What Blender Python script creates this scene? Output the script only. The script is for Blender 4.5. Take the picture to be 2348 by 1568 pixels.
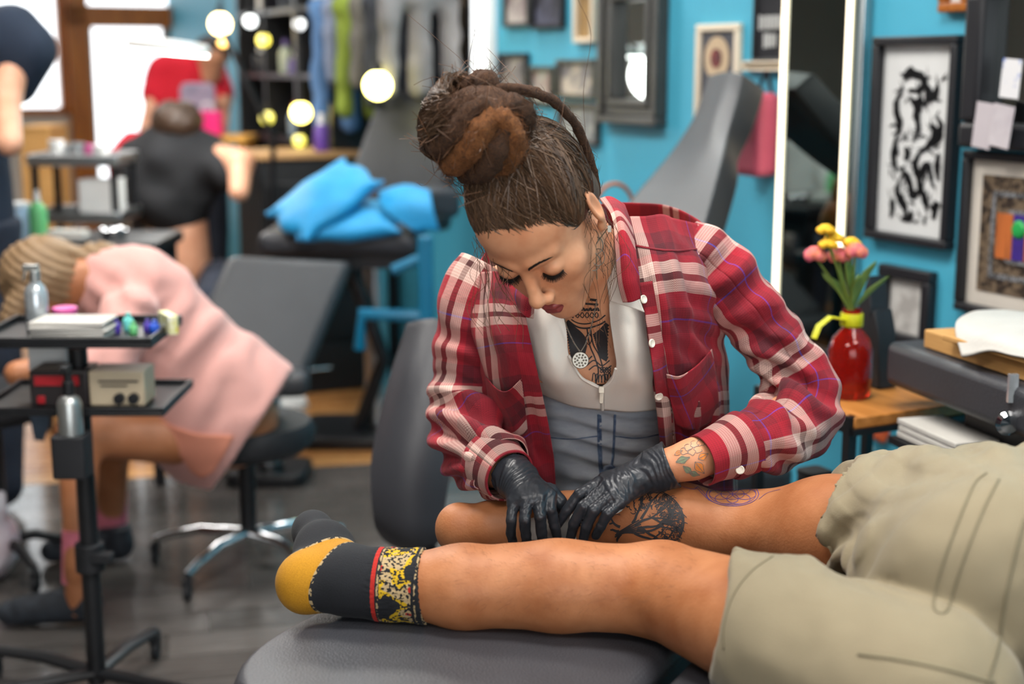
import bpy, bmesh, math, random
import numpy as np
from mathutils import Vector, Matrix, noise as mnoise
from mathutils.bvhtree import BVHTree

# ------------------------------------------------------------------ scene, camera, world, light
scene = bpy.context.scene
for _o in list(bpy.data.objects):
    bpy.data.objects.remove(_o, do_unlink=True)
COL = scene.collection
R = math.radians
IMG_W, IMG_H = 2348, 1568
LENS, SENSOR = 50.0, 36.0
FPX = IMG_W * LENS / SENSOR
CAM = Vector((0, 0, 1.5))
PITCH = R(11.0)
cam_data = bpy.data.cameras.new('camera')
cam_data.lens = LENS; cam_data.sensor_width = SENSOR; cam_data.clip_start = 0.05
cam_data.dof.use_dof = True
cam_data.dof.focus_distance = 2.10
cam_data.dof.aperture_fstop = 2.3
cam = bpy.data.objects.new('camera', cam_data); COL.objects.link(cam)
cam.location = CAM; cam.rotation_euler = (R(90) - PITCH, 0, 0)
scene.camera = cam
scene.view_settings.view_transform = 'Standard'
scene.view_settings.look = 'None'
scene.view_settings.gamma = 1.0
scene.view_settings.use_curve_mapping = False
scene.view_settings.exposure = 0.0
try:
    scene.cycles.use_denoising = True
    scene.cycles.max_bounces = 5
    scene.cycles.diffuse_bounces = 2
    scene.cycles.glossy_bounces = 2
    scene.cycles.use_adaptive_sampling = True
    scene.cycles.adaptive_threshold = 0.08
    scene.cycles.use_light_tree = False
    scene.cycles.transmission_bounces = 6
    scene.cycles.caustics_reflective = False
    scene.cycles.caustics_refractive = False
    scene.cycles.sample_clamp_indirect = 6.0
except Exception:
    pass
world = bpy.data.worlds.new('daylight'); scene.world = world
world.use_nodes = True
world.node_tree.nodes['Background'].inputs[0].default_value = (0.93, 0.97, 1.0, 1)
world.node_tree.nodes['Background'].inputs[1].default_value = 3.0

CP, SP = math.cos(PITCH), math.sin(PITCH)
def ray(px, py):
    x = (px - IMG_W / 2) / FPX; y = -(py - IMG_H / 2) / FPX
    return Vector((x, CP + y * SP, -SP + y * CP))
def at(px, py, Y):
    """the point of the place at forward distance Y that the photograph shows at px, py"""
    d = ray(px, py); return CAM + d * (Y / d.y)
def atz(px, py, z):
    d = ray(px, py); return CAM + d * ((z - CAM.z) / d.z)
def ppm(Y, z=1.0):
    return FPX / (Y * CP + (CAM.z - z) * SP)

CEIL = 3.15
def area_light(name, loc, rot, sx, sy, power, color):
    d = bpy.data.lights.new(name, 'AREA'); d.shape = 'RECTANGLE'
    d.size = sx; d.size_y = sy; d.energy = power; d.color = color
    o = bpy.data.objects.new(name, d); COL.objects.link(o)
    o.location = loc; o.rotation_euler = rot
    return o
# ceiling panel lights of the shop (fixtures are built with the ceiling)
PANELS = [(0.05, 1.95, 95), (-1.3, 3.6, 100), (1.5, 0.6, 40), (-1.0, 0.2, 55), (-0.1, 5.4, 100), (-2.6, 6.4, 90), (-1.3, 8.6, 90)]
for _i, (_x, _y, _p) in enumerate(PANELS):
    area_light('panel_light', (_x, _y, CEIL - 0.06), (0, 0, 0), 1.15, 0.55, _p * 0.60, (1.0, 0.955, 0.90))

# added soft frontal fill from behind the camera, placed in an invented window opening
FILL_LOC = Vector((1.02, 3.6, 0)) + Vector((-0.438, 0.899, 0))*(-4.48) + Vector((-0.899, -0.438, 0))*3.1 + Vector((0, 0, 1.62))
_w = area_light('front_fill', FILL_LOC, Vector((-0.438, 0.899, 0)).to_track_quat('-Z', 'Y').to_euler(), 3.2, 1.7, 34, (0.95, 0.98, 1.0))

# ------------------------------------------------------------------ names, labels
def link(o): COL.objects.link(o); return o
def tag(o, label=None, cat=None, group=None, kind=None):
    if label: o['label'] = label
    if cat: o['category'] = cat
    if group: o['group'] = group
    if kind: o['kind'] = kind
    return o
def thing(name, label, cat, loc=(0, 0, 0), rz=0.0, group=None):
    o = bpy.data.objects.new(name, None); link(o)
    o.empty_display_size = 0.05
    o.location = loc; o.rotation_euler = (0, 0, rz)
    tag(o, label, cat, group)
    bpy.context.view_layer.update() if False else None
    return o
def mworld(o):
    return Matrix.Translation(o.location) @ o.rotation_euler.to_matrix().to_4x4()
def wmat(o):
    m = mworld(o)
    while o.parent:
        m = mworld(o.parent) @ o.matrix_parent_inverse @ m; o = o.parent
    return m

def mesh_np(name, V, F, smooth=True, uv=None):
    """V (n,3) array, F list of index lists or (m,4)/(m,3) array"""
    me = bpy.data.meshes.new(name)
    V = np.asarray(V, dtype=np.float32)
    if isinstance(F, np.ndarray):
        k = F.shape[1]; m = F.shape[0]
        me.vertices.add(len(V)); me.vertices.foreach_set('co', V.ravel())
        me.loops.add(m * k); me.loops.foreach_set('vertex_index', F.ravel().astype(np.int32))
        me.polygons.add(m)
        me.polygons.foreach_set('loop_start', np.arange(0, m * k, k, dtype=np.int32))
        me.update(calc_edges=True); me.validate()
    else:
        me.from_pydata([tuple(map(float, v)) for v in V], [], F)
        me.update()
    if uv is not None:
        uv = np.asarray(uv, dtype=np.float32)
        L = me.uv_layers.new(name='cloth')
        idx = np.empty(len(me.loops), dtype=np.int32); me.loops.foreach_get('vertex_index', idx)
        L.data.foreach_set('uv', uv[idx].ravel())
    if smooth:
        me.polygons.foreach_set('use_smooth', np.ones(len(me.polygons), dtype=bool))
    return me

def obj(name, me, mat=None, parent=None, world=False, bevel=0, seg=2, solid=0, subsurf=0, solid_off=-1):
    o = bpy.data.objects.new(name, me); link(o)
    if mat is not None and len(me.materials) == 0: me.materials.append(mat)
    if parent is not None:
        o.parent = parent
        if world: o.matrix_parent_inverse = wmat(parent).inverted()
    if solid:
        m = o.modifiers.new('thick', 'SOLIDIFY'); m.thickness = solid; m.offset = solid_off
    if bevel:
        m = o.modifiers.new('round', 'BEVEL'); m.width = bevel; m.segments = seg; m.limit_method = 'ANGLE'; m.angle_limit = R(40)
    if subsurf:
        m = o.modifiers.new('smooth', 'SUBSURF'); m.levels = subsurf; m.render_levels = subsurf
    return o

# ------------------------------------------------------------------ mesh builder for hard things
class MB:
    def __init__(s): s.v = []; s.f = []; s.mi = []; s.cur = 0
    def add(s, V, F):
        n = len(s.v); s.v.extend([tuple(map(float, p)) for p in V])
        for f in F: s.f.append([i + n for i in f]); s.mi.append(s.cur)
        return s
    def m(s, i): s.cur = i; return s
    def box(s, c, d, rot=None):
        x, y, z = d[0] / 2, d[1] / 2, d[2] / 2
        P = [Vector(p) for p in ((-x,-y,-z),(x,-y,-z),(x,y,-z),(-x,y,-z),(-x,-y,z),(x,-y,z),(x,y,z),(-x,y,z))]
        if rot is not None: P = [rot @ p for p in P]
        c = Vector(c)
        return s.add([p + c for p in P], [(3,2,1,0),(4,5,6,7),(0,1,5,4),(1,2,6,5),(2,3,7,6),(3,0,4,7)])
    def tube(s, pts, r, n=8, cap=True, closed=False, flat=1.0, up=None):
        pts = [Vector(p) for p in pts]; m = len(pts)
        rs = r if isinstance(r, (list, tuple, np.ndarray)) else [r] * m
        V = []; prev = None
        for i, p in enumerate(pts):
            a = pts[(i - 1) % m] if (closed or i > 0) else p
            b = pts[(i + 1) % m] if (closed or i < m - 1) else p
            t = (b - a).normalized() if (b - a).length > 1e-9 else Vector((0, 0, 1))
            if prev is None:
                q = Vector(up) if up is not None else (Vector((0, 0, 1)) if abs(t.z) < 0.9 else Vector((1, 0, 0)))
                nrm = (q - t * q.dot(t)).normalized()
            else:
                nrm = prev - t * prev.dot(t)
                nrm = nrm.normalized() if nrm.length > 1e-9 else t.orthogonal().normalized()
            prev = nrm; bn = t.cross(nrm)
            for k in range(n):
                a_ = 2 * math.pi * k / n
                V.append(p + (nrm * math.cos(a_) * flat + bn * math.sin(a_)) * rs[i])
        F = []
        for i in range(m if closed else m - 1):
            j = (i + 1) % m
            for k in range(n):
                F.append((i*n + k, i*n + (k+1) % n, j*n + (k+1) % n, j*n + k))
        if cap and not closed:
            F.append(tuple(reversed(range(n)))); F.append(tuple((m-1)*n + k for k in range(n)))
        return s.add(V, F)
    def cyl(s, c, r, h, n=20, r2=None, axis='z'):
        c = Vector(c); ax = {'x': Vector((1,0,0)), 'y': Vector((0,1,0)), 'z': Vector((0,0,1))}[axis]
        return s.tube([c - ax*h/2, c + ax*h/2], [r, r if r2 is None else r2], n)
    def lathe(s, prof, c=(0,0,0), n=24, rot=None):
        V = []; F = []; c = Vector(c)
        for (r, z) in prof:
            for k in range(n):
                a = 2*math.pi*k/n; p = Vector((r*math.cos(a), r*math.sin(a), z))
                if rot is not None: p = rot @ p
                V.append(p + c)
        for i in range(len(prof)-1):
            for k in range(n):
                F.append((i*n+k, i*n+(k+1)%n, (i+1)*n+(k+1)%n, (i+1)*n+k))
        F.append(tuple(reversed(range(n)))); F.append(tuple((len(prof)-1)*n+k for k in range(n)))
        return s.add(V, F)
    def prism(s, poly, h, origin=(0,0,0), ux=(1,0,0), uy=(0,1,0)):
        """flat outline poly [(a,b)] extruded by h along ux x uy"""
        ux = Vector(ux).normalized(); uy = Vector(uy).normalized(); n = ux.cross(uy); o = Vector(origin)
        k = len(poly)
        V = [o + ux*a + uy*b for a, b in poly] + [o + ux*a + uy*b + n*h for a, b in poly]
        F = [tuple(reversed(range(k))), tuple(range(k, 2*k))] + [(i, (i+1) % k, k+(i+1) % k, k+i) for i in range(k)]
        return s.add(V, F)
    def sphere(s, c, r, n=12, m=8, sc=(1,1,1)):
        prof = [(max(1e-5, math.sin(math.pi*i/m))*1.0, -math.cos(math.pi*i/m)) for i in range(m+1)]
        V = []; c = Vector(c)
        for (q, z) in prof:
            for k in range(n):
                a = 2*math.pi*k/n
                V.append(c + Vector((q*math.cos(a)*r*sc[0], q*math.sin(a)*r*sc[1], z*r*sc[2])))
        F = [(i*n+k, i*n+(k+1)%n, (i+1)*n+(k+1)%n, (i+1)*n+k) for i in range(m) for k in range(n)]
        return s.add(V, F)
    def mesh(s, name, smooth=False):
        me = bpy.data.meshes.new(name); me.from_pydata(s.v, [], s.f)
        if any(s.mi): me.polygons.foreach_set('material_index', s.mi)
        me.update()
        if smooth:
            try: me.shade_smooth()
            except Exception: me.polygons.foreach_set('use_smooth', [True]*len(me.polygons))
            try: me.set_sharp_from_angle(angle=R(38))
            except Exception: pass
        return me
    def build(s, name, mat, parent=None, world=False, bevel=0, seg=2, smooth=True, **k):
        me = s.mesh(name, smooth)
        if isinstance(mat, (list, tuple)):
            for m in mat: me.materials.append(m)
            mat = None
        return obj(name, me, mat, parent, world, bevel, seg, **k)

def rounded_rect(w, h, r, n=5):
    out = []
    for cx, cy, a0 in ((w/2-r, h/2-r, 0), (-w/2+r, h/2-r, 90), (-w/2+r, -h/2+r, 180), (w/2-r, -h/2+r, 270)):
        for i in range(n+1):
            a = R(a0 + 90*i/n); out.append((cx + r*math.cos(a), cy + r*math.sin(a)))
    return out

def catmull(P, n):
    """points through P (list of vectors), n per span"""
    P = [Vector(p) for p in P]; out = []
    for i in range(len(P)-1):
        p0 = P[i-1] if i > 0 else P[0]*2 - P[1]
        p1, p2 = P[i], P[i+1]
        p3 = P[i+2] if i+2 < len(P) else P[-1]*2 - P[-2]
        for k in range(n):
            t = k/n
            out.append(0.5*((2*p1) + (p2-p0)*t + (2*p0-5*p1+4*p2-p3)*t*t + (3*p1-p0-3*p2+p3)*t**3))
    out.append(P[-1].copy())
    return out
def cat_np(P, n):
    """catmull-rom along axis 0 of an array, n samples in all"""
    P = np.asarray(P, dtype=float); m = len(P)
    E = np.concatenate([[2*P[0]-P[1]], P, [2*P[-1]-P[-2]]])
    t = np.linspace(0, m-1, n); i = np.minimum(t.astype(int), m-2); u = (t-i).reshape((-1,)+(1,)*(P.ndim-1))
    p0, p1, p2, p3 = E[i], E[i+1], E[i+2], E[i+3]
    return 0.5*(2*p1 + (p2-p0)*u + (2*p0-5*p1+4*p2-p3)*u*u + (3*p1-p0-3*p2+p3)*u**3)
def patch(C, nu, nv):
    """smooth surface through a control grid C[i][j] (rows i along u, columns j along v) -> (nu,nv,3)"""
    A = cat_np(np.array([[tuple(p) for p in r] for r in C], dtype=float), nu)
    return np.swapaxes(cat_np(np.swapaxes(A, 0, 1), nv), 0, 1)
def grid_faces(nu, nv, close_v=False):
    F = []
    I = np.arange(nu*nv).reshape(nu, nv)
    if close_v: I = np.concatenate([I, I[:, :1]], axis=1)
    return np.stack([I[:-1,:-1], I[:-1,1:], I[1:,1:], I[1:,:-1]], axis=-1).reshape(-1, 4)
def grid_normals(G, close_v=False):
    du = np.gradient(G, axis=0)
    if close_v:
        dv = (np.roll(G, -1, axis=1) - np.roll(G, 1, axis=1)) / 2
    else: dv = np.gradient(G, axis=1)
    n = np.cross(du, dv); n /= (np.linalg.norm(n, axis=-1, keepdims=True) + 1e-12)
    return n

# cheap vectorised value noise on arrays of points
_rng = np.random.RandomState(7)
_PERM = _rng.rand(64, 64, 64).astype(np.float32) * 2 - 1
def vnoise(P, scale=1.0, seed=0):
    Q = np.asarray(P, dtype=np.float32) * scale + seed * 11.37
    i = np.floor(Q).astype(int); f = Q - i; f = f*f*(3-2*f)
    def g(a, b, c): return _PERM[(i[...,0]+a) % 64, (i[...,1]+b) % 64, (i[...,2]+c) % 64]
    x, y, z = f[...,0], f[...,1], f[...,2]
    c00 = g(0,0,0)*(1-x)+g(1,0,0)*x; c10 = g(0,1,0)*(1-x)+g(1,1,0)*x
    c01 = g(0,0,1)*(1-x)+g(1,0,1)*x; c11 = g(0,1,1)*(1-x)+g(1,1,1)*x
    return (c00*(1-y)+c10*y)*(1-z) + (c01*(1-y)+c11*y)*z

# ------------------------------------------------------------------ smooth implicit bodies
class SDF:
    def __init__(s, lo, hi, res):
        s.lo = np.array(lo, dtype=np.float32); s.res = res
        s.n = np.ceil((np.array(hi) - s.lo) / res).astype(int) + 1
        s.ax = [s.lo[i] + res*np.arange(s.n[i], dtype=np.float32) for i in range(3)]
        s.F = np.full(s.n, 0.2, dtype=np.float32)
    def _win(s, lo, hi, m):
        sl = []
        for i in range(3):
            a = int(np.floor((lo[i]-m-s.lo[i])/s.res)); b = int(np.ceil((hi[i]+m-s.lo[i])/s.res))+1
            a = max(0, a); b = min(s.n[i], b)
            if a >= b: return None
            sl.append(slice(a, b))
        return tuple(sl)
    def _grid(s, w):
        return np.meshgrid(s.ax[0][w[0]], s.ax[1][w[1]], s.ax[2][w[2]], indexing='ij', sparse=True)
    def _mix(s, w, d, k, mode):
        A = s.F[w]
        if mode == '+':
            if k <= 0: A = np.minimum(A, d)
            else:
                h = np.clip(0.5 + 0.5*(A-d)/k, 0, 1); A = A*(1-h) + d*h - k*h*(1-h)
        elif mode == '-':
            if k <= 0: A = np.maximum(A, -d)
            else:
                h = np.clip(0.5 - 0.5*(A+d)/k, 0, 1); A = A*(1-h) - d*h + k*h*(1-h)
        s.F[w] = A
    def cone(s, a, b, ra, rb, k=0.01, mode='+', flat=None, fac=1.0):
        a = np.array(a, dtype=np.float32); b = np.array(b, dtype=np.float32); rm = max(ra, rb)*max(1, 1/fac)
        w = s._win(np.minimum(a, b)-rm, np.maximum(a, b)+rm, 1.6*k + 3*s.res + 0.004)
        if w is None: return s
        X, Y, Z = s._grid(w); ab = b-a; L2 = float(ab@ab) + 1e-12
        px, py, pz = X-a[0], Y-a[1], Z-a[2]
        t = np.clip((px*ab[0]+py*ab[1]+pz*ab[2])/L2, 0, 1)
        px = px - t*ab[0]; py = py - t*ab[1]; pz = pz - t*ab[2]
        if flat is not None:
            f = np.array(flat, dtype=np.float32); f /= np.linalg.norm(f)
            q = (px*f[0]+py*f[1]+pz*f[2])*(fac-1)
            px = px+q*f[0]; py = py+q*f[1]; pz = pz+q*f[2]
        d = np.sqrt(px*px+py*py+pz*pz) - (ra + (rb-ra)*t)
        if flat is not None and fac > 1: d = d/ (1+(fac-1)*0.5)
        s._mix(w, d, k, mode); return s
    def chain(s, P, r, k=0.01, **kw):
        for i in range(len(P)-1): s.cone(P[i], P[i+1], r[i], r[i+1], k, **kw)
        return s
    def ell(s, c, r, k=0.01, mode='+', M=None):
        """ellipsoid with radii r, axes = columns of M (3x3)"""
        c = np.array(c, dtype=np.float32); r = np.array(r, dtype=np.float32)
        M = np.eye(3, dtype=np.float32) if M is None else np.array(M, dtype=np.float32)
        ext = np.sqrt(((M*r)**2).sum(axis=1))
        w = s._win(c-ext, c+ext, 1.6*k + 3*s.res + 0.004)
        if w is None: return s
        X, Y, Z = s._grid(w); x, y, z = X-c[0], Y-c[1], Z-c[2]
        q = [(x*M[0,i]+y*M[1,i]+z*M[2,i]) for i in range(3)]
        k0 = np.sqrt((q[0]/r[0])**2+(q[1]/r[1])**2+(q[2]/r[2])**2)
        k1 = np.sqrt((q[0]/r[0]**2)**2+(q[1]/r[1]**2)**2+(q[2]/r[2]**2)**2)
        d = k0*(k0-1)/(k1+1e-6)
        s._mix(w, d, k, mode); return s
    def half(s, p, n, k=0.0):
        """keep what lies behind the plane p, n"""
        n = np.array(n, dtype=np.float32); n /= np.linalg.norm(n); p = np.array(p, dtype=np.float32)
        X, Y, Z = np.meshgrid(*s.ax, indexing='ij', sparse=True)
        d = (X-p[0])*n[0]+(Y-p[1])*n[1]+(Z-p[2])*n[2]
        if k <= 0: s.F = np.maximum(s.F, d)
        else:
            h = np.clip(0.5 - 0.5*(s.F-d)/k, 0, 1); s.F = s.F*(1-h)+d*h+k*h*(1-h)
        return s
    def surface(s, smooth=1):
        F = s.F.copy()
        F[0]=F[-1]=0.05; F[:,0]=F[:,-1]=0.05; F[:,:,0]=F[:,:,-1]=0.05
        neg = F < 0; n = s.n
        cnt = np.zeros(n-1, dtype=np.int8)
        C = [(0,0,0),(1,0,0),(0,1,0),(1,1,0),(0,0,1),(1,0,1),(0,1,1),(1,1,1)]
        for a,b,c in C: cnt += neg[a:n[0]-1+a, b:n[1]-1+b, c:n[2]-1+c]
        cells = np.argwhere((cnt > 0) & (cnt < 8))
        idx = -np.ones(n-1, dtype=np.int32); idx[tuple(cells.T)] = np.arange(len(cells))
        val = np.stack([F[cells[:,0]+a, cells[:,1]+b, cells[:,2]+c] for a,b,c in C], axis=1)
        S = np.zeros((len(cells), 3), dtype=np.float64); W = np.zeros(len(cells))
        cc = np.array(C, dtype=np.float64)
        for i in range(8):
            for j in range(i+1, 8):
                if np.abs(cc[i]-cc[j]).sum() != 1: continue
                x = (val[:,i] < 0) != (val[:,j] < 0)
                t = val[x,i]/(val[x,i]-val[x,j])
                S[x] += cc[i] + t[:,None]*(cc[j]-cc[i]); W[x] += 1
        V = (cells + S/W[:,None])*s.res + s.lo
        quads = []
        for ax in range(3):
            o1, o2 = [(1,2),(2,0),(0,1)][ax]
            sl0 = [slice(None)]*3; sl1 = [slice(None)]*3
            sl0[ax] = slice(0, n[ax]-1); sl1[ax] = slice(1, n[ax])
            a, b = neg[tuple(sl0)], neg[tuple(sl1)]
            e = np.argwhere(a != b)
            e = e[(e[:,o1] > 0) & (e[:,o2] > 0) & (e[:,o1] < n[o1]-1) & (e[:,o2] < n[o2]-1)]
            flip = a[tuple(e.T)]
            d1 = np.zeros(3, int); d1[o1] = 1; d2 = np.zeros(3, int); d2[o2] = 1
            q = np.stack([idx[tuple((e-d1-d2).T)], idx[tuple((e-d2).T)], idx[tuple(e.T)], idx[tuple((e-d1).T)]], axis=1)
            q[~flip] = q[~flip][:, ::-1]
            quads.append(q)
        Q = np.concatenate(quads)
        for _ in range(smooth): V = lap(V, Q, 0.5)
        return V, Q
def lap(V, Q, f=0.5):
    A = np.zeros_like(V); W = np.zeros(len(V)); k = Q.shape[1]
    for i in range(k):
        a, b = Q[:, i], Q[:, (i+1) % k]
        for c in range(3):
            A[:, c] += np.bincount(a, V[b, c], len(V)) + np.bincount(b, V[a, c], len(V))
        W += np.bincount(a, minlength=len(V)) + np.bincount(b, minlength=len(V))
    return V*(1-f) + f*A/np.maximum(W, 1)[:, None]
def vnormals(V, Q):
    n = np.cross(V[Q[:,2]]-V[Q[:,0]], V[Q[:,3 if Q.shape[1] > 3 else 1]]-V[Q[:,1 if Q.shape[1] > 3 else 0]])
    N = np.zeros_like(V)
    for i in range(Q.shape[1]):
        for c in range(3): N[:, c] += np.bincount(Q[:, i], n[:, c], len(V))
    return N/(np.linalg.norm(N, axis=1, keepdims=True)+1e-12)
def bvh_of(V, Q):
    return BVHTree.FromPolygons([tuple(p) for p in V], [tuple(int(i) for i in q) for q in Q])

def ribbon_on(bvh, strokes, off=0.0006):
    """thin flat strips lying on a surface; strokes: list of (points, widths) near it"""
    V = []; F = []
    for pts, wd in strokes:
        prev = None; row = []
        for i, p in enumerate(pts):
            h = bvh.find_nearest(Vector(p))
            if h[0] is None: continue
            row.append((h[0] + h[1]*off, h[1], wd[i] if hasattr(wd, '__len__') else wd))
        if len(row) < 2: continue
        base = len(V)
        for i, (c, nn, w) in enumerate(row):
            t = (row[min(i+1, len(row)-1)][0] - row[max(i-1, 0)][0])
            b = t.cross(nn)
            b = b.normalized() if b.length > 1e-9 else Vector((1,0,0))
            V.append(c + b*w/2); V.append(c - b*w/2)
        for i in range(len(row)-1):
            F.append((base+2*i, base+2*i+1, base+2*i+3, base+2*i+2))
    return V, F

def frames_along(P):
    """tangent, normal, binormal (parallel transport) along an (n,3) array"""
    P = np.asarray(P, float); T = np.gradient(P, axis=0); T /= np.linalg.norm(T, axis=1, keepdims=True)+1e-12
    N = np.zeros_like(P); B = np.zeros_like(P)
    q = np.array([0,0,1.0]) if abs(T[0,2]) < 0.9 else np.array([0,1.0,0])
    n = q - T[0]*(q@T[0])
    for i in range(len(P)):
        n = n - T[i]*(n@T[i]); n /= np.linalg.norm(n)+1e-12
        N[i] = n; B[i] = np.cross(T[i], n)
    return T, N, B
# ------------------------------------------------------------------ procedural materials
def _nt(name):
    m = bpy.data.materials.new(name); m.use_nodes = True
    nt = m.node_tree; b = nt.nodes['Principled BSDF']
    return m, nt, b
def N(nt, t, **kw):
    n = nt.nodes.new(t)
    for k, v in kw.items():
        if k.startswith('i_'):
            key = k[2:]
            n.inputs[int(key) if key.isdigit() else key].default_value = v
        else: setattr(n, k, v)
    return n
def mth(nt, op, a, b=None, c=None):
    n = nt.nodes.new('ShaderNodeMath'); n.operation = op
    for i, x in enumerate((a, b, c)):
        if x is None: continue
        if isinstance(x, (int, float)): n.inputs[i].default_value = x
        else: nt.links.new(x, n.inputs[i])
    return n.outputs[0]
def mixc(nt, fac, a, b, blend='MIX'):
    n = nt.nodes.new('ShaderNodeMix'); n.data_type = 'RGBA'; n.blend_type = blend
    for s, x in ((n.inputs[0], fac), (n.inputs[6], a), (n.inputs[7], b)):
        if isinstance(x, (int, float)): s.default_value = x
        elif isinstance(x, (tuple, list)): s.default_value = tuple(x)+((1,) if len(x) == 3 else ())
        else: nt.links.new(x, s)
    return n.outputs[2]
def hexc(h):
    h = h.lstrip('#'); c = [int(h[i:i+2], 16)/255 for i in (0,2,4)]
    return tuple(x/12.92 if x <= 0.04045 else ((x+0.055)/1.055)**2.4 for x in c)
def mat(name, col, rough=0.5, metal=0.0, vary=0.0, vscale=8.0, bump=0.0, bscale=60.0, coat=0.0, sheen=0.0,
        emit=None, estr=0.0, trans=0.0, ior=1.45, alpha=1.0, col2=None, stretch=None, sss=0.0, sssr=None, spec=0.5, rvary=0.0):
    if isinstance(col, str): col = hexc(col)
    m, nt, b = _nt(name)
    b.inputs['Base Color'].default_value = tuple(col)+(1,)
    b.inputs['Roughness'].default_value = rough; b.inputs['Metallic'].default_value = metal
    b.inputs['Coat Weight'].default_value = coat; b.inputs['Coat Roughness'].default_value = 0.15
    b.inputs['Sheen Weight'].default_value = sheen; b.inputs['Sheen Roughness'].default_value = 0.4
    b.inputs['Transmission Weight'].default_value = trans; b.inputs['IOR'].default_value = ior
    b.inputs['Alpha'].default_value = alpha
    b.inputs['Specular IOR Level'].default_value = spec
    if sss:
        b.inputs['Subsurface Weight'].default_value = sss
        b.inputs['Subsurface Radius'].default_value = sssr or (1.0, 0.35, 0.2)
        b.inputs['Subsurface Scale'].default_value = 0.012
    if emit is not None:
        if isinstance(emit, str): emit = hexc(emit)
        b.inputs['Emission Color'].default_value = tuple(emit)+(1,); b.inputs['Emission Strength'].default_value = estr
    if vary or bump or col2 is not None or rvary:
        tc = N(nt, 'ShaderNodeTexCoord'); src = tc.outputs['Object']
        if stretch:
            mp = N(nt, 'ShaderNodeMapping'); mp.inputs['Scale'].default_value = stretch
            nt.links.new(src, mp.inputs[0]); src = mp.outputs[0]
    if vary or col2 is not None or rvary:
        nz = N(nt, 'ShaderNodeTexNoise', i_Scale=vscale, i_Detail=3.0, i_Roughness=0.6); nt.links.new(src, nz.inputs['Vector'])
        if vary or col2 is not None:
            rp = N(nt, 'ShaderNodeMapRange'); rp.inputs[1].default_value = 0.3; rp.inputs[2].default_value = 0.7
            nt.links.new(nz.outputs[0], rp.inputs[0])
            if isinstance(col2, str): col2 = hexc(col2)
            lo = tuple(c*(1-vary) for c in col) if col2 is None else col2
            hi = tuple(min(1, c*(1+vary)) for c in col) if col2 is None else col
            nt.links.new(mixc(nt, rp.outputs[0], lo, hi), b.inputs['Base Color'])
        if rvary:
            nt.links.new(mth(nt, 'ADD', mth(nt, 'MULTIPLY', nz.outputs[0], rvary), rough - rvary/2), b.inputs['Roughness'])
    if bump:
        nb = N(nt, 'ShaderNodeTexNoise', i_Scale=bscale, i_Detail=1.5); nt.links.new(src, nb.inputs['Vector'])
        bp = N(nt, 'ShaderNodeBump', i_Strength=bump, i_Distance=0.004); nt.links.new(nb.outputs[0], bp.inputs['Height'])
        nt.links.new(bp.outputs[0], b.inputs['Normal'])
    return m

M = {}
M['vinyl'] = mat('black_vinyl', '#34353a', 0.42, vary=0.12, vscale=5, bump=0.25, bscale=380, rvary=0.12)
M['vinyl_grey'] = mat('grey_vinyl', '#34363a', 0.45, vary=0.1, vscale=4, bump=0.15, bscale=220)
M['black'] = mat('black_paint', '#17181b', 0.4, vary=0.2, vscale=12, rvary=0.15)
M['black_matte'] = mat('black_plastic', '#1b1c20', 0.6, vary=0.2, vscale=20)
M['chrome'] = mat('chrome', '#d8dadd', 0.12, 1.0, rvary=0.06, vscale=15)
M['steel'] = mat('brushed_steel', '#b9bcbd', 0.32, 1.0, rvary=0.15, vscale=20, stretch=(1,1,20))
M['white'] = mat('white_plastic', '#e6e6e4', 0.45, vary=0.04, vscale=9)
M['paper'] = mat('white_paper', '#bbb8b2', 0.8, vary=0.04, vscale=15, bump=0.2, bscale=120)
M['wood'] = mat('oak_shelf', '#c58443', 0.45, col2='#a06528', vscale=4, stretch=(1,12,12))
M['wood_frame'] = mat('varnished_wood', '#b36a20', 0.4, col2='#8a4a12', vscale=3, stretch=(10,10,1))
M['cream'] = mat('cream_wood', '#e0d3bd', 0.6, vary=0.06, vscale=6)
M['cardboard'] = mat('cardboard', '#c99a5c', 0.8, col2='#b5854b', vscale=6, stretch=(1,1,14))
M['blue_sheet'] = mat('blue_disposable_sheet', '#0d8ac2', 0.6, vary=0.12, vscale=6, bump=0.3, bscale=40, sheen=0.2)
M['blue_metal'] = mat('blue_painted_steel', '#0b6a8e', 0.4, vary=0.1, vscale=6)
M['mirror'] = mat('mirror_glass', '#c9d3d3', 0.02, 1.0)
# ------------------------------------------------------------------ the room
Q0 = Vector((1.02, 3.6, 0)); WD = Vector((-0.438, 0.899, 0)).normalized(); WN = Vector((-WD.y, WD.x, 0))
WN = Vector((-0.899, -0.438, 0)).normalized()
T_BACK, T_FRONT, S_LEFT = 8.3, -4.6, 6.6
WALL_ROT = math.atan2(WD.y, WD.x)
def wp(t, s, z): return Q0 + WD*t + WN*s + Vector((0, 0, z))
def onwall(px, py, s=0.0):
    d = ray(px, py); k = (Q0 + WN*s - CAM).dot(WN)/d.dot(WN); p = CAM + d*k
    return ((p - Q0).dot(WD), p.z)
def onback(px, py, back=0.0):
    d = ray(px, py); o = Q0 + WD*(T_BACK - back); k = (o - CAM).dot(WD)/d.dot(WD); p = CAM + d*k
    return ((p - Q0).dot(WN), p.z)
M['blue_wall'] = mat('blue_wall_paint', '#4aabc9', 0.55, vary=0.05, vscale=2.5, bump=0.12, bscale=140)
M['plaster'] = mat('warm_white_plaster', '#b9b0a6', 0.8, vary=0.05, vscale=2)
M['ceiling'] = mat('ceiling_paint', '#8f8b86', 0.85, vary=0.04, vscale=2)
M['panel_emit'] = mat('light_diffuser', '#ffffff', 0.6, emit=(1.0, 0.955, 0.9), estr=6.0)
M['grey_floor'] = mat('grey_floor_base', '#55524f', 0.4, vary=0.1)
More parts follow.
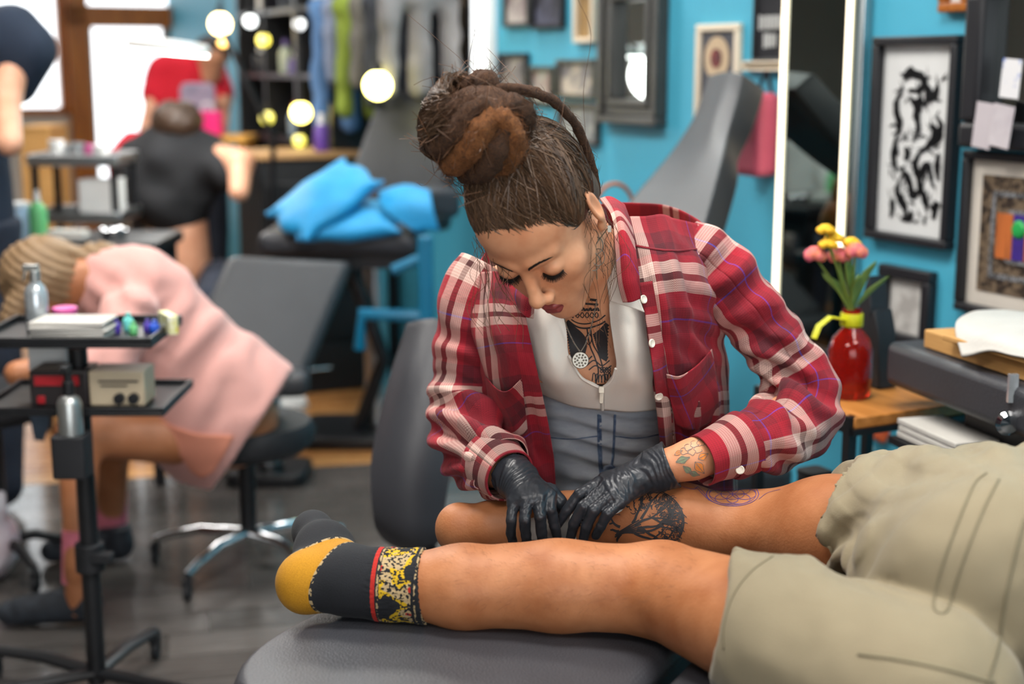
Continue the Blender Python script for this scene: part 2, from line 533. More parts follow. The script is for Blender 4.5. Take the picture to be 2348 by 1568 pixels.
M['oak_floor'] = mat('oak_floor_base', '#a4713f', 0.4, vary=0.1)

def wall_slab(name, a, b, n, th, mt, z1=CEIL, holes=()):
    """vertical wall between plan points a and b, thickness th away from n; holes (u0,u1,z0,z1)"""
    u = (b - a); L = u.length; u = u/L
    mb = MB()
    us = sorted({0.0, L, *[h[0] for h in holes], *[h[1] for h in holes]})
    for i in range(len(us)-1):
        u0, u1 = us[i], us[i+1]; mid = (u0+u1)/2
        cuts = sorted([(h[2], h[3]) for h in holes if h[0] <= mid <= h[1]])
        z = 0.0; spans = []
        for (c0, c1) in cuts:
            if c0 > z + 1e-4: spans.append((z, c0))
            z = c1
        if z < z1 - 1e-4: spans.append((z, z1))
        for (s0, s1) in spans:
            p = a + u*((u0+u1)/2) - n*(th/2)
            rot = Matrix.Rotation(math.atan2(u.y, u.x), 3, 'Z')
            mb.box((p.x, p.y, (s0+s1)/2), (u1-u0, th, s1-s0), rot)
    o = mb.build(name, mt, smooth=False); tag(o, kind='structure'); return o
wall_right = wall_slab('wall_right', wp(T_FRONT, 0, 0), wp(T_BACK, 0, 0), WN, 0.12, M['blue_wall'])
tag(wall_right, 'bright blue painted wall hung with frames and mirrors')
# shop front with a window and a glazed door
sA = onback(18, 100)[0]; sB = onback(150, 100)[0]; sC = onback(205, 100)[0]; sD = onback(378, 100)[0]
zb = onback(90, 262)[1]; zt = onback(290, 14)[1]; zd = onback(290, 38)[1]
wS0, wS1 = sB, sB + 2.6
wall_back = wall_slab('wall_back', wp(T_BACK, S_LEFT, 0), wp(T_BACK, 0, 0), -WD, 0.15, M['plaster'],
                      holes=[(S_LEFT-wS1, S_LEFT-wS0, zb, 2.9), (S_LEFT-sC-0.12, S_LEFT-sD+0.12, 0.0, 2.9)])
tag(wall_back, 'warm white shop front wall around the window and glazed door')
M['taupe'] = mat('taupe_wall_paint', '#7d746b', 0.8, vary=0.05, vscale=2)
wall_left = wall_slab('wall_left', wp(T_FRONT, S_LEFT, 0), wp(T_BACK, S_LEFT, 0), -WN, 0.12, M['taupe'])
wall_front = wall_slab('wall_front', wp(T_FRONT, 0, 0), wp(T_FRONT, S_LEFT, 0), WD, 0.12, M['taupe'], holes=[(1.45, 4.75, 0.75, 2.5)])  # opening added behind the camera to bring in frontal fill
c4 = [wp(T_FRONT-0.2, -0.15, 0), wp(T_BACK+0.2, -0.15, 0), wp(T_BACK+0.2, S_LEFT+0.15, 0), wp(T_FRONT-0.2, S_LEFT+0.15, 0)]
mb = MB(); mb.add([p + Vector((0, 0, CEIL)) for p in c4] + [p + Vector((0, 0, CEIL+0.1)) for p in c4],
                  [(0,1,2,3),(7,6,5,4),(0,4,5,1),(1,5,6,2),(2,6,7,3),(3,7,4,0)])
ceil_o = tag(mb.build('ceiling', M['ceiling'], smooth=False), kind='structure')
for _i, (_x, _y, _p) in enumerate(PANELS):
    t = thing('ceiling_light', ['flat ceiling panel light above the tattoo bed', 'flat ceiling panel light above the pink hoodie',
        'flat ceiling panel light nearest the front corner by the blue wall', 'flat ceiling panel light behind the camera spot', 'flat ceiling panel light above the pillow bed',
        'flat ceiling panel light above the black-shirted worker', 'flat ceiling panel light nearest the shop window'][_i], 'ceiling light', (_x, _y, CEIL), 0, 'ceiling panel lights')
    MB().box((0, 0, -0.012), (1.22, 0.62, 0.024)).build('light_frame', M['white'], t, bevel=0.004)
    MB().box((0, 0, -0.027), (1.14, 0.54, 0.006)).build('diffuser', M['panel_emit'], t)

# floor: slab plus loose-laid planks, grey in front, oak behind
fa, fb = atz(0, 1115, 0), atz(1000, 1052, 0)
FA = (fb - fa).normalized(); FBv = Vector((-FA.y, FA.x, 0)); F0 = fa
FROT = math.atan2(FA.y, FA.x)
mb = MB(); mb.add([p + Vector((0, 0, -0.012)) for p in c4] + [p + Vector((0, 0, -0.1)) for p in c4],
                  [(3,2,1,0),(4,5,6,7),(0,1,5,4),(1,2,6,5),(2,3,7,6),(3,0,4,7)])
floor = tag(mb.build('floor', M['grey_floor'], smooth=False), 'plank floor, grey near the chairs and warm oak behind them', kind='structure')
def plank_mats(nm, cols, rough):
    out = []
    for i, (c, c2) in enumerate(cols):
        out.append(mat('%s_plank_%d' % (nm, i), c, rough, col2=c2, vscale=5, stretch=(1.2, 14, 14), bump=0.08, bscale=30, rvary=0.1))
    return out
GP = plank_mats('grey', [('#5d5855', '#4a4643'), ('#65605d', '#514d4a'), ('#56524f', '#45423f'), ('#6a6562', '#55514e')], 0.14)
OP = plank_mats('oak', [('#b98250', '#96622f'), ('#c58d57', '#a26c38'), ('#ad7543', '#8d5a2b'), ('#cc9862', '#a9763f')], 0.28)
def planks(rows, r0, width, length, mats, name, x0, x1, seed):
    rng = random.Random(seed)
    mes = []
    for m in mats:
        me = MB().box((0, 0, -0.006), (length-0.004, width-0.004, 0.012)).mesh(name); me.materials.append(m); mes.append(me)
    for r in range(rows):
        off = rng.random()*length; x = x0 + off - length
        y = r0 + (r+0.5)*width
        while x < x1:
            o = obj(name, rng.choice(mes), None, floor)
            p = F0 + FA*(x+length/2) + FBv*y
            o.location = (p.x, p.y, 0.0); o.rotation_euler = (0, 0, FROT)
            x += length
planks(15, -15*0.155, 0.155, 1.15, GP, 'grey_plank', -0.9, 3.8, 3)
planks(22, 0.0, 0.13, 1.25, OP, 'oak_plank', -1.2, 3.4, 4)
# oak continues to the shop front
mb = MB(); b0 = 22*0.13
pp = [(-3.6, b0), (3.6, b0), (3.6, 7.6), (-3.6, 7.6)]
pts = [F0 + FA*a + FBv*b for a, b in pp]
mb.add([(p.x, p.y, 0.0) for p in pts] + [(p.x, p.y, -0.01) for p in pts], [(0,1,2,3),(7,6,5,4),(0,4,5,1),(1,5,6,2),(2,6,7,3),(3,7,4,0)])
mb.build('oak_boards', M['oak_floor'], floor, smooth=False)
# glazing of the shop front
M['glass'] = mat('window_glass', '#ffffff', 0.02, trans=1.0, ior=1.0, alpha=0.15, spec=0.2)
wf = thing('window_1', 'bright blown-out shop window beside the wooden door', 'window', wp(T_BACK, (wS0+wS1)/2, zb)); tag(wf, kind='structure')
def bars(parent, name, rects, depth, mt, back=0.02):
    for (s0, s1, z0, z1) in rects:
        p = wp(T_BACK + back, (s0+s1)/2, (z0+z1)/2)
        MB().box(p, (depth, abs(s1-s0), z1-z0), Matrix.Rotation(WALL_ROT, 3, 'Z')).build(name, mt, parent, world=True, bevel=0.006)
bars(wf, 'window_frame', [(wS0, wS0+0.06, zb, 2.9), (wS1-0.06, wS1, zb, 2.9), (wS0, wS1, zb, zb+0.05), (wS0, wS1, 2.84, 2.9)], 0.12, M['wood_frame'])
bars(wf, 'pane', [(wS0+0.06, wS1-0.06, zb+0.05, 2.84)], 0.008, M['glass'], 0.05)
w2 = thing('added_window', 'unseen window added behind the camera for fill light', 'window', wp(T_FRONT, 3.1, 0.75)); tag(w2, kind='structure')  # unseen window, added as a source for the fill on the face
for (s0, s1, z0, z1) in ((1.45, 1.52, 0.75, 2.5), (4.68, 4.75, 0.75, 2.5), (3.07, 3.13, 0.82, 2.43), (1.52, 4.68, 0.75, 0.82), (1.52, 4.68, 2.43, 2.5)):
    MB().box(wp(T_FRONT-0.06, (s0+s1)/2, (z0+z1)/2), (0.10, s1-s0, z1-z0), Matrix.Rotation(WALL_ROT, 3, 'Z')).build('window_frame', M['wood_frame'], w2, world=True, bevel=0.005)
df = thing('door_1', 'glazed shop door in an orange-brown varnished wood frame', 'door', wp(T_BACK, (sC+sD)/2, 0)); tag(df, kind='structure')
e = onback(150, 100)[0]; g = onback(408, 100)[0]
bars(df, 'door_post', [(sC+0.02, e, 0, 2.95), (g, sD-0.10, 0, 2.95)], 0.16, M['wood_frame'], -0.05)
bars(df, 'door_head', [(g, e, zt-0.16, zt)], 0.16, M['wood_frame'], -0.05)
dl = MB()
M['door_grey'] = mat('grey_brown_door_paint', '#8d7b6c', 0.5, vary=0.06)
bars(df, 'door_stile', [(sC-0.02, sC+0.10, 0.02, zt-0.16), (sD-0.12, sD+0.02, 0.02, zt-0.16)], 0.05, M['door_grey'], 0.0)
bars(df, 'door_rail', [(sD, sC, 0.02, 0.35), (sD, sC, zd, zt-0.16)], 0.05, M['door_grey'], 0.0)
bars(df, 'pane', [(sD, sC, 0.35, zd)], 0.008, M['glass'], 0.0)
bars(df, 'transom_pane', [(g, e, zt+0.01, 2.9)], 0.008, M['glass'], 0.02)
MB().tube([wp(T_BACK-0.06, sC+0.04, 0.95), wp(T_BACK-0.06, sC+0.04, 1.2)], 0.012).build('door_handle', M['chrome'], df, world=True)
bb = MB()
bb.box(wp((T_BACK+T_FRONT)/2, 0.008, 0.05), (T_BACK-T_FRONT, 0.016, 0.1), Matrix.Rotation(WALL_ROT, 3, 'Z'))
tag(bb.build('baseboard_right', M['blue_wall'], smooth=False), kind='structure')
# ------------------------------------------------------------------ tattoo bed
BZ = 0.75
bA = atz(420, 1545, BZ); BAX = Vector((0.885, -0.466, 0)).normalized(); BAY = Vector((-BAX.y, BAX.x, 0))
BROT = math.atan2(BAX.y, BAX.x)
bed = thing('tattoo_bed', 'black vinyl padded tattoo bed under the prone client', 'bed', (bA.x + BAX.x*0.9 + BAY.x*0.28, bA.y + BAX.y*0.9 + BAY.y*0.28, 0), BROT)
def cushion_mesh(name, outline, z0, z1, dome=0.012, rr=0.035, rings=7):
    """padded cushion from a plan outline (local), rounded rim and slightly domed top"""
    P = np.array(outline, float); c = P.mean(axis=0); n = len(P)
    V = []; F = []
    d = P - c
    L = np.linalg.norm(d, axis=1, keepdims=True)
    prof = []
    for i in range(rings+1):
        a = math.pi/2*i/rings
        prof.append((-rr*(1-math.cos(a)) , z1 - rr + rr*math.sin(a)))
    prof = [(-0.02, z0), (0.0, z0+0.02)] + prof
    ring_pts = []
    for ins, z in prof:
        ring_pts.append(np.c_[c + d*(1+ins/L), np.full(n, z)])
    for f in (0.72, 0.42, 0.15):
        ins = prof[-1][0]; q = c + d*(1+ins/L)*1.0
        q = c + (q-c)*f
        ring_pts.append(np.c_[q, np.full(n, z1 + dome*(1-f*f))])
    V = np.concatenate(ring_pts); m = len(ring_pts)
    Fq = []
    for i in range(m-1):
        for k in range(n): Fq.append((i*n+k, i*n+(k+1) % n, (i+1)*n+(k+1) % n, (i+1)*n+k))
    Fq.append(tuple(reversed(range(n)))); Fq.append(tuple((m-1)*n+k for k in range(n)))
    me = bpy.data.meshes.new(name); me.from_pydata([tuple(v) for v in V], [], Fq); me.update()
    me.polygons.foreach_set('use_smooth', [True]*len(me.polygons))
    return me
# local bed frame: x along the bed (0 = middle), y across
def bl(p): 
    q = Vector((p[0], p[1], 0)) - Vector((bed.location.x, bed.location.y, 0)); return (q.dot(BAX), q.dot(BAY))
seamA = bl(atz(1478, 1568, BZ)); W2 = 0.30
leftx = -0.9
legout = []
xr = seamA[0] - 0.012
for i in range(25):
    a = R(90 + 180*i/24)
    legout.append((leftx + 0.17 + 0.17*math.cos(a)*1.0, -0.28 + 0.0 + W2 + (W2)*math.sin(a) if False else W2*0.0 + (W2)*math.copysign(abs(math.sin(a))**0.55, math.sin(a))))
legout = [(xr, W2)] + legout + [(xr, -W2)]
obj('leg_cushion', cushion_mesh('leg_cushion', legout, BZ-0.10, BZ-0.008, 0.010, 0.03), M['vinyl'], bed)
so = [(x + xr + 0.02 + 0.45, y) for x, y in rounded_rect(0.9, W2*2.0, 0.05)]
obj('seat_cushion', cushion_mesh('seat_cushion', so, BZ-0.10, BZ-0.004, 0.008, 0.035), M['vinyl'], bed)
bx0 = xr + 0.93
so = [(x + bx0 + 0.35, y) for x, y in rounded_rect(0.7, W2*2.0, 0.05)]
obj('back_cushion', cushion_mesh('back_cushion', so, BZ-0.10, BZ, 0.008, 0.035), M['vinyl'], bed)
mb = MB()
for s in (-1, 1): mb.tube([(leftx+0.2, s*0.16, BZ-0.125), (bx0+0.6, s*0.16, BZ-0.125)], 0.02, 10)
for x in (leftx+0.3, 0.0, bx0+0.4): mb.tube([(x, -0.16, BZ-0.125), (x, 0.16, BZ-0.125)], 0.018, 10)
mb.build('frame', M['black'], bed)
MB().cyl((0.05, 0, 0.34), 0.07, 0.58).cyl((0.05, 0, 0.58), 0.10, 0.08).build('pedestal', M['steel'], bed)
MB().prism(rounded_rect(1.1, 0.5, 0.08), 0.05, (0.05, 0, 0.0)).build('base_plate', M['black'], bed, bevel=0.01)

# ------------------------------------------------------------------ the client, prone on the bed
M['skin_leg'] = mat('tanned_skin', '#b67a52', 0.5, col2='#9a5d37', vscale=14, bump=0.12, bscale=260, spec=0.4)
client = thing('person', 'prone client in khaki shorts and one dark sock lying on the tattoo bed', 'person', (0.45, 1.85, BZ))
def L(px, py, Y): return np.array(at(px, py, Y))
ck = dict(k=0.03)
# near leg (sock) and far leg (bare), knee and thigh joints
NA, NC1, NC2, NK, NT, NH = L(880,1340,1.862), L(1060,1345,1.845), L(1280,1343,1.835), L(1520,1352,1.815), L(1800,1462,1.605), L(2110,1615,1.46)
NA2 = L(800,1330,1.868); HEEL = L(708,1332,1.872); BALL = L(744,1262,1.945); TOE = L(718,1216,2.03)
FA_, FC1, FC2, FK, FT, FH = L(1130,1212,2.10), L(1300,1205,2.085), L(1470,1203,2.07), L(1730,1212,2.03), L(1900,1222,1.95), L(2180,1240,1.80)
FHEEL = L(1063,1216,2.11); FBALL = FHEEL + np.array([-0.005, 0.13, -0.055]); FTOE = FHEEL + np.array([0.0, 0.18, -0.075])
PEL = NH*0.42 + FH*0.58 + np.array([0.07, 0.0, 0.02])
BX = np.array(BAX)
WAIST = PEL + BX*0.26 + np.array([0, 0, 0.01]); CHEST = PEL + BX*0.50 + np.array([0, 0, 0.02]); NECK = PEL + BX*0.73 + np.array([0, 0, 0.05]); HEAD = PEL + BX*0.88 + np.array([0, 0, 0.055])
lo = (-0.40, 1.20, 0.64); hi = (0.95, 2.36, 1.12)
def legs(S, e=0.0, seat=True):
    # near
    S.chain([NA2, NA, NC1, NC2, NK], [0.039+e, 0.041+e, 0.055+e, 0.0595+e, 0.060+e], 0.02)
    S.cone(L(1180,1336,1.85), L(1340,1332,1.845), 0.045+e, 0.044+e, 0.02)       # calf belly
    S.chain([NK, NT, NH], [0.064+e, 0.082+e, 0.10+e], 0.02)
    # far
    S.chain([FHEEL, FA_, FC1, FC2, FK], [0.034+e, 0.040+e, 0.049+e, 0.056+e, 0.053+e], 0.02)
    S.cone(L(1400,1188,2.075), L(1560,1180,2.055), 0.046+e, 0.046+e, 0.03)
    S.chain([FK, FT, FH], [0.055+e, 0.080+e, 0.10+e], 0.02)
S = SDF(lo, hi, 0.0042)
legs(S)
S.ell(FHEEL + np.array([-0.012, 0.004, 0.004]), (0.030, 0.032, 0.036), 0.02)
S.chain([FHEEL, FBALL, FTOE], [0.032, 0.030, 0.022], 0.02)
S.chain([HEEL, NA2], [0.032, 0.036], 0.02); S.chain([HEEL, BALL, TOE], [0.030, 0.028, 0.018], 0.02)
S.ell(PEL, (0.15, 0.15, 0.105), 0.05); S.chain([PEL, WAIST], [0.11, 0.11], 0.05)
_i = int((0.12-S.lo[0])/S.res); S.F[_i:] = np.maximum(S.F[_i:], (BZ-0.003) - S.ax[2][None, None, :])
V, Q = S.surface(2)
BODY_BVH = bvh_of(V, Q)
_sel = V[Q][:, :, 1].mean(axis=1) > np.interp(V[Q][:, :, 0].mean(axis=1), [-0.3, 0.3, 0.6], [1.985, 1.94, 1.90])
FAR_BVH = BVHTree.FromPolygons([tuple(p) for p in V], [tuple(int(i) for i in q) for q in Q[_sel]])
def cast0(bvh, px, py): return bvh.ray_cast(CAM, ray(px, py).normalized())
# torso beyond the picture, coarser
S2 = SDF((PEL[0]-0.1, 0.75, 0.64), (PEL[0]+1.15, 2.15, 1.15), 0.009)
yv = np.array([-BX[1], BX[0], 0])
S2.chain([PEL, WAIST, CHEST], [0.115, 0.11, 0.12], 0.04, flat=(0, 0, 1), fac=1.15)
for sgn in (-1, 1):
    S2.cone(WAIST + yv*0.05*sgn, CHEST + yv*0.08*sgn, 0.10, 0.10, 0.04)
    sh = CHEST + BX*0.13 + yv*0.17*sgn; el = sh + BX*0.20 + yv*0.13*sgn - np.array([0, 0, 0.03]); wr = el + BX*0.06 - yv*0.22*sgn
    S2.chain([CHEST + yv*0.08*sgn, sh], [0.10, 0.06], 0.03); S2.chain([sh, el, wr], [0.052, 0.042, 0.03], 0.02); S2.ell(wr + BX*0.02 - yv*0.05*sgn, (0.05, 0.05, 0.018), 0.02)
S2.chain([CHEST, NECK, HEAD], [0.10, 0.055, 0.08], 0.04); S2.ell(HEAD, (0.10, 0.085, 0.09), 0.03)
V2, Q2 = S2.surface(1)
body = obj('body', mesh_np('body', np.concatenate([V, V2]), np.concatenate([Q, Q2+len(V)])), M['skin_leg'], client, world=True)
# t-shirt and hair on the part outside the picture
M['tee'] = mat('dark_tee_cotton', '#2f3338', 0.9, vary=0.1)
S3 = SDF((PEL[0]-0.1, 0.75, 0.64), (PEL[0]+1.15, 2.15, 1.15), 0.009)
S3.chain([WAIST - BX*0.1, WAIST, CHEST], [0.125, 0.12, 0.13], 0.04, flat=(0, 0, 1), fac=1.12)
for sgn in (-1, 1):
    S3.cone(WAIST + yv*0.05*sgn - BX*0.08, CHEST + yv*0.08*sgn, 0.112, 0.11, 0.04)
    sh = CHEST + BX*0.13 + yv*0.17*sgn; el = sh + BX*0.20 + yv*0.13*sgn - np.array([0, 0, 0.03])
    S3.chain([CHEST + yv*0.08*sgn, sh], [0.11, 0.07], 0.03); S3.cone(sh, sh*0.4+el*0.6, 0.063, 0.058, 0.02)
S3.half(NECK - BX*0.06, BX)
V3, Q3 = S3.surface(1); obj('t_shirt', mesh_np('t_shirt', V3, Q3), M['tee'], client, world=True)
M['hair_dark'] = mat('short_dark_hair', '#2a1e17', 0.7, vary=0.3, vscale=60)
S3 = SDF(HEAD-0.14, HEAD+0.14, 0.006); S3.ell(HEAD + BX*0.012 + np.array([0, 0, 0.012]), (0.105, 0.092, 0.092), 0.01); S3.half(HEAD - BX*0.06, -BX)
V3, Q3 = S3.surface(1); obj('hair', mesh_np('hair', V3, Q3), M['hair_dark'], client, world=True)

# fine hair along the near shin
mbh = MB(); rgh = random.Random(31)
for _k in range(480):
    hx_, hy_ = rgh.uniform(1000, 1600), rgh.uniform(1235, 1400)
    hh = cast0(BODY_BVH, hx_, hy_)
    if hh[0] is None or hh[0].y > 1.95: continue
    dv = (hh[1] + Vector((rgh.uniform(-1, -0.2), rgh.uniform(-.4, .4), rgh.uniform(-.5, .2)))).normalized(); ln_ = rgh.uniform(0.005, 0.011)
    mbh.tube([hh[0], hh[0] + dv*ln_*0.5, hh[0] + dv*ln_*0.9 + Vector((-0.2*ln_, 0, -0.2*ln_))], [0.00011, 0.00009, 0.00004], 3, cap=False)
tag(mbh.build('leg_hair', M['hair_dark'], body, world=True), kind='stuff')
# sock on the near foot
ldir = (NC1 - NA2); ldir /= np.linalg.norm(ldir)
fdir = TOE - HEEL; fdir = fdir - ldir*(fdir@ldir)*0.6; fdir /= np.linalg.norm(fdir)
S = SDF((-0.42, 1.75, 0.70), (-0.05, 2.15, 0.93), 0.003); e = 0.0035
S.chain([NA2, NA, NC1], [0.0400+e, 0.0420+e, 0.0555+e], 0.02)
S.chain([HEEL, NA2], [0.033+e, 0.037+e], 0.025); S.chain([HEEL, BALL], [0.033+e, 0.031+e], 0.02); S.cone(BALL, TOE, 0.030+e, 0.021+e, 0.03); S.cone(BALL, NA2, 0.031+e, 0.034+e, 0.025)
S.ell(HEEL + np.array([-0.006, -0.002, -0.004]), (0.035, 0.034, 0.037), 0.02)
S.ell(TOE + np.array([0.0, -0.01, 0.002]), (0.024, 0.028, 0.024), 0.03)
cuff = L(978, 1338, 1.855)
S.half(cuff, ldir + np.array([0.0, 0, 0.10]))
V, Q = S.surface(2)
a_ = (V - np.array(HEEL))@ldir; b_ = (V - np.array(HEEL))@fdir
nv = vnormals(V, Q)
ax0 = NA2 + np.outer((V-NA2)@ldir, ldir)
ang = np.arctan2((V-ax0)[:, 2], -(V-ax0)[:, 1])
rib = np.clip((a_-0.085)/0.01, 0, 1)*np.clip((0.178-a_)/0.01, 0, 1)
V = V + nv*(0.0011*np.sin(ang*62)*rib)[:, None]
me = mesh_np('sock', V, Q, uv=np.c_[a_, b_])
def uvnode(nt): 
    n = N(nt, 'ShaderNodeUVMap', uv_map='cloth'); s = N(nt, 'ShaderNodeSeparateXYZ'); nt.links.new(n.outputs[0], s.inputs[0]); return n, s
def sock_material():
    m, nt, b = _nt('knit_sock'); uvn, s = uvnode(nt); u, v = s.outputs[0], s.outputs[1]
    def band(x, lo, hi): return mth(nt, 'MULTIPLY', mth(nt, 'GREATER_THAN', x, lo), mth(nt, 'LESS_THAN', x, hi))
    tc = N(nt, 'ShaderNodeTexCoord')
    nz = N(nt, 'ShaderNodeTexNoise', i_Scale=700.0, i_Detail=2.0); nt.links.new(tc.outputs['Object'], nz.inputs['Vector'])
    base = mixc(nt, nz.outputs[0], hexc('#090a0e'), hexc('#181b22'))
    yel = mixc(nt, nz.outputs[0], hexc('#8f6000'), hexc('#c98f12'))
    uj = mth(nt, 'SUBTRACT', u, mth(nt, 'MULTIPLY', v, 0.55))
    heel = mth(nt, 'MULTIPLY', mth(nt, 'LESS_THAN', uj, SOCK['h_u']), mth(nt, 'LESS_THAN', mth(nt, 'SUBTRACT', v, mth(nt, 'MULTIPLY', u, SOCK['h_s'])), SOCK['h_v']))
    heel2 = mth(nt, 'MULTIPLY', mth(nt, 'LESS_THAN', uj, SOCK['h_u']+0.004), mth(nt, 'LESS_THAN', mth(nt, 'SUBTRACT', v, mth(nt, 'MULTIPLY', u, SOCK['h_s'])), SOCK['h_v']+0.005))
    dash = N(nt, 'ShaderNodeTexNoise', i_Scale=160.0, i_Detail=1.0); nt.links.new(tc.outputs['Object'], dash.inputs['Vector'])
    dm = mth(nt, 'GREATER_THAN', dash.outputs[0], 0.48)
    tan = hexc('#a8916a')
    c = mixc(nt, mth(nt, 'MULTIPLY', mth(nt, 'SUBTRACT', heel2, heel), dm), base, tan)
    c = mixc(nt, heel, c, yel)
    # figured band: woven tan and yellow blocks between two plain stripes
    red = hexc('#b02318')
    c = mixc(nt, band(u, SOCK['red'], SOCK['red']+0.006), c, red)
    br = N(nt, 'ShaderNodeTexVoronoi', i_Scale=95.0); nt.links.new(tc.outputs['Object'], br.inputs['Vector'])
    br2 = N(nt, 'ShaderNodeTexNoise', i_Scale=38.0, i_Detail=1.0); nt.links.new(tc.outputs['Object'], br2.inputs['Vector'])
    wv = N(nt, 'ShaderNodeTexNoise', i_Scale=240.0, i_Detail=1.0); nt.links.new(tc.outputs['Object'], wv.inputs['Vector'])
    fig = mixc(nt, mth(nt, 'GREATER_THAN', br2.outputs[0], 0.52), hexc('#c9a310'), hexc('#b29a72'))
    fig = mixc(nt, mth(nt, 'GREATER_THAN', br2.outputs[0], 0.66), fig, red)
    msk = mth(nt, 'MULTIPLY', mth(nt, 'GREATER_THAN', br2.outputs[0], 0.42), mth(nt, 'GREATER_THAN', wv.outputs[0], 0.46))
    c = mixc(nt, mth(nt, 'MULTIPLY', band(u, SOCK['red']+0.012, SOCK['red']+0.056), msk), c, fig)
    c = mixc(nt, mth(nt, 'MULTIPLY', band(u, SOCK['red']+0.008, SOCK['red']+0.011), dm), c, tan)
    for o_ in (0.060, 0.069): c = mixc(nt, mth(nt, 'MULTIPLY', band(u, SOCK['red']+o_, SOCK['red']+o_+0.0025), dm), c, tan)
    nt.links.new(c, b.inputs['Base Color']); b.inputs['Roughness'].default_value = 0.9; b.inputs['Sheen Weight'].default_value = 0.02
    bp = N(nt, 'ShaderNodeBump', i_Strength=0.5, i_Distance=0.001); nt.links.new(nz.outputs[0], bp.inputs['Height']); nt.links.new(bp.outputs[0], b.inputs['Normal'])
    return m
def ab(px, py, Y): p = np.array(at(px, py, Y)); return ((p-HEEL)@ldir, (p-HEEL)@fdir)
SOCK = {'red': ab(850, 1330, 1.82)[0], 'h_u': 0.036, 'h_s': 0.55, 'h_v': 0.022}
obj('sock', me, sock_material(), client, world=True)['label'] = 'dark ribbed sock with a yellow heel and figured cuff band'

# khaki shorts
M['khaki'] = mat('khaki_cotton', '#867b63', 0.85, vary=0.05, vscale=7, bump=0.18, bscale=700, sheen=0.15)
M['khaki_seam'] = mat('khaki_seam', '#766d57', 0.9, vary=0.05)
def shorts_field(res):
    S = SDF((0.10, 1.12, 0.66), (PEL[0]+0.30, 2.25, 1.14), res)
    S.chain([FK + (FT-FK)*0.30, FT, FH], [0.088, 0.104, 0.128], 0.02)
    S.ell(PEL + np.array([0.01, 0.01, 0.01]), (0.185, 0.185, 0.135), 0.045)
    S.ell(PEL + BX*0.03 + yv*0.085 + np.array([0, 0, 0.05]), (0.14, 0.10, 0.11), 0.05)
    S.ell(PEL + BX*0.03 - yv*0.085 + np.array([0, 0, 0.05]), (0.14, 0.10, 0.11), 0.05)
    S.cone(PEL, WAIST, 0.14, 0.128, 0.05)
    S.chain([NK + (NT-NK)*0.10, NT, NH], [0.077, 0.096, 0.112], 0.012)
    return S
S = shorts_field(0.0042)
nd = NT-NK; nd /= np.linalg.norm(nd); fd = FT-FK; fd /= np.linalg.norm(fd)
# leg openings
HN = L(1662, 1372, 1.74); HF = L(1878, 1205, 1.955)
HNn = np.array([-0.92, 0.20, 0.12]); HFn = np.array([-0.90, 0.12, 0.40])
def cut_leg(S, p, n, c0, c1, r):
    # remove everything of one leg tube in front of its hem plane
    n = n/np.linalg.norm(n)
    X, Y, Z = np.meshgrid(*S.ax, indexing='ij', sparse=True)
    d = (X-p[0])*n[0]+(Y-p[1])*n[1]+(Z-p[2])*n[2]
    ab_ = c1-c0; L2 = ab_@ab_
    t = np.clip(((X-c0[0])*ab_[0]+(Y-c0[1])*ab_[1]+(Z-c0[2])*ab_[2])/L2, -1, 1)
    dist = np.sqrt((X-c0[0]-t*ab_[0])**2+(Y-c0[1]-t*ab_[1])**2+(Z-c0[2]-t*ab_[2])**2)
    reg = (dist < r) & (d > -0.02)
    S.F = np.where(reg, np.maximum(S.F, d), S.F).astype(np.float32)
cut_leg(S, HN, HNn, NK, NT, 0.135); cut_leg(S, HF, HFn, FK, FT, 0.135)
# hollow the legs just inside the hems
S.cone(NK, HN - HNn/np.linalg.norm(HNn)*0.05, 0.070, 0.075, 0.006, mode='-'); S.cone(FK, HF - HFn/np.linalg.norm(HFn)*0.05, 0.079, 0.083, 0.006, mode='-')
_i = int((0.12-S.lo[0])/S.res); S.F[_i:] = np.maximum(S.F[_i:], (BZ-0.004) - S.ax[2][None, None, :])
V, Q = S.surface(4); nv = vnormals(V, Q)
# creases: gathered behind the knees, under the seat and along the thighs
def crease(P, c, axis, wave, amp, rad, seed):
    axis = np.array(axis, float); axis /= np.linalg.norm(axis)
    d = P - np.array(c); w = np.exp(-(d**2).sum(axis=1)/rad**2)
    ph = d@axis/wave + 0.8*vnoise(P, 9, seed)
    s = np.sin(2*math.pi*ph); return amp*w*(np.abs(s)**0.6*np.sign(s))
D = crease(V, L(1960,1330,1.80), (1, -0.2, -0.55), 0.035, 0.011, 0.12, 1)
D += crease(V, L(1880,1500,1.68), (0.9, 0.2, -0.4), 0.030, 0.009, 0.10, 2)
D += crease(V, L(1990,1170,1.95), (0.75, 0.1, -0.65), 0.040, 0.005, 0.12, 3)
D += crease(V, L(2250,1180,1.80), (0.85, 0.1, 0.3), 0.055, 0.007, 0.15, 4)
D += crease(V, L(1720,1480,1.70), (0.5, 0.3, -0.8), 0.035, 0.006, 0.08, 7) + crease(V, L(2120,1350,1.66), (0.7, 0.0, -0.7), 0.07, 0.007, 0.16, 8)
D += 0.003*vnoise(V, 12, 5) + 0.002*vnoise(V, 34, 6)
V = V + nv*D[:, None]
shorts = obj('shorts', mesh_np('shorts', V, Q), M['khaki'], client, world=True)
SHORTS_BVH = bvh_of(V, Q)
def cast(bvh, px, py):
    d = ray(px, py).normalized(); h = bvh.ray_cast(CAM, d); return h
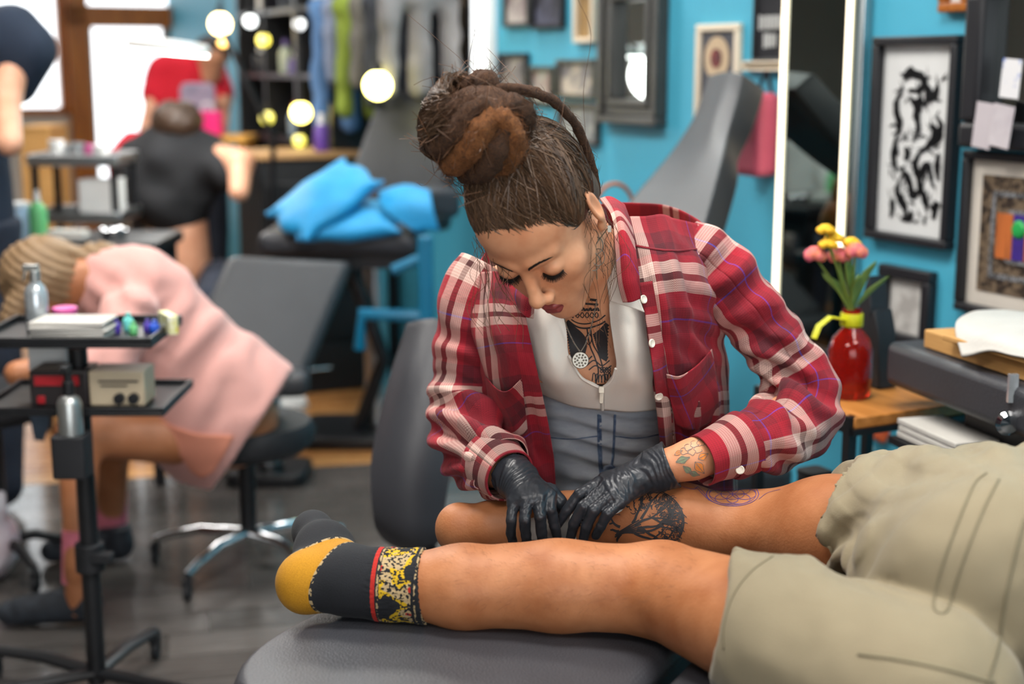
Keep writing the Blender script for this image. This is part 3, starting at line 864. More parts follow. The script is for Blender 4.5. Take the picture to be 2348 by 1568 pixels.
def strokes_px(bvh, lists, w, off=0.0012, n=8, parent=None, name='seam', mt=None):
    st = []
    for pts in lists:
        Pp = []
        for (x, y) in catmull([Vector((p[0], p[1], 0)) for p in pts], n) if False else [(q.x, q.y) for q in catmull([Vector((p[0], p[1], 0)) for p in pts], n)]:
            h = cast(bvh, x, y)
            if h[0] is not None: Pp.append(h[0])
        if len(Pp) > 1: st.append((Pp, w))
    Vv, Ff = ribbon_on(bvh, st, off)
    if not Ff: return None
    return obj(name, mesh_np(name, np.array(Vv), Ff), mt, parent, world=True, solid=0.0008, solid_off=1)
# welt pocket, hems and seat seams as raised stitched cords
for nm, ls, w in (('pocket_welt', [[(2262,1085),(2235,1110),(2200,1190),(2160,1300),(2140,1390),(2168,1404),(2185,1360),(2215,1270),(2255,1170),(2290,1100)]], 0.003),
                  ('hem_stitch', [[(1772,1276),(1724,1310),(1684,1362),(1662,1430),(1660,1490)]], 0.0022),
                  ('seat_seam', [[(2348,1190),(2330,1260),(2310,1350),(2290,1470),(2262,1568)]], 0.004),
                  ('yoke_seam', [[(1968,1500),(2060,1512),(2170,1535),(2280,1566)]], 0.004)):
    strokes_px(SHORTS_BVH, ls, w, parent=shorts, name=nm, mt=M['khaki_seam'])

# tattoos and the violet stencil on the far calf, drawn as strokes on the skin
M['ink'] = mat('tattoo_ink', '#2b2a2d', 0.5, vary=0.2, vscale=60)
M['stencil_ink'] = mat('violet_stencil_ink', '#5b4379', 0.6, vary=0.15, vscale=60)
rng = random.Random(11)
def px_stroke(bvh, pts, w0, w1, n=5):
    sm = catmull([Vector((x, y, 0)) for x, y in pts], n); P = []
    for q in sm:
        h = cast(bvh, q.x, q.y)
        if h[0] is not None: P.append(h[0])
    m = len(P)
    return (P, [w0 + (w1-w0)*i/max(1, m-1) for i in range(m)])
tree = []
def branch(x, y, a, ln, w, dep):
    pts = [(x, y)]; aa = a
    for i in range(4):
        aa += rng.uniform(-0.28, 0.28); x += math.cos(aa)*ln/4; y += math.sin(aa)*ln/4
        pts.append((x, y))
    def inside(p): return ((p[0]-1482)/86)**2 + ((p[1]-1196)/74)**2 < 1.0
    pts = [p for p in pts if inside(p)]
    if len(pts) > 1: tree.append(px_stroke(FAR_BVH, pts, w, w*0.7, 3))
    if dep > 0 and len(pts) > 2:
        for k in range(rng.choice((2, 2, 3))):
            branch(pts[-1][0], pts[-1][1], aa + rng.uniform(-0.95, 0.95), ln*rng.uniform(0.62, 0.85), max(0.0007, w*0.64), dep-1)
for a0, x0, y0 in ((-0.55, 1455, 1205), (-1.1, 1450, 1200), (0.15, 1460, 1215), (0.6, 1455, 1222), (-0.2, 1462, 1210), (-0.85, 1470, 1190), (0.4, 1472, 1212)):
    branch(x0, y0, a0, 44, 0.0042, 6)
for a0, x0, y0 in ((math.pi-0.2, 1420, 1218), (math.pi+0.5, 1422, 1208), (math.pi-0.8, 1424, 1224)):
    branch(x0, y0, a0, 18, 0.0045, 4)
for k in range(7):      # trunk
    tree.append(px_stroke(FAR_BVH, [(1412+rng.uniform(-4, 4), 1222+k*1.5), (1432, 1212+k*1.6), (1448+k*2, 1202+k*3.4), (1466+k*2, 1192+k*5)], 0.0022, 0.0018, 4))
# rim of the round design
for r_, w_ in ((0.98, 0.0018), (0.935, 0.0013)):
    tree.append(px_stroke(FAR_BVH, [(1482+88*r_*math.cos(R(a)), 1196+76*r_*math.sin(R(a))) for a in range(-150, 40, 10)], w_, w_, 3))
for k in range(230):    # leafy hatching round the crown
    a = R(rng.uniform(-140, 50)); r_ = rng.uniform(0.35, 0.98)
    x, y = 1482+86*r_*math.cos(a), 1196+74*r_*math.sin(a); b = a + rng.uniform(-0.9, 0.9)
    tree.append(px_stroke(FAR_BVH, [(x, y), (x+6*math.cos(b), y+6*math.sin(b)), (x+11*math.cos(b+0.4), y+11*math.sin(b+0.4))], 0.0017, 0.0009, 2))
tree = [t for t in tree if len(t[0]) > 1]
Vv, Ff = ribbon_on(FAR_BVH, tree, 0.0005)
obj('tattoo', mesh_np('tattoo', np.array(Vv), Ff), M['ink'], body, world=True)['label'] = 'black tree of life tattoo on the calf'
st = []
cx, cy, ra, rb = 1680, 1133, 60, 30
def circ(x, y, a, b, w): st.append(px_stroke(FAR_BVH, [(x+a*math.cos(R(t)), y+b*math.sin(R(t))) for t in range(0, 361, 20)], w, w, 3))
circ(cx, cy, 60, 27, 0.0013); circ(cx, cy, 54, 24, 0.0011)
for k in range(6):
    circ(cx+27*math.cos(R(60*k)), cy+12*math.sin(R(60*k)), 27, 12, 0.0010)
circ(cx, cy, 27, 12, 0.001)
for l in ([(1592,1117),(1600,1122),(1618,1140),(1632,1150)], [(1600,1116),(1614,1130),(1626,1148)], [(1740,1145),(1760,1130),(1790,1122)], [(1565,1116),(1590,1122),(1600,1116)]):
    st.append(px_stroke(FAR_BVH, l, 0.0012, 0.0012))
st = [t for t in st if len(t[0]) > 1]
Vv, Ff = ribbon_on(FAR_BVH, st, 0.0005)
obj('stencil_print', mesh_np('stencil_print', np.array(Vv), Ff), M['stencil_ink'], body, world=True)['label'] = 'violet petal circle stencil behind the knee'
# ------------------------------------------------------------------ the tattoo artist bending over the client
artist = thing('person', 'tattoo artist in red plaid shirt with dreadlock bun bending over the leg', 'person', (0.12, 2.42, 0.0))
AX = np.array([[0.854, -0.469, -0.228], [-0.499, -0.612, -0.613], [0.148, 0.637, -0.756]])   # head axes: left, up, forward
HS = 1.05
HC = np.array(at(1243, 503, 2.015))
def H(x, y, z): return HC + HS*(AX@np.array([x, y, z], float))
def hp(P): return HC + HS*(np.asarray(P, float)@AX.T)
def hl(P): return ((np.asarray(P, float)-HC)/HS)@AX
M['skin'] = mat('face_skin', '#dea27c', 0.46, col2='#ca8660', vscale=22, bump=0.06, bscale=420, spec=0.42)
def E(S, c, r, k=0.01, mode='+', rot=None):
    Mx = AX if rot is None else AX@np.array(Matrix.Rotation(R(rot[0]), 3, rot[1]))
    S.ell(H(*c), np.array(r)*HS, k*HS, mode, Mx)
def CN(S, a, b, ra, rb, k=0.01, mode='+', **kw): S.cone(H(*a), H(*b), ra*HS, rb*HS, k*HS, mode, **kw)
NB = np.array(at(1378, 668, 2.20))          # base of the neck
S = SDF((-0.16, 1.80, 0.90), (0.42, 2.42, 1.46), 0.0026)
E(S, (0, 0.045, -0.015), (0.073, 0.087, 0.093), 0.01)
E(S, (0, 0.040, 0.036), (0.060, 0.056, 0.050), 0.03)
E(S, (0, -0.030, 0.028), (0.058, 0.072, 0.054), 0.03)
for sx in (-1, 1):
    CN(S, (sx*0.050, -0.050, -0.004), (sx*0.010, -0.101, 0.064), 0.018, 0.015, 0.03)
    E(S, (sx*0.043, -0.024, 0.056), (0.021, 0.019, 0.022), 0.025)
    E(S, (sx*0.028, -0.055, 0.062), (0.022, 0.024, 0.020), 0.02)
CN(S, (0, -0.035, 0.05), (0, -0.085, 0.058), 0.034, 0.026, 0.02)
E(S, (0, -0.104, 0.070), (0.017, 0.014, 0.016), 0.02)
E(S, (0, -0.072, 0.074), (0.026, 0.022, 0.020), 0.02)
for sx in (-1, 1):
    E(S, (sx*0.034, -0.002, 0.100), (0.020, 0.0125, 0.017), 0.012, '-')
    CN(S, (sx*0.013, 0.019, 0.086), (sx*0.045, 0.021, 0.070), 0.0065, 0.0055, 0.014)
CN(S, (0, 0.010, 0.083), (0, -0.034, 0.105), 0.0085, 0.0095, 0.012)
E(S, (0, -0.038, 0.108), (0.0100, 0.009, 0.0100), 0.008)
for sx in (-1, 1):
    E(S, (sx*0.0125, -0.045, 0.098), (0.0072, 0.0066, 0.009), 0.006)
    E(S, (sx*0.0065, -0.0515, 0.1035), (0.0030, 0.0026, 0.0045), 0.003, '-')
    E(S, (sx*0.033, -0.004, 0.0735), (0.0165, 0.0125, 0.0150), 0.0035)
    # ear: plate, rim, hollow, lobe
    E(S, (sx*0.0765, -0.002, -0.014), (0.006, 0.030, 0.018), 0.006, rot=(sx*18, 'Y'))
    E(S, (sx*0.083, 0.002, -0.012), (0.006, 0.020, 0.010), 0.004, '-', rot=(sx*18, 'Y'))
    E(S, (sx*0.074, -0.034, -0.006), (0.005, 0.010, 0.008), 0.006)
CN(S, (-0.018, -0.0745, 0.0935), (0.018, -0.0745, 0.0935), 0.0018, 0.0018, 0.004, '-')
# neck, collar bones, chest
nk = [H(0, -0.055, -0.035), H(0.0, -0.075, -0.045)*0.5+NB*0.5, NB]
S.chain(nk, [0.054, 0.050, 0.058], 0.03)
S.chain([np.array(at(1352,830,2.275)), np.array(at(1365,690,2.26))], [0.120, 0.105], 0.05)
for a in ((1160, 690), (1560, 610)): S.cone(np.array(at(a[0], a[1], 2.30)), np.array(at(1370, 680, 2.22)), 0.06, 0.055, 0.05)
for a in (1268, 1440): S.ell(np.array(at(a, 815, 2.215)), (0.058, 0.055, 0.055), 0.04)
S.half(np.array(at(1380, 868, 2.2)), (0, 0, -1))
V, Q = S.surface(2)
HEAD_BVH = bvh_of(V, Q)
# wrists and forearms inside the cuffs, same body
def limb(S, P, r, k=0.012, **kw): S.chain([np.array(p) for p in P], r, k, **kw)
S = SDF((-0.12, 1.88, 0.74), (0.52, 2.40, 1.10), 0.004)
limb(S, [at(1080,985,2.25), at(1130,1060,2.14), at(1180,1096,2.065), at(1205,1125,2.04)], [0.040, 0.036, 0.027, 0.026])
limb(S, [at(1850,930,2.24), at(1720,1010,2.11), at(1590,1052,2.04), at(1480,1085,2.045)], [0.040, 0.037, 0.029, 0.026])
Va, Qa = S.surface(2)
ARM_BVH = bvh_of(Va, Qa)
abody = obj('body', mesh_np('body', np.concatenate([V, Va]), np.concatenate([Q, Qa+len(V)])), M['skin'], artist, world=True)

# lips, brows, lashes
M['lips'] = mat('mauve_lips', '#8c3f3d', 0.4, vary=0.12, vscale=90)
S = SDF(H(0, -0.072, 0.085)-0.06, H(0, -0.072, 0.085)+0.06, 0.0013)
for sx in (-1, 1):
    CN(S, (sx*0.024, -0.0728, 0.0845), (sx*0.006, -0.0690, 0.0955), 0.0022, 0.0042, 0.003); CN(S, (sx*0.006, -0.0690, 0.0955), (0, -0.0700, 0.0960), 0.0042, 0.0036, 0.003)
    CN(S, (sx*0.022, -0.0745, 0.0850), (sx*0.007, -0.0795, 0.0930), 0.0022, 0.0054, 0.003); CN(S, (sx*0.007, -0.0795, 0.0930), (0, -0.0798, 0.0935), 0.0054, 0.0054, 0.003)
CN(S, (-0.018, -0.0742, 0.0975), (0.018, -0.0742, 0.0975), 0.0010, 0.0010, 0.002, '-')
Vl, Ql = S.surface(1); obj('lips', mesh_np('lips', Vl, Ql), M['lips'], artist, world=True)
M['lash'] = mat('dark_lashes', '#120d0b', 0.6, vary=0.2)
rng = random.Random(5)
mbe = MB()
for sx in (-1, 1):
    m1 = MB()
    for i in range(26):
        t = -1 + 2*i/25
        x = sx*0.033 + t*0.0155
        y0 = -0.0115 + 0.0035*t*t; z0 = 0.0882 - 0.0055*t*t
        b = H(x, y0, z0); ln = 0.0088*(1 - 0.25*abs(t))*rng.uniform(0.85, 1.15)
        tip = H(x + t*0.0045 + rng.uniform(-.001, .001), y0 - ln*0.75, z0 + ln*0.62); md = H(x + t*0.0018, y0 - ln*0.45, z0 + ln*0.22)
        m1.tube([b, md, tip], [0.0008, 0.0006, 0.0002], 4)
    m1.tube([H(sx*0.033 + t*0.0165, -0.0108 + 0.0038*t*t, 0.0878 - 0.0062*t*t) for t in np.linspace(-1, 1, 13)], 0.0009, 5)
    m1.build('eyelash', M['lash'], artist, world=True)
    st = []
    for i in range(60):
        t = i/59; x = sx*(0.012 + 0.036*t); y = 0.0165 + 0.008*math.sin(t*2.2) - 0.004*t
        for k in range(2):
            yy = y + rng.uniform(-0.0028, 0.0028)*(1-0.6*t)
            st.append(([H(x, yy, 0.1), H(x + sx*0.0035, yy + 0.0022*(1-t), 0.1-0.01*t), H(x + sx*0.0065, yy + 0.0026*(1-1.4*t), 0.1-0.01*t)], [0.0013, 0.0012, 0.0004]))
    Vv, Ff = ribbon_on(HEAD_BVH, st, 0.0006)
    obj('eyebrow', mesh_np('eyebrow', np.array(Vv), Ff), M['lash'], artist, world=True)

# ---- hair
def hair_material(name, c1, c2, rough=0.45, fuzzy=0):
    m, nt, b = _nt(name)
    g = N(nt, 'ShaderNodeNewGeometry'); tc = N(nt, 'ShaderNodeTexCoord')
    nz = N(nt, 'ShaderNodeTexNoise', i_Scale=(170.0 if fuzzy else 120.0), i_Detail=(7.0 if fuzzy else 3.0), i_Roughness=(0.75 if fuzzy else 0.5), i_Distortion=(1.5 if fuzzy else 0.0)); nt.links.new(tc.outputs['Object'], nz.inputs['Vector'])
    f = mth(nt, 'MULTIPLY_ADD', g.outputs['Random Per Island'], 0.75, mth(nt, 'MULTIPLY', nz.outputs[0], 0.25))
    if fuzzy: f = mth(nt, 'MULTIPLY_ADD', mth(nt, 'SUBTRACT', nz.outputs[0], 0.5), 2.6, 0.5)
    nt.links.new(mixc(nt, f, hexc(c1), hexc(c2)), b.inputs['Base Color'])
    b.inputs['Roughness'].default_value = rough; b.inputs['Specular IOR Level'].default_value = 0.45
    bp = N(nt, 'ShaderNodeBump', i_Strength=(1.0 if fuzzy else 0.4), i_Distance=(0.006 if fuzzy else 0.002)); nt.links.new(nz.outputs[0], bp.inputs['Height']); nt.links.new(bp.outputs[0], b.inputs['Normal'])
    return m
M['hair'] = hair_material('dark_brown_hair', '#241812', '#70553f')
M['dread'] = hair_material('brown_dreadlock', '#24140c', '#714a2d', 0.85, 1)
M['dread_red'] = hair_material('auburn_dreadlock', '#4d2810', '#b06f38', 0.85, 1)
M['wisp'] = hair_material('loose_hair', '#3a2418', '#7b553a')
CC = np.array([0, 0.045, -0.015]); CR = np.array([0.0775, 0.0925, 0.0985])
def oncap(P, off=0.0):
    d = np.asarray(P, float)-CC; k = 1/np.sqrt(((d/CR)**2).sum(-1, keepdims=True)); q = CC + d*k
    return q + d/np.linalg.norm(d, axis=-1, keepdims=True)*off
S = SDF((-0.14, 1.80, 1.10), (0.24, 2.22, 1.46), 0.003)
E(S, CC, CR, 0.01)
E(S, (0, -0.02, -0.06), (0.058, 0.055, 0.050), 0.02)
hn = AX@np.array([0, -0.60, 0.80]); S.half(H(0, 0.073, 0.075), hn, 0.006)
hn2 = AX@np.array([0, -0.75, 0.66]); S.half(H(0, -0.03, -0.01), hn2, 0.006)
Vh, Qh = S.surface(2)
hcap = obj('hair', mesh_np('hair', Vh, Qh), M['hair'], artist, world=True)
BUN = np.array([-0.012, 0.158, -0.030]); 
rng = random.Random(21); nr = np.random.RandomState(3)
mb = MB()
for i in range(1500):
    # roots: mostly along the front hairline, some over the whole cap
    a = rng.uniform(-math.pi, math.pi)
    if i % 3:
        x = 0.070*math.sin(a*0.5)*rng.uniform(0.9, 1.02); yy = 0.080 - 1.12*abs(x)**1.0*0.95 + rng.uniform(-0.006, 0.010)
        zz = 0.080 - (0.085-0.9*yy)*0.75
        root = oncap(np.array([x, yy, zz]))
    else:
        d = nr.randn(3); d[2] -= 0.4; d[1] += 0.2; root = oncap(CC + d)
        if -0.60*root[1]+0.80*root[2] > 0.012 or root[1] < -0.03: continue
    tgt = BUN + nr.randn(3)*np.array([0.022, 0.004, 0.022]) + np.array([0, -0.035, 0.0])
    P = []
    off = rng.uniform(0.0008, 0.0042); sway = nr.randn(3)*0.004
    for t in np.linspace(0, 1, 11):
        p = root*(1-t) + tgt*t + sway*math.sin(math.pi*t)
        q = oncap(p, off*min(1, 4*t)+0.0004)
        w = max(0.0, (t-0.72)/0.28)
        P.append(hp(q*(1-w) + (tgt*w + q*(1-w))*w if w > 0 else q))
    mb.tube([Vector(p) for p in P], [0.0009]*9 + [0.0007, 0.0005], 3, cap=False)
mb.build('hair_strands', M['hair'], hcap, world=True)
# bun of wound dreadlocks
bun = obj('hair_bun', None or MB().sphere((0, 0, 0), 1, 20, 14).mesh('hair_bun', True), M['dread'], artist)
for v in bun.data.vertices: v.co = Vector(hp(BUN + np.array([v.co.x*0.058, v.co.y*0.050 + 0.010, v.co.z*0.056])))
bun.matrix_parent_inverse = wmat(artist).inverted()
def rope(path, r, mt, name='dreadlock', seed=0, fuzz=75):
    P = np.array(catmull([Vector(p) for p in path], 8)); n = 14
    T, Nn, Bb = frames_along(P); m = len(P); G = np.zeros((m, n, 3)); rr = r if hasattr(r, '__len__') else [r]*len(path)
    rad = np.interp(np.linspace(0, 1, m), np.linspace(0, 1, len(rr)), rr)
    rad[0] *= 0.5; rad[-1] *= 0.4
    an = np.linspace(0, 2*math.pi, n, endpoint=False)
    for k in range(n):
        G[:, k] = P + (Nn*math.cos(an[k]) + Bb*math.sin(an[k]))*rad[:, None]
    c = G - P[:, None]; d = 1 + 0.20*vnoise(G, 90, seed) + 0.16*vnoise(G, 260, seed+1)
    G = P[:, None] + c*d[..., None]
    V = np.concatenate([G.reshape(-1, 3), P[:1], P[-1:]]); F = [tuple(q) for q in grid_faces(m, n, True)[:, ::-1]]
    o = obj(name, mesh_np(name, V, F + [(k, (k+1) % n, m*n) for k in range(n)] + [((m-1)*n+(k+1) % n, (m-1)*n+k, m*n+1) for k in range(n)]), mt, bun, world=True)
    mb = MB(); rg = random.Random(seed)
    for i in range(int(fuzz*len(path))):
        j = rg.randrange(2, m-2); k = rg.randrange(n); p = Vector(G[j, k]); nn = (p - Vector(P[j])).normalized(); t = Vector(T[j])
        sd = 1 if rg.random() < 0.5 else -1
        mb.tube([p - nn*0.002, p + nn*0.0025 + t*0.006*sd, p + nn*rg.uniform(0.002, 0.008) + t*rg.uniform(0.010, 0.02)*sd], [0.00035, 0.0003, 0.0001], 3, cap=False)
    mb.build('hair_fuzz', mt, o, world=True)
    return o
def bl_(a, e, r=1.0, sy=0.85):
    """point on the bun: azimuth a (0 = front, + to her left), elevation e"""
    return hp(BUN + np.array([math.sin(R(a))*math.cos(R(e))*0.060*r, math.sin(R(e))*0.060*r*sy + 0.012, math.cos(R(a))*math.cos(R(e))*0.060*r]))
rope([bl_(-75, -28), bl_(-45, -18), bl_(-15, 2), bl_(15, 24), bl_(45, 38), bl_(75, 34)], [0.015, 0.017, 0.018, 0.018, 0.017, 0.013], M['dread_red'], seed=1)
rope([bl_(-95, -40), bl_(-60, -48), bl_(-25, -38), bl_(10, -20), bl_(40, 2), bl_(70, 12)], [0.015, 0.018, 0.020, 0.019, 0.017, 0.014], M['dread'], seed=2)
rope([bl_(75, 40, 1.0), bl_(70, 12, 1.08), bl_(58, -14, 1.08), bl_(38, -36, 1.05), bl_(10, -52, 1.02), bl_(-25, -58)], [0.013, 0.016, 0.018, 0.018, 0.017, 0.014], M['dread_red'], seed=3)
rope([bl_(-110, -30), bl_(-80, -58), bl_(-30, -66, 1.05), bl_(20, -62, 1.05), bl_(60, -50), bl_(95, -40)], [0.014, 0.017, 0.018, 0.017, 0.016, 0.012], M['dread'], seed=4)
rope([bl_(-100, 10), bl_(-70, 12), bl_(-35, 26), bl_(0, 48), bl_(40, 62), bl_(90, 50)], [0.014, 0.017, 0.018, 0.017, 0.015, 0.012], M['dread'], seed=5)
rope([bl_(-120, 30), bl_(-85, 42), bl_(-50, 56), bl_(0, 76), bl_(90, 66)], [0.014, 0.016, 0.016, 0.015, 0.012], M['dread'], seed=6)
rope([bl_(100, 30), bl_(105, 0), bl_(110, -30), bl_(120, -50)], [0.014, 0.017, 0.017, 0.012], M['dread'], seed=7)
rope([bl_(-130, 40), bl_(-125, 5), bl_(-120, -30), bl_(-110, -55)], [0.014, 0.018, 0.018, 0.012], M['dread'], seed=8)
rope([bl_(150, 40), bl_(180, 20), bl_(-150, 10), bl_(-130, -10)], [0.014, 0.018, 0.018, 0.014], M['dread'], seed=9)
# smooth hair wrapped over the left and top of the bun
mb = MB()
for i in range(900):
    a0 = rng.uniform(-165, -62); e0 = rng.uniform(-45, 20); a1 = a0 + rng.uniform(15, 70); e1 = rng.uniform(45, 85)
    k0 = rng.uniform(1.14, 1.30); P = []
    for q in range(6):
        f_ = q/5; a_ = a0 + (a1-a0)*f_**1.6; e_ = e0 + (e1-e0)*math.sin(f_*math.pi/2)
        P.append(Vector(bl_(a_, e_, k0 + 0.05*math.sin(f_*math.pi), 0.9)) + Vector(nr.randn(3)*0.0012))
    mb.tube(catmull(P, 3), [0.0005]*16, 3, cap=False)
mb.build('wrapped_hair', M['hair'], bun, world=True)
# one thin dread arching from the bun round behind the ear
PZ = [at(1130,200,1.93), at(1195,205,1.94), at(1262,228,1.97), at(1312,275,2.01), at(1342,335,2.04), at(1362,400,2.06), at(1372,450,2.07)]
rope([tuple(p) for p in PZ], [0.006, 0.0075, 0.0075, 0.007, 0.0068, 0.006, 0.005], M['dread'], seed=12, fuzz=12)
# flyaway and loose strands
mb = MB()
def wisps(starts, ends, n, sag, r=0.0005, jit=0.012):
    for i in range(n):
        a = Vector(starts[rng.randrange(len(starts))]) + Vector(nr.randn(3)*jit*0.35); b = Vector(ends[rng.randrange(len(ends))]) + Vector(nr.randn(3)*jit)
        m1 = a.lerp(b, 0.35) + Vector(nr.randn(3)*sag); m2 = a.lerp(b, 0.7) + Vector(nr.randn(3)*sag)
        mb.tube(catmull([a, m1, m2, b], 6), r, 3, cap=False)
wisps([H(-0.066, 0.035, 0.045)], [at(1110,690,1.97), at(1150,740,1.98), at(1120,780,1.99), at(1175,700,1.96)], 24, 0.010, 0.0004, jit=0.016)
wisps([H(0.072, 0.01, 0.005), H(0.074, 0.0, 0.0)], [at(1388,780,2.02), at(1375,700,2.0), at(1395,640,2.04), at(1380,600,2.02)], 13, 0.011, 0.00035, jit=0.010)
wisps([hp(oncap(CC + nr.randn(3)))  for _ in range(30)], [hp(BUN + nr.randn(3)*0.06) for _ in range(30)], 60, 0.012, 0.0004)
wisps([bl_(rng.uniform(-180, 180), rng.uniform(-40, 80)) for _ in range(30)], [bl_(rng.uniform(-180, 180), rng.uniform(-60, 85), 1.5) for _ in range(40)], 70, 0.012, 0.0004)
wisps([H(0.05, -0.02, -0.06)], [at(1400,560,2.1), at(1395,620,2.08), at(1390,690,2.05)], 16, 0.010, 0.0004, 0.010)
mb.build('loose_strands', M['wisp'], hcap, world=True)

# ear jewellery and necklace
M['silver'] = mat('silver', '#8f8a80', 0.38, 1.0, vary=0.1, vscale=300)
mb = MB(); ear = H(0.080, -0.040, -0.004)
mb.box(ear + np.array([0.002, -0.006, 0]), (0.005, 0.003, 0.009))
for i, (px, py) in enumerate(((1358, 545), (1368, 563), (1372, 590), (1362, 602))):
    c = Vector(at(px, py, 2.0)); mb.tube([c + Vector((math.cos(a)*0.009, 0.001*i, math.sin(a)*0.012)) for a in np.linspace(0, 6.28, 20, endpoint=False)], 0.0006, 5, closed=True)
mb.tube([Vector(ear), at(1366, 560, 2.0), at(1369, 640, 2.01)], 0.0008, 5)
mb.build('earring', M['silver'], artist, world=True)
cast_h = lambda px, py: cast(HEAD_BVH, px, py)
mb = MB(); pth = []
for (px, py) in ((1290, 712), (1300, 750), (1316, 785), (1330, 806)): pth.append(Vector(at(px, py, 2.108)))
pth2 = [Vector(at(px, py, 2.108)) for (px, py) in ((1368, 690), (1358, 740), (1344, 785), (1332, 806))]
for pp in (pth, pth2):
    c = catmull(pp, 12)
    for i in range(len(c)-1): mb.sphere(c[i], 0.0013, 6, 4)
    mb.tube(c, 0.0007, 4)
nl = mb.build('necklace', M['silver'], artist, world=True)
pc = Vector(at(1331, 826, 2.104)); mb = MB()
rotp = Matrix.Rotation(R(78), 3, 'X')
mb.lathe([(0.0001, -0.0015), (0.0120, -0.0015), (0.0128, 0.0), (0.0120, 0.0015), (0.0001, 0.0015)], pc, 24, rotp)
for r_, n_ in ((0.0045, 6), (0.0085, 11)):
    for k in range(n_):
        a = 2*math.pi*k/n_; mb.sphere(pc + rotp@Vector((r_*math.cos(a), r_*math.sin(a), 0.0018)), 0.0016, 6, 4)
mb.build('pendant', M['silver'], nl, world=True)

# chest and neck ink: outlines and filled fields
ink = []
def istroke(pts, w0=0.0016, w1=None, bvh=HEAD_BVH): 
    s = px_stroke(bvh, pts, w0, w1 or w0, 5)
    keep = [i for i, p in enumerate(s[0]) if not (hl(np.array(p))[2] > -0.005 and hl(np.array(p))[1] > -0.135)]
    s = ([s[0][i] for i in keep], [s[1][i] for i in keep])
    if len(s[0]) > 1: ink.append(s)
istroke([(1300,690),(1330,684),(1368,688)], 0.005); istroke([(1298,702),(1335,696),(1372,698)], 0.004)
for k in range(9): istroke([(1302+k*8, 712), (1306+k*8, 706+2*(k % 2)), (1309+k*8, 713)], 0.003)
for k in range(6):
    x = 1308+k*11; istroke([(x, 724), (x+5, 716), (x+9, 722), (x+6, 728), (x+1, 724)], 0.0016)
istroke([(1296,720),(1320,738),(1345,742),(1372,734),(1388,722)], 0.0022); istroke([(1298,730),(1322,748),(1346,752),(1374,744),(1388,736)], 0.003)
for k in range(14):
    istroke([(1299+k*0.8, 738+k*6.2), (1314, 750+k*5.2), (1331, 763+k*4.2), (1346-abs(k-6)*0.8, 774+k*3.4)], 0.0085, 0.0030)      # dark left field
for k in range(12):
    istroke([(1360+k*1.3, 768+k*4.4), (1377, 757+k*5.4), (1393, 742+k*7.4)], 0.0030, 0.0085)                              # dark right field
istroke([(1346,752),(1352,790),(1364,820),(1372,850),(1366,880)], 0.0022); istroke([(1354,752),(1360,788),(1374,815),(1384,850),(1390,872)], 0.0022)
istroke([(1312,800),(1326,818),(1344,826),(1358,816)], 0.0022); istroke([(1310,812),(1324,828),(1342,836)], 0.0018); istroke([(1350,762),(1343,776),(1350,790),(1357,776),(1350,762)], 0.0016)
istroke([(1345,838),(1362,826),(1380,838),(1398,826)], 0.002); istroke([(1350,848),(1366,838),(1384,848),(1402,838)], 0.002)
for k in range(6):
    x, y = 1362+k*7, 868-abs(k-2.5)*2; istroke([(x-4, y+10), (x-2, y-6), (x+2, y-6), (x+4, y+10)], 0.0016)
for k in range(8):
    x = 1376 + (k % 4)*6; y = 845+6*(k//4); istroke([(x, y), (x+3, y-3), (x+6, y), (x+3, y+3), (x, y)], 0.0015)
Vv, Ff = ribbon_on(HEAD_BVH, ink, 0.0006)
obj('tattoo', mesh_np('tattoo', np.array(Vv), Ff), M['ink'], abody, world=True)['label'] = 'black ornamental neck and chest tattoo'
# forearm ink near the gloves
M['ink_green'] = mat('green_tattoo_ink', '#7f8d70', 0.5, vary=0.15, vscale=80); M['ink_orange'] = mat('orange_tattoo_ink', '#d9843f', 0.5, vary=0.15, vscale=80); M['ink_grey'] = mat('grey_tattoo_ink', '#7d6f68', 0.5, vary=0.2, vscale=90)
def arm_ink(lists, w, mt, lab):
    st = [px_stroke(ARM_BVH, l, w, w, 5) for l in lists]; st = [s for s in st if len(s[0]) > 1]
    Vv, Ff = ribbon_on(ARM_BVH, st, 0.0006 if mt is M['ink_grey'] else 0.0004)
    if Ff: obj('tattoo', mesh_np('tattoo', np.array(Vv), Ff), mt, abody, world=True)['label'] = lab
def leaf_fill(cx, cy, ln, wd, ang, n=7):
    out = []
    for k in range(n):
        o_ = (k-(n-1)/2)/((n-1)/2); c_, s_ = math.cos(ang), math.sin(ang)
        out.append([(cx + c_*a - s_*b, cy + s_*a + c_*b) for a, b in ((-ln/2*(1-0.5*abs(o_)), 0.0), (0, o_*wd/2), (ln/2*(1-0.5*abs(o_)), 0.0))])
    return out
def leaf_line(cx, cy, ln, wd, ang):
    c_, s_ = math.cos(ang), math.sin(ang)
    return [[(cx + c_*a - s_*b, cy + s_*a + c_*b) for a, b in ((-ln/2, 0), (-ln*0.1, q*wd/2), (ln/2, 0))] for q in (-1, 0, 1)]
green = [(1566,1054,34,15,-0.35), (1578,1078,30,12,0.7), (1592,1086,26,11,0.25)]; orange = [(1604,1072,34,20,0.9), (1612,1046,26,16,-0.5), (1556,1038,22,9,-0.5)]
arm_ink([l for g_ in green for l in leaf_fill(*g_)], 0.0028, M['ink_green'], 'green leaf tattoo on the forearm')
arm_ink([l for g_ in orange for l in leaf_fill(*g_)], 0.0030, M['ink_orange'], 'orange petal tattoo on the forearm')
fl = []; fl2 = []
for g_ in green + orange: fl += leaf_line(*g_)
rgf = random.Random(6)
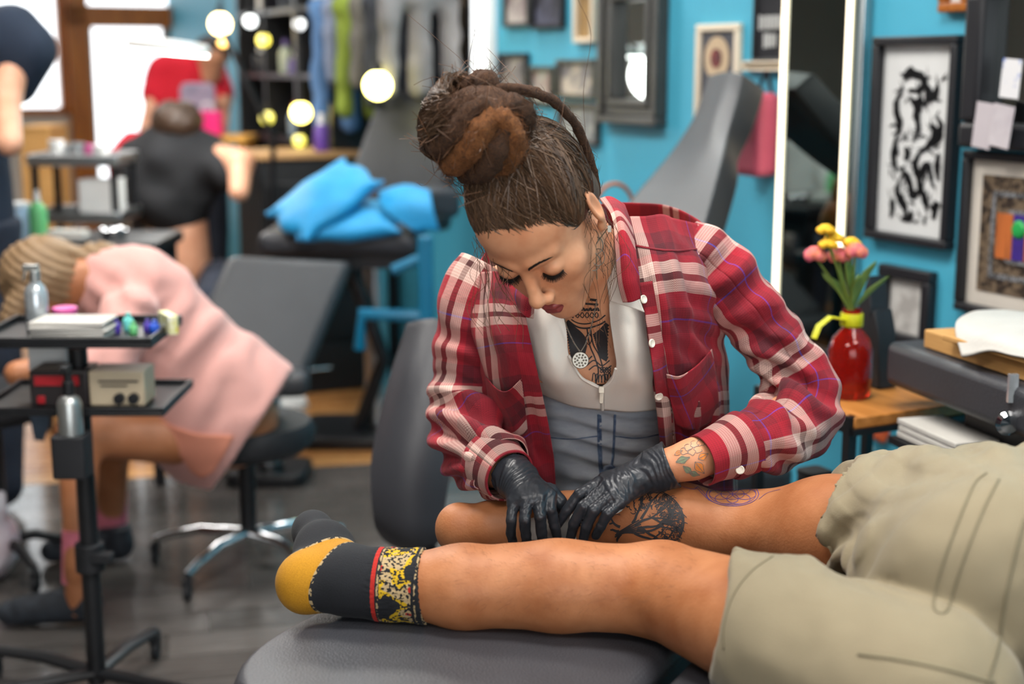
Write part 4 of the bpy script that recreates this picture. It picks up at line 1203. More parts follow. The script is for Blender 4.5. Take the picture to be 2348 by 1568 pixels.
for (cx_, cy_) in ((1578, 1026), (1592, 1018), (1600, 1030), (1586, 1036), (1570, 1034), (1606, 1016)):      # peony petals
    fl.append([(cx_+(9+rgf.uniform(-3, 3))*math.cos(R(a)), cy_+(7+rgf.uniform(-2, 2))*math.sin(R(a))) for a in range(0, 290, 36)])
for (cx_, cy_) in ((1150, 1096), (1165, 1082), (1180, 1072), (1196, 1068), (1158, 1075)):
    fl2.append([(cx_+9*math.cos(R(a)), cy_+6*math.sin(R(a))) for a in range(0, 361, 45)])
arm_ink(fl, 0.0009, M['ink_grey'], 'grey floral linework tattoo on the forearm')
arm_ink(fl2, 0.0009, M['ink_grey'], 'grey linework tattoo above the left-hand glove')
# ------------------------------------------------------------------ artist's clothes
def plaid_material(name='red_plaid_flannel', period=0.205, ou=0.0, ov=0.0):
    m, nt, b = _nt(name); uvn, s = uvnode(nt); u, v = s.outputs[0], s.outputs[1]
    stops = [(0.0, '#980d22'), (0.14, '#6a0c1e'), (0.24, '#4c0a19'), (0.33, '#8d0f23'), (0.385, '#dcbfb2'), (0.475, '#4a2422'), (0.525, '#d8b9ac'), (0.610, '#a30f26'),
             (0.72, '#7f0c20'), (0.800, '#4b3aa6'), (0.811, '#7f0c20'), (0.90, '#960f25')]
    def ramp(x, off):
        t = mth(nt, 'FRACT', mth(nt, 'ADD', mth(nt, 'DIVIDE', x, period), off))
        r = N(nt, 'ShaderNodeValToRGB'); cr = r.color_ramp; cr.interpolation = 'CONSTANT'
        while len(cr.elements) < len(stops): cr.elements.new(0.5)
        for e, (p, c) in zip(cr.elements, stops): e.position = p
        for e, (p, c) in zip(cr.elements, stops): e.color = hexc(c)+(1,)
        nt.links.new(t, r.inputs[0])
        # fine yarn lines inside the pale stripes
        line = mth(nt, 'SINE', mth(nt, 'MULTIPLY', x, 2*math.pi/0.0032))
        k = mth(nt, 'MULTIPLY_ADD', line, 0.20, 0.80)
        return mixc(nt, 1.0, r.outputs[0], mixc(nt, k, hexc('#8c3540'), (1, 1, 1)), 'MULTIPLY')
    cu, cv = ramp(u, ou), ramp(v, ov)
    tw = mth(nt, 'SINE', mth(nt, 'MULTIPLY', mth(nt, 'ADD', u, v), 2*math.pi/0.0028))
    f = mth(nt, 'MULTIPLY_ADD', tw, 0.16, 0.5)
    c = mixc(nt, f, cu, cv)
    tc = N(nt, 'ShaderNodeTexCoord')
    nz = N(nt, 'ShaderNodeTexNoise', i_Scale=26.0, i_Detail=5.0); nt.links.new(tc.outputs['Object'], nz.inputs['Vector'])
    c = mixc(nt, mth(nt, 'MULTIPLY', nz.outputs[0], 0.35), c, hexc('#5e0a1a'), 'MIX') if False else c
    nt.links.new(c, b.inputs['Base Color']); b.inputs['Roughness'].default_value = 0.9
    b.inputs['Sheen Weight'].default_value = 0.08; b.inputs['Sheen Roughness'].default_value = 0.5; b.inputs['Sheen Tint'].default_value = (1, 0.5, 0.5, 1)
    nf = N(nt, 'ShaderNodeTexNoise', i_Scale=900.0, i_Detail=2.0); nt.links.new(tc.outputs['Object'], nf.inputs['Vector'])
    nw = N(nt, 'ShaderNodeTexNoise', i_Scale=22.0, i_Detail=3.0, i_Distortion=0.6); nt.links.new(tc.outputs['Object'], nw.inputs['Vector'])
    hsum = mth(nt, 'ADD', mth(nt, 'MULTIPLY', nf.outputs[0], 0.10), mth(nt, 'MULTIPLY', nw.outputs[0], 1.0))
    bp = N(nt, 'ShaderNodeBump', i_Strength=0.35, i_Distance=0.012); nt.links.new(hsum, bp.inputs['Height']); nt.links.new(bp.outputs[0], b.inputs['Normal'])
    return m
M['plaid'] = plaid_material()
M['plaid_sleeve_l'] = plaid_material('red_plaid_sleeve', ou=0.18, ov=0.30)
M['plaid_sleeve_r'] = plaid_material('red_plaid_sleeve_far', ou=0.50, ov=0.42)
M['plaid_cuff'] = plaid_material('red_plaid_cuff', ou=0.1, ov=0.33)
M['plaid_collar'] = plaid_material('red_plaid_collar', ou=0.33, ov=0.05)
M['vest'] = mat('white_ribbed_top', '#e6dfd5', 0.8, vary=0.03, vscale=9, bump=0.10, bscale=900)
M['denim'] = mat('grey_denim', '#a6a8ac', 0.85, col2='#858a93', vscale=16, bump=0.3, bscale=600, stretch=(1, 1, 3))
M['denim_dark'] = mat('indigo_seam', '#2b3b58', 0.85, col2='#5a6a80', vscale=120)
M['button'] = mat('pearl_button', '#e9e0cf', 0.3, vary=0.06, vscale=80, coat=0.4)
M['nitrile'] = mat('black_nitrile', '#2a2d33', 0.36, vary=0.15, vscale=30, bump=0.2, bscale=130, rvary=0.12)

shirt_rows = [
 [(1195,655,2.15),(1140,622,2.19),(1088,612,2.28),(1180,505,2.42),(1350,470,2.44),(1520,468,2.42),(1612,520,2.30),(1520,495,2.21),(1430,500,2.17)],
 [(1207,720,2.13),(1150,715,2.15),(1082,712,2.27),(1180,640,2.47),(1350,600,2.50),(1530,600,2.48),(1650,650,2.30),(1560,625,2.14),(1463,640,2.115)],
 [(1226,820,2.12),(1165,820,2.13),(1096,830,2.27),(1190,760,2.49),(1350,740,2.52),(1540,740,2.50),(1664,790,2.31),(1580,780,2.14),(1486,790,2.10)],
 [(1246,910,2.15),(1180,920,2.16),(1108,930,2.29),(1200,880,2.50),(1370,870,2.53),(1560,870,2.51),(1674,900,2.33),(1597,905,2.17),(1502,908,2.135)],
 [(1266,1020,2.20),(1195,1030,2.21),(1120,1040,2.32),(1210,1000,2.52),(1380,1000,2.55),(1570,1000,2.53),(1684,1020,2.36),(1610,1028,2.23),(1512,1028,2.20)],
 [(1277,1160,2.25),(1202,1160,2.26),(1130,1160,2.35),(1220,1120,2.54),(1390,1120,2.57),(1580,1120,2.55),(1696,1150,2.39),(1622,1160,2.28),(1520,1160,2.26)]]
NU, NV = 110, 200
G = patch([[at(*p) for p in r] for r in shirt_rows], NU, NV)
# cloth coordinates by arc length
def arc_uv(G):
    du = np.linalg.norm(np.diff(G, axis=0), axis=-1); dv = np.linalg.norm(np.diff(G, axis=1), axis=-1)
    a = np.concatenate([[np.zeros(G.shape[1])], np.cumsum(du, axis=0)]); b = np.concatenate([np.zeros((G.shape[0], 1)), np.cumsum(dv, axis=1)], axis=1)
    return b, a
ub, va = arc_uv(G)
ub = np.repeat(ub.mean(axis=0, keepdims=True), NU, axis=0); va = np.repeat(va.mean(axis=1, keepdims=True), NV, axis=1)
nn = grid_normals(G)
nn = np.where((nn*(G-G.mean(axis=(0, 1)))).sum(-1, keepdims=True) < 0, -nn, nn)
def folds(G, c, axis, wave, amp, rad, seed, sharp=0.7):
    axis = np.array(axis, float); axis /= np.linalg.norm(axis); d = G - np.array(c)
    w = np.exp(-(d**2).sum(-1)/rad**2); s = np.sin(2*math.pi*(d@axis/wave + 0.5*vnoise(G, 10, seed)))
    return amp*w*np.sign(s)*np.abs(s)**sharp
D = 0.006*vnoise(G, 9, 1) + 0.003*vnoise(G, 24, 2)
D = D + folds(G, at(1560,700,2.14), (0.9, 0, 0.35), 0.05, 0.005, 0.12, 3) + folds(G, at(1620,760,2.2), (0.6, 0, 0.8), 0.035, 0.005, 0.09, 4)
D = D + folds(G, at(1180,1000,2.2), (0.85, 0, 0.3), 0.045, 0.006, 0.14, 5) + folds(G, at(1580,1020,2.2), (0.95, 0, 0.2), 0.05, 0.006, 0.14, 6)
D = D + folds(G, at(1140,760,2.15), (0.9, 0, 0.2), 0.04, 0.004, 0.10, 7) + folds(G, at(1590,510,2.2), (0.7, 0, 0.7), 0.04, 0.004, 0.07, 8)
G = G + nn*D[..., None]
me = mesh_np('shirt', G.reshape(-1, 3), grid_faces(NU, NV), uv=np.stack([ub, va], -1).reshape(-1, 2))
shirt = obj('shirt', me, M['plaid'], artist, world=True, solid=0.0016, solid_off=0)
shirt['label'] = 'open red plaid flannel shirt'
SHIRT_BVH = bvh_of(G.reshape(-1, 3), grid_faces(NU, NV))

def sleeve(name, path, radii, mt, foldlist, n=72, m=150, ang0=0.0, flat=None, parent=None, solid=0.0016, seed=0):
    P = cat_np([tuple(at(*p)) for p in path], m); T, Nn, Bb = frames_along(P)
    rad = cat_np(np.array(radii)[:, None], m)[:, 0]
    an = np.linspace(0, 2*math.pi, n+1) + ang0
    G = P[:, None] + (Nn[:, None]*np.cos(an)[None, :, None] + Bb[:, None]*np.sin(an)[None, :, None])*rad[:, None, None]
    s = np.concatenate([[0], np.cumsum(np.linalg.norm(np.diff(P, axis=0), axis=1))])
    dirn = (G - P[:, None]); dirn /= np.linalg.norm(dirn, axis=-1, keepdims=True)
    D = 0.0055*vnoise(G, 11, seed) + 0.0028*vnoise(G, 28, seed+1)
    for f in foldlist: D = D + folds(G, at(*f[0]), f[1], f[2], f[3]*1.45, f[4]*1.1, seed+3, f[5] if len(f) > 5 else 0.7)
    D[:, -1] = D[:, 0]
    G = G + dirn*D[..., None]
    uv = np.stack([np.repeat((an-ang0)[None]*rad.mean(), m, 0), np.repeat(s[:, None], n+1, 1)], -1)
    me = mesh_np(name, G.reshape(-1, 3), grid_faces(m, n+1), uv=uv.reshape(-1, 2))
    return obj(name, me, mt, parent or artist, world=True, solid=solid, solid_off=0), G
slL, GL = sleeve('sleeve', [(1560,575,2.29),(1622,612,2.275),(1700,690,2.26),(1775,785,2.25),(1838,880,2.235),(1846,950,2.20),(1790,992,2.14),(1722,1012,2.09),(1665,1028,2.06)],
    [0.058, 0.062, 0.056, 0.055, 0.058, 0.060, 0.058, 0.050, 0.040], M['plaid_sleeve_l'],
    [((1770,880,2.17), (0.45, 0.1, 0.9), 0.034, 0.009, 0.075), ((1860,930,2.19), (0.6, 0, 0.8), 0.05, 0.005, 0.07), ((1700,720,2.2), (0.6, 0.1, -0.8), 0.06, 0.005, 0.10),
     ((1760,1030,2.1), (0.9, -0.2, 0.5), 0.04, 0.005, 0.07), ((1640,640,2.2), (0.3, 0.1, -0.9), 0.05, 0.005, 0.06)], ang0=1.2, seed=20)
slR, GR = sleeve('sleeve', [(1128,625,2.30),(1090,690,2.285),(1072,790,2.28),(1066,880,2.28),(1070,955,2.255),(1092,1015,2.20),(1122,1052,2.14),(1150,1078,2.09)],
    [0.054, 0.058, 0.054, 0.055, 0.060, 0.060, 0.054, 0.042], M['plaid_sleeve_r'],
    [((1060,985,2.19), (0.35, 0.2, 0.9), 0.036, 0.008, 0.085), ((1110,1000,2.14), (0.3, 0.2, 0.9), 0.032, 0.006, 0.06), ((1050,850,2.2), (0.3, 0, 0.95), 0.07, 0.004, 0.1), ((1090,1090,2.14), (0.7, 0, -0.7), 0.035, 0.006, 0.06)], ang0=2.2, seed=40)
def cuff_loft(path, radii, mt, seed):
    return sleeve('cuff', path, radii, mt, [], n=64, m=40, ang0=1.0, solid=0.0030, seed=seed)
cuff_loft([(1702,1014,2.075),(1668,1030,2.06),(1632,1043,2.045),(1606,1052,2.037)], [0.0475, 0.0445, 0.040, 0.0385], M['plaid_cuff'], 60)
cuff_loft([(1128,1056,2.125),(1142,1068,2.10),(1156,1080,2.083),(1168,1090,2.070)], [0.0495, 0.0455, 0.041, 0.039], M['plaid_cuff'], 63)
def button(px, py, bvh=None, Y=None, parent=None, r=0.0066, off=0.004):
    if bvh is not None:
        h = cast(bvh, px, py); c = h[0] + (CAM-h[0]).normalized()*off; n = h[1] if h[1].dot(CAM-h[0]) > 0 else -h[1]
    else: c = Vector(at(px, py, Y)); n = (CAM-c).normalized()
    rot = n.to_track_quat('Z', 'Y').to_matrix(); mb = MB()
    mb.lathe([(0.0001, -0.001), (r, -0.001), (r, 0.0008), (r*0.82, 0.0014), (r*0.7, 0.0008), (0.0001, 0.0008)], c, 20, rot)
    b = mb.build('button', M['button'], parent, world=True)
    mh = MB()
    for a in range(4): mh.cyl((0, 0, 0), 0.0007, 0.0006, 6)
    return b
# placket strip along her left front with buttons
def surf_patch(name, bvh, rows, offs, mt, parent, nu=40, nv=40, solid=0.0016, uvoff=(0, 0), uvrot=0.0):
    C = []
    for i, r in enumerate(rows):
        row = []
        for j, (px, py) in enumerate(r):
            h = cast(bvh, px, py)
            if h[0] is None: h = (bvh.find_nearest(Vector(at(px, py, 4.0 if px < 800 else 2.15)))[0],)
            o_ = offs[i][j] if hasattr(offs, '__len__') else offs
            row.append(h[0] + (CAM-h[0]).normalized()*o_)
        C.append(row)
    G = patch(C, nu, nv); b, a = arc_uv(G)
    u, v = b+uvoff[0], a+uvoff[1]
    if uvrot: u, v = u*math.cos(uvrot)-v*math.sin(uvrot), u*math.sin(uvrot)+v*math.cos(uvrot)
    return obj(name, mesh_np(name, G.reshape(-1, 3), grid_faces(nu, nv), uv=np.stack([u, v], -1).reshape(-1, 2)), mt, parent, world=True, solid=solid, solid_off=0), G
surf_patch('placket', SHIRT_BVH, [[(1466,648),(1496,644)],[(1490,790),(1520,786)],[(1504,905),(1536,902)],[(1514,1026),(1546,1026)],[(1522,1140),(1552,1140)]], 0.005, M['plaid'], artist, 60, 12, uvoff=(0.0, 0.03))
for (px, py) in ((1476, 686), (1495, 787), (1511, 909)): button(px, py, SHIRT_BVH, parent=artist, off=0.0085)
button(1697, 1077, Y=2.02, parent=artist)
# collar leaf (her left) and chest pockets
C = [[(1376,456,2.20),(1400,452,2.20),(1432,470,2.19)],[(1404,500,2.125),(1425,500,2.115),(1448,520,2.13)],[(1412,574,2.088),(1436,574,2.078),(1457,578,2.09)],[(1417,645,2.072),(1442,640,2.064),(1465,634,2.072)],[(1429,693,2.072),(1448,692,2.066),(1468,684,2.072)]]
Gc = patch([[at(*p) for p in r] for r in C], 50, 24); b, a = arc_uv(Gc)
obj('collar', mesh_np('collar', Gc.reshape(-1, 3), grid_faces(50, 24), uv=np.stack([b+0.05, a], -1).reshape(-1, 2)), M['plaid_collar'], artist, world=True, solid=0.003, solid_off=0)
C = [[(1230,640,2.16),(1210,650,2.14),(1190,640,2.16)],[(1225,690,2.12),(1205,690,2.105),(1180,670,2.13)],[(1222,730,2.105),(1205,725,2.095),(1188,705,2.12)]]
Gc = patch([[at(*p) for p in r] for r in C], 30, 20); b, a = arc_uv(Gc)
obj('collar', mesh_np('collar', Gc.reshape(-1, 3), grid_faces(30, 20), uv=np.stack([b+0.05, a], -1).reshape(-1, 2)), M['plaid_collar'], artist, world=True, solid=0.003, solid_off=0)
surf_patch('pocket', SHIRT_BVH, [[(1528,858),(1560,862),(1600,836),(1632,800)],[(1532,890),(1565,895),(1605,880),(1640,850)],[(1540,930),(1572,935),(1612,925),(1646,900)],[(1550,972),(1580,985),(1618,975),(1650,950)]],
           [[0.020, 0.028, 0.028, 0.018],[0.016, 0.021, 0.021, 0.016],[0.014]*4,[0.012]*4], M['plaid_sleeve_r'], artist, uvrot=0.2, uvoff=(0.06, 0.02))
surf_patch('pocket', SHIRT_BVH, [[(1112,862),(1140,892),(1165,896),(1196,868)],[(1118,900),(1145,920),(1168,922),(1200,905)],[(1126,950),(1150,960),(1175,962),(1206,950)],[(1134,990),(1156,1000),(1180,1002),(1210,990)]],
           [[0.017, 0.026, 0.026, 0.017],[0.014, 0.018, 0.018, 0.014],[0.012]*4,[0.011]*4], M['plaid_sleeve_r'], artist, uvrot=0.15, uvoff=(0.10, 0.08))
# yoke seam on her left shoulder
strokes_px(SHIRT_BVH, [[(1440,560),(1500,572),(1560,575),(1640,566)]], 0.0035, 0.002, parent=shirt, name='yoke_seam', mt=M['plaid_cuff'])

# white zip top
vr = [[(1380,560,2.145),(1432,590,2.16),(1475,630,2.2)],[(1394,640,2.128),(1436,640,2.125),(1488,650,2.16)],[(1398,720,2.118),(1440,715,2.108),(1494,720,2.15)],[(1408,795,2.112),(1450,800,2.102),(1502,800,2.15)],[(1412,845,2.122),(1452,865,2.12),(1510,870,2.165)],[(1386,889,2.15),(1446,905,2.155),(1516,905,2.2)],[(1384,940,2.185),(1446,944,2.19),(1522,935,2.235)]]
vl = [[(1180,640,2.2),(1240,650,2.17),(1278,690,2.15)],[(1200,690,2.17),(1250,700,2.14),(1288,712,2.128)],[(1205,750,2.16),(1252,755,2.112),(1298,755,2.12)],[(1212,810,2.16),(1256,815,2.106),(1304,815,2.12)],[(1222,855,2.175),(1272,868,2.126),(1328,860,2.13)],[(1230,885,2.2),(1298,900,2.158),(1375,889,2.15)],[(1245,905,2.23),(1313,930,2.195),(1379,940,2.185)]]
for rows_ in (vl, vr):
    Gv = patch([[at(*p) for p in r] for r in rows_], 60, 40)
    nn = grid_normals(Gv); nn = np.where(nn[..., 1:2] > 0, -nn, nn)
    Gv = Gv + nn*(0.0015*vnoise(Gv, 18, 3))[..., None]
    top = obj('zip_top', mesh_np('zip_top', Gv.reshape(-1, 3), grid_faces(60, 40)), M['vest'], artist, world=True, solid=0.0022, solid_off=0)
C = [[(1386,560,2.13),(1400,585,2.11),(1420,600,2.105)],[(1392,640,2.105),(1425,650,2.088),(1455,660,2.086)],[(1398,690,2.10),(1440,703,2.084),(1478,716,2.086)]]
Gc = patch([[at(*p) for p in r] for r in C], 30, 20)
obj('top_collar', mesh_np('top_collar', Gc.reshape(-1, 3), grid_faces(30, 20)), M['vest'], artist, world=True, solid=0.0025, solid_off=0)
# hem band of the top, zip tape and slider
mb = MB(); zl = catmull([at(1304,815,2.115), at(1328,860,2.122), at(1352,878,2.135), at(1378,890,2.143)], 8); zr = catmull([at(1412,845,2.115), at(1402,872,2.13), at(1380,890,2.143)], 8)
mb.tube([Vector(p) for p in zl], 0.0024, 6); mb.tube([Vector(p) for p in zr], 0.0024, 6); mb.tube([at(1380,892,2.144), at(1382,940,2.180)], 0.0022, 6)
mb.build('zip_tape', M['vest'], artist, world=True)
mb = MB(); zc = Vector(at(1379, 893, 2.138)); mb.box(zc, (0.008, 0.006, 0.010)); mb.prism(rounded_rect(0.006, 0.020, 0.0025), 0.0018, Vector(at(1379, 911, 2.146)), (1, 0, 0), (0, -0.25, 0.97))
mb.build('zip_slider', M['button'], artist, world=True, bevel=0.0006)

# jeans
S = SDF((-0.15, 1.85, 0.02), (0.47, 2.72, 1.04), 0.0065)
wa, hb = np.array(at(1382, 900, 2.33)), np.array(at(1392, 1150, 2.40))
S.cone(wa, hb, 0.118, 0.132, 0.03, flat=(0, 1, 0), fac=1.15)
for sgn in (-1, 1):
    S.cone(wa + np.array([0.045*sgn, 0, 0]), hb + np.array([0.055*sgn, 0, -0.02]), 0.082, 0.115, 0.04)
    hip = hb + np.array([0.085*sgn, 0.02, -0.09]); kn = np.array([hb[0] + 0.14*sgn, 2.22, 0.46]); an_ = np.array([hb[0] + 0.15*sgn, 2.46, 0.09])
    S.chain([hip, kn], [0.095, 0.062], 0.03); S.chain([kn, an_], [0.060, 0.042], 0.02)
S.half(np.array(at(1385, 885, 2.2)), (0, 0.0, 1))
V, Q = S.surface(2); nv = vnormals(V, Q)
D = folds(V, at(1390,1040,2.22), (0.15, 0, 1), 0.032, 0.006, 0.13, 3, 0.8) + 0.002*vnoise(V, 25, 3)
jeans = obj('jeans', mesh_np('jeans', V + nv*D[:, None], Q), M['denim'], artist, world=True)
JB = bvh_of(V + nv*D[:, None], Q)
for k, pts in enumerate(([(1372,950),(1372,1000),(1374,1050),(1378,1095)], [(1410,950),(1408,1000),(1405,1050),(1396,1100)], [(1376,950),(1378,1050),(1382,1095)])):
    strokes_px(JB, [pts], 0.004, 0.0014, parent=jeans, name='fly_seam', mt=M['denim_dark'])
surf_patch('denim_patch', JB, [[(1384,1068),(1400,1066),(1414,1072)],[(1380,1086),(1400,1084),(1416,1090)],[(1386,1102),(1398,1106),(1408,1100)]], 0.0015, mat('indigo_patch', '#2d3f60', 0.85, col2='#8a929e', vscale=70), jeans, 12, 12)
strokes_px(JB, [[(1250,1002),(1310,1006),(1372,1000)]], 0.002, 0.001, parent=jeans, name='yoke_stitch', mt=M['denim_dark'])
strokes_px(JB, [[(1410,1000),(1460,1004),(1510,996)]], 0.002, 0.001, parent=jeans, name='yoke_stitch', mt=M['denim_dark'])
for sgn in (-1, 1):
    mb = MB(); a0 = Vector((hb[0]+0.15*sgn, 2.46, 0.0))
    mb.prism([(x*1.0, y) for x, y in rounded_rect(0.09, 0.25, 0.042)], 0.025, a0 + Vector((0, -0.06, 0.0)), (1, 0, 0), (0, 1, 0))
    mb.sphere(a0 + Vector((0, -0.05, 0.035)), 0.045, 14, 8, (1, 2.3, 0.9))
    mb.build('shoe', M['black_matte'], artist, world=True)

# ------------------------------------------------------------------ gloved hands
def glove(name, wrist, palm, fingers, cuffdir, lab, lo, hi, seed):
    S = SDF(lo, hi, 0.0019)
    W = [np.array(at(*p)) for p in wrist]
    for i in range(len(W)-1): S.cone(W[i], W[i+1], wrist[i][3] if len(wrist[i]) > 3 else 0.03, 0.03, 0.01) if False else None
    return S, W
def hand(wr, rw, kn, fg, thumb, lo, hi, seed, wave_axis):
    """wr: wrist path, rw radii, kn: knuckles, fg: finger joints per finger, thumb joints"""
    S = SDF(lo, hi, 0.0018)
    W = [np.array(at(*p)) for p in wr]
    S.chain(W, rw, 0.008)
    K = [np.array(at(*p)) for p in kn]
    for i, p in enumerate(K):
        S.cone(W[-1]*0.75 + p*0.25, p, 0.0160, 0.0102, 0.010)
    for i in range(len(K)-1): S.cone(K[i], K[i+1], 0.0085, 0.0085, 0.005)
    S.ell((W[-1]+sum(K)/len(K))/2, (0.026, 0.020, 0.018), 0.02)
    rads = [(0.0100, 0.0088, 0.0080, 0.0068), (0.0100, 0.0090, 0.0082, 0.0070), (0.0098, 0.0087, 0.0080, 0.0068), (0.0088, 0.0078, 0.0072, 0.0062)]
    for i, J in enumerate(fg):
        P = [K[i]] + [np.array(at(*p)) for p in J]
        T_ = SDF(S.lo, S.ax[0][0:1].tolist()+[0, 0], 1) if False else None
        S.chain(P, rads[i][:len(P)], 0.0022)
    P = [np.array(at(*p)) for p in thumb]; S.chain([W[-1]*0.6+P[0]*0.4] + P, [0.015, 0.0125, 0.0108, 0.0088], 0.004)
    S.half(W[0], W[0]-W[1])
    # hollow the glove opening
    ax = (W[1]-W[0])/np.linalg.norm(W[1]-W[0])
    S.cone(W[0]-ax*0.01, W[0]+ax*0.012, rw[0]-0.0035, rw[0]-0.006, 0.002, mode='-')
    V, Q = S.surface(1); nv = vnormals(V, Q)
    along = (V-W[0])@ax
    lw = np.linalg.norm(W[-1]-W[0])
    w = np.exp(-((along-lw*0.7)/(lw*0.7))**2)
    D = 0.0011*w*np.sin(2*math.pi*(along/0.0095 + 1.9*vnoise(V, 32, seed)))*(0.35+0.65*np.clip(vnoise(V, 55, seed+4)+0.5, 0, 1)) + 0.0009*vnoise(V, 70, seed+1)
    # stretch creases across the back of the hand
    d2 = V - sum(K)/len(K); wv = np.array(wave_axis, float); wv /= np.linalg.norm(wv)
    D += 0.0005*np.exp(-(d2**2).sum(1)/0.045**2)*np.sin(2*math.pi*(d2@wv/0.009 + 0.9*vnoise(V, 45, seed+2)))
    return V + nv*D[:, None], Q
V, Q = hand([(1172,1086,2.075),(1188,1102,2.055),(1202,1118,2.040)], [0.0345, 0.0305, 0.0275],
            [(1262,1136,2.016),(1236,1142,2.004),(1206,1148,2.002),(1178,1154,2.008)],
            [[(1262,1168,1.996),(1272,1206,2.000),(1279,1236,2.010)], [(1238,1184,1.984),(1242,1220,1.990),(1246,1248,2.002)], [(1204,1192,1.982),(1206,1226,1.991),(1210,1252,2.004)], [(1172,1192,1.990),(1172,1222,1.998),(1177,1246,2.010)]],
            [(1262,1128,2.040),(1284,1150,2.036),(1296,1176,2.034)], (-0.12, 1.90, 0.72), (0.18, 2.16, 1.0), 5, (0.75, 0.1, -0.65))
gl1 = obj('glove', mesh_np('glove', V, Q), M['nitrile'], artist, world=True); gl1['label'] = 'black nitrile glove pressing the stencil'
V, Q = hand([(1540,1064,2.036),(1505,1078,2.038),(1466,1092,2.038)], [0.0365, 0.0320, 0.0270],
            [(1388,1098,2.026),(1392,1116,2.008),(1402,1134,1.994),(1422,1150,1.988)],
            [[(1330,1132,2.008),(1300,1170,2.008),(1277,1206,2.012)], [(1338,1160,1.990),(1316,1202,1.994),(1306,1240,2.006)], [(1362,1168,1.980),(1344,1208,1.984),(1336,1242,1.996)], [(1394,1176,1.974),(1378,1206,1.978),(1366,1228,1.988)]],
            [(1425,1122,2.060),(1392,1150,2.056),(1372,1176,2.050)], (0.02, 1.90, 0.72), (0.36, 2.16, 1.0), 9, (0.8, 0.1, 0.5))
gl2 = obj('glove', mesh_np('glove', V, Q), M['nitrile'], artist, world=True); gl2['label'] = 'black nitrile glove resting on the calf'
# stencil papers under the hands
def sheet(name, lab, rows, bvh, off, mt):
    C = []
    for r in rows:
        row = []
        for (px, py, Y) in r:
            if Y is None:
                h = cast(bvh, px, py); p = h[0] + (CAM-h[0]).normalized()*off
            else: p = Vector(at(px, py, Y))
            row.append(p)
        C.append(row)
    G = patch(C, 24, 24); o = obj(name, mesh_np(name, G.reshape(-1, 3), grid_faces(24, 24)), mt, None, solid=0.0004)
    tag(o, lab, 'paper'); return o
M['stencil_paper'] = mat('white_transfer_paper', '#d9d6d0', 0.55, vary=0.04, vscale=20)
sheet('stencil_paper', 'white stencil transfer paper pinched under the gloved fingers', [[(1212,1190,None),(1262,1175,None),(1310,1168,None)],[(1205,1215,None),(1262,1215,None),(1318,1205,None)],[(1200,1236,None),(1262,1240,None),(1322,1238,None)]], FAR_BVH, 0.0025, M['stencil_paper'])
sheet('paper_sheet', 'pale paper strip beside the tree tattoo under the hand', [[(1398,1180,None),(1412,1178,None),(1424,1172,None)],[(1420,1152,None),(1440,1148,None),(1452,1144,None)],[(1450,1132,None),(1472,1128,None),(1492,1122,None)]], FAR_BVH, 0.0055, M['stencil_paper'])
# ------------------------------------------------------------------ middle distance: pink hoodie, tray stand, stools, recliners
def slab4(name, pts, th, mt, parent, bevel=0.03, seg=4, world=True, push=1):
    """padded board through four corners (world), thickness th away from the camera side"""
    P = [Vector(p) for p in pts]; n = (P[1]-P[0]).cross(P[3]-P[0]).normalized()
    c = sum(P, Vector())/4
    if n.dot(CAM - c) > 0: n = -n
    n = n*push
    return MB().add(P + [p + n*th for p in P], [(0,1,2,3),(7,6,5,4),(0,4,5,1),(1,5,6,2),(2,6,7,3),(3,7,4,0)]).build(name, mt, parent, world=world, bevel=bevel, seg=seg)
def caster(t, x, y, mt=None, ang=0.0):
    mb = MB(); mb.cyl((x, y, 0.025), 0.025, 0.018, 14, axis='x'); mb.box((x, y, 0.05), (0.026, 0.03, 0.03)); mb.cyl((x, y, 0.07), 0.008, 0.03, 8)
    return mb.build('caster', M['black_matte'], t, bevel=0.003)
def star_base(t, r, mt, z=0.09, n=5, a0=0.0):
    for k in range(n):
        a = a0 + 2*math.pi*k/n; c, s = math.cos(a), math.sin(a)
        MB().tube([(0.02*c, 0.02*s, z+0.02), (r*0.5*c, r*0.5*s, z+0.025), (r*0.85*c, r*0.85*s, z), (r*c, r*s, z-0.015)], [0.018, 0.016, 0.014, 0.012], 10).build('base_leg', mt, t)
        caster(t, r*c, r*s)
def stool(name, lab, p, seat_z, rad, group=None, back=False, rz=0.0, base='chrome'):
    t = thing(name, lab, 'stool', (p[0], p[1], 0), rz, group)
    MB().lathe([(0.001, 0), (rad*0.82, 0.0), (rad*0.97, 0.025), (rad, 0.06), (rad*0.93, 0.09), (0.001, 0.10)], (0, 0, seat_z-0.10), 28).build('seat', M['black_matte'], t)
    MB().cyl((0, 0, (seat_z-0.1+0.1)/2+0.02), 0.026, seat_z-0.2, 16).build('column', M['black'], t)
    star_base(t, 0.30 if base == 'chrome' else 0.2, M[base], a0=0.5)
    return t
sp = at(556, 1230, 4.12)
stool('rolling_stool', 'black rolling stool with chrome star base under the pink hoodie', (sp.x + 0.02, sp.y), 0.47, 0.21)
stool('rolling_stool', 'black round stool under the artist behind the bed', (0.16, 2.52), 0.565, 0.17)
ls = at(20, 960, 3.75)
t = stool('rolling_stool', 'black stool seat cut off by the left edge of the picture', (ls.x-0.16, ls.y+0.30), ls.z+0.03, 0.19, base='black')

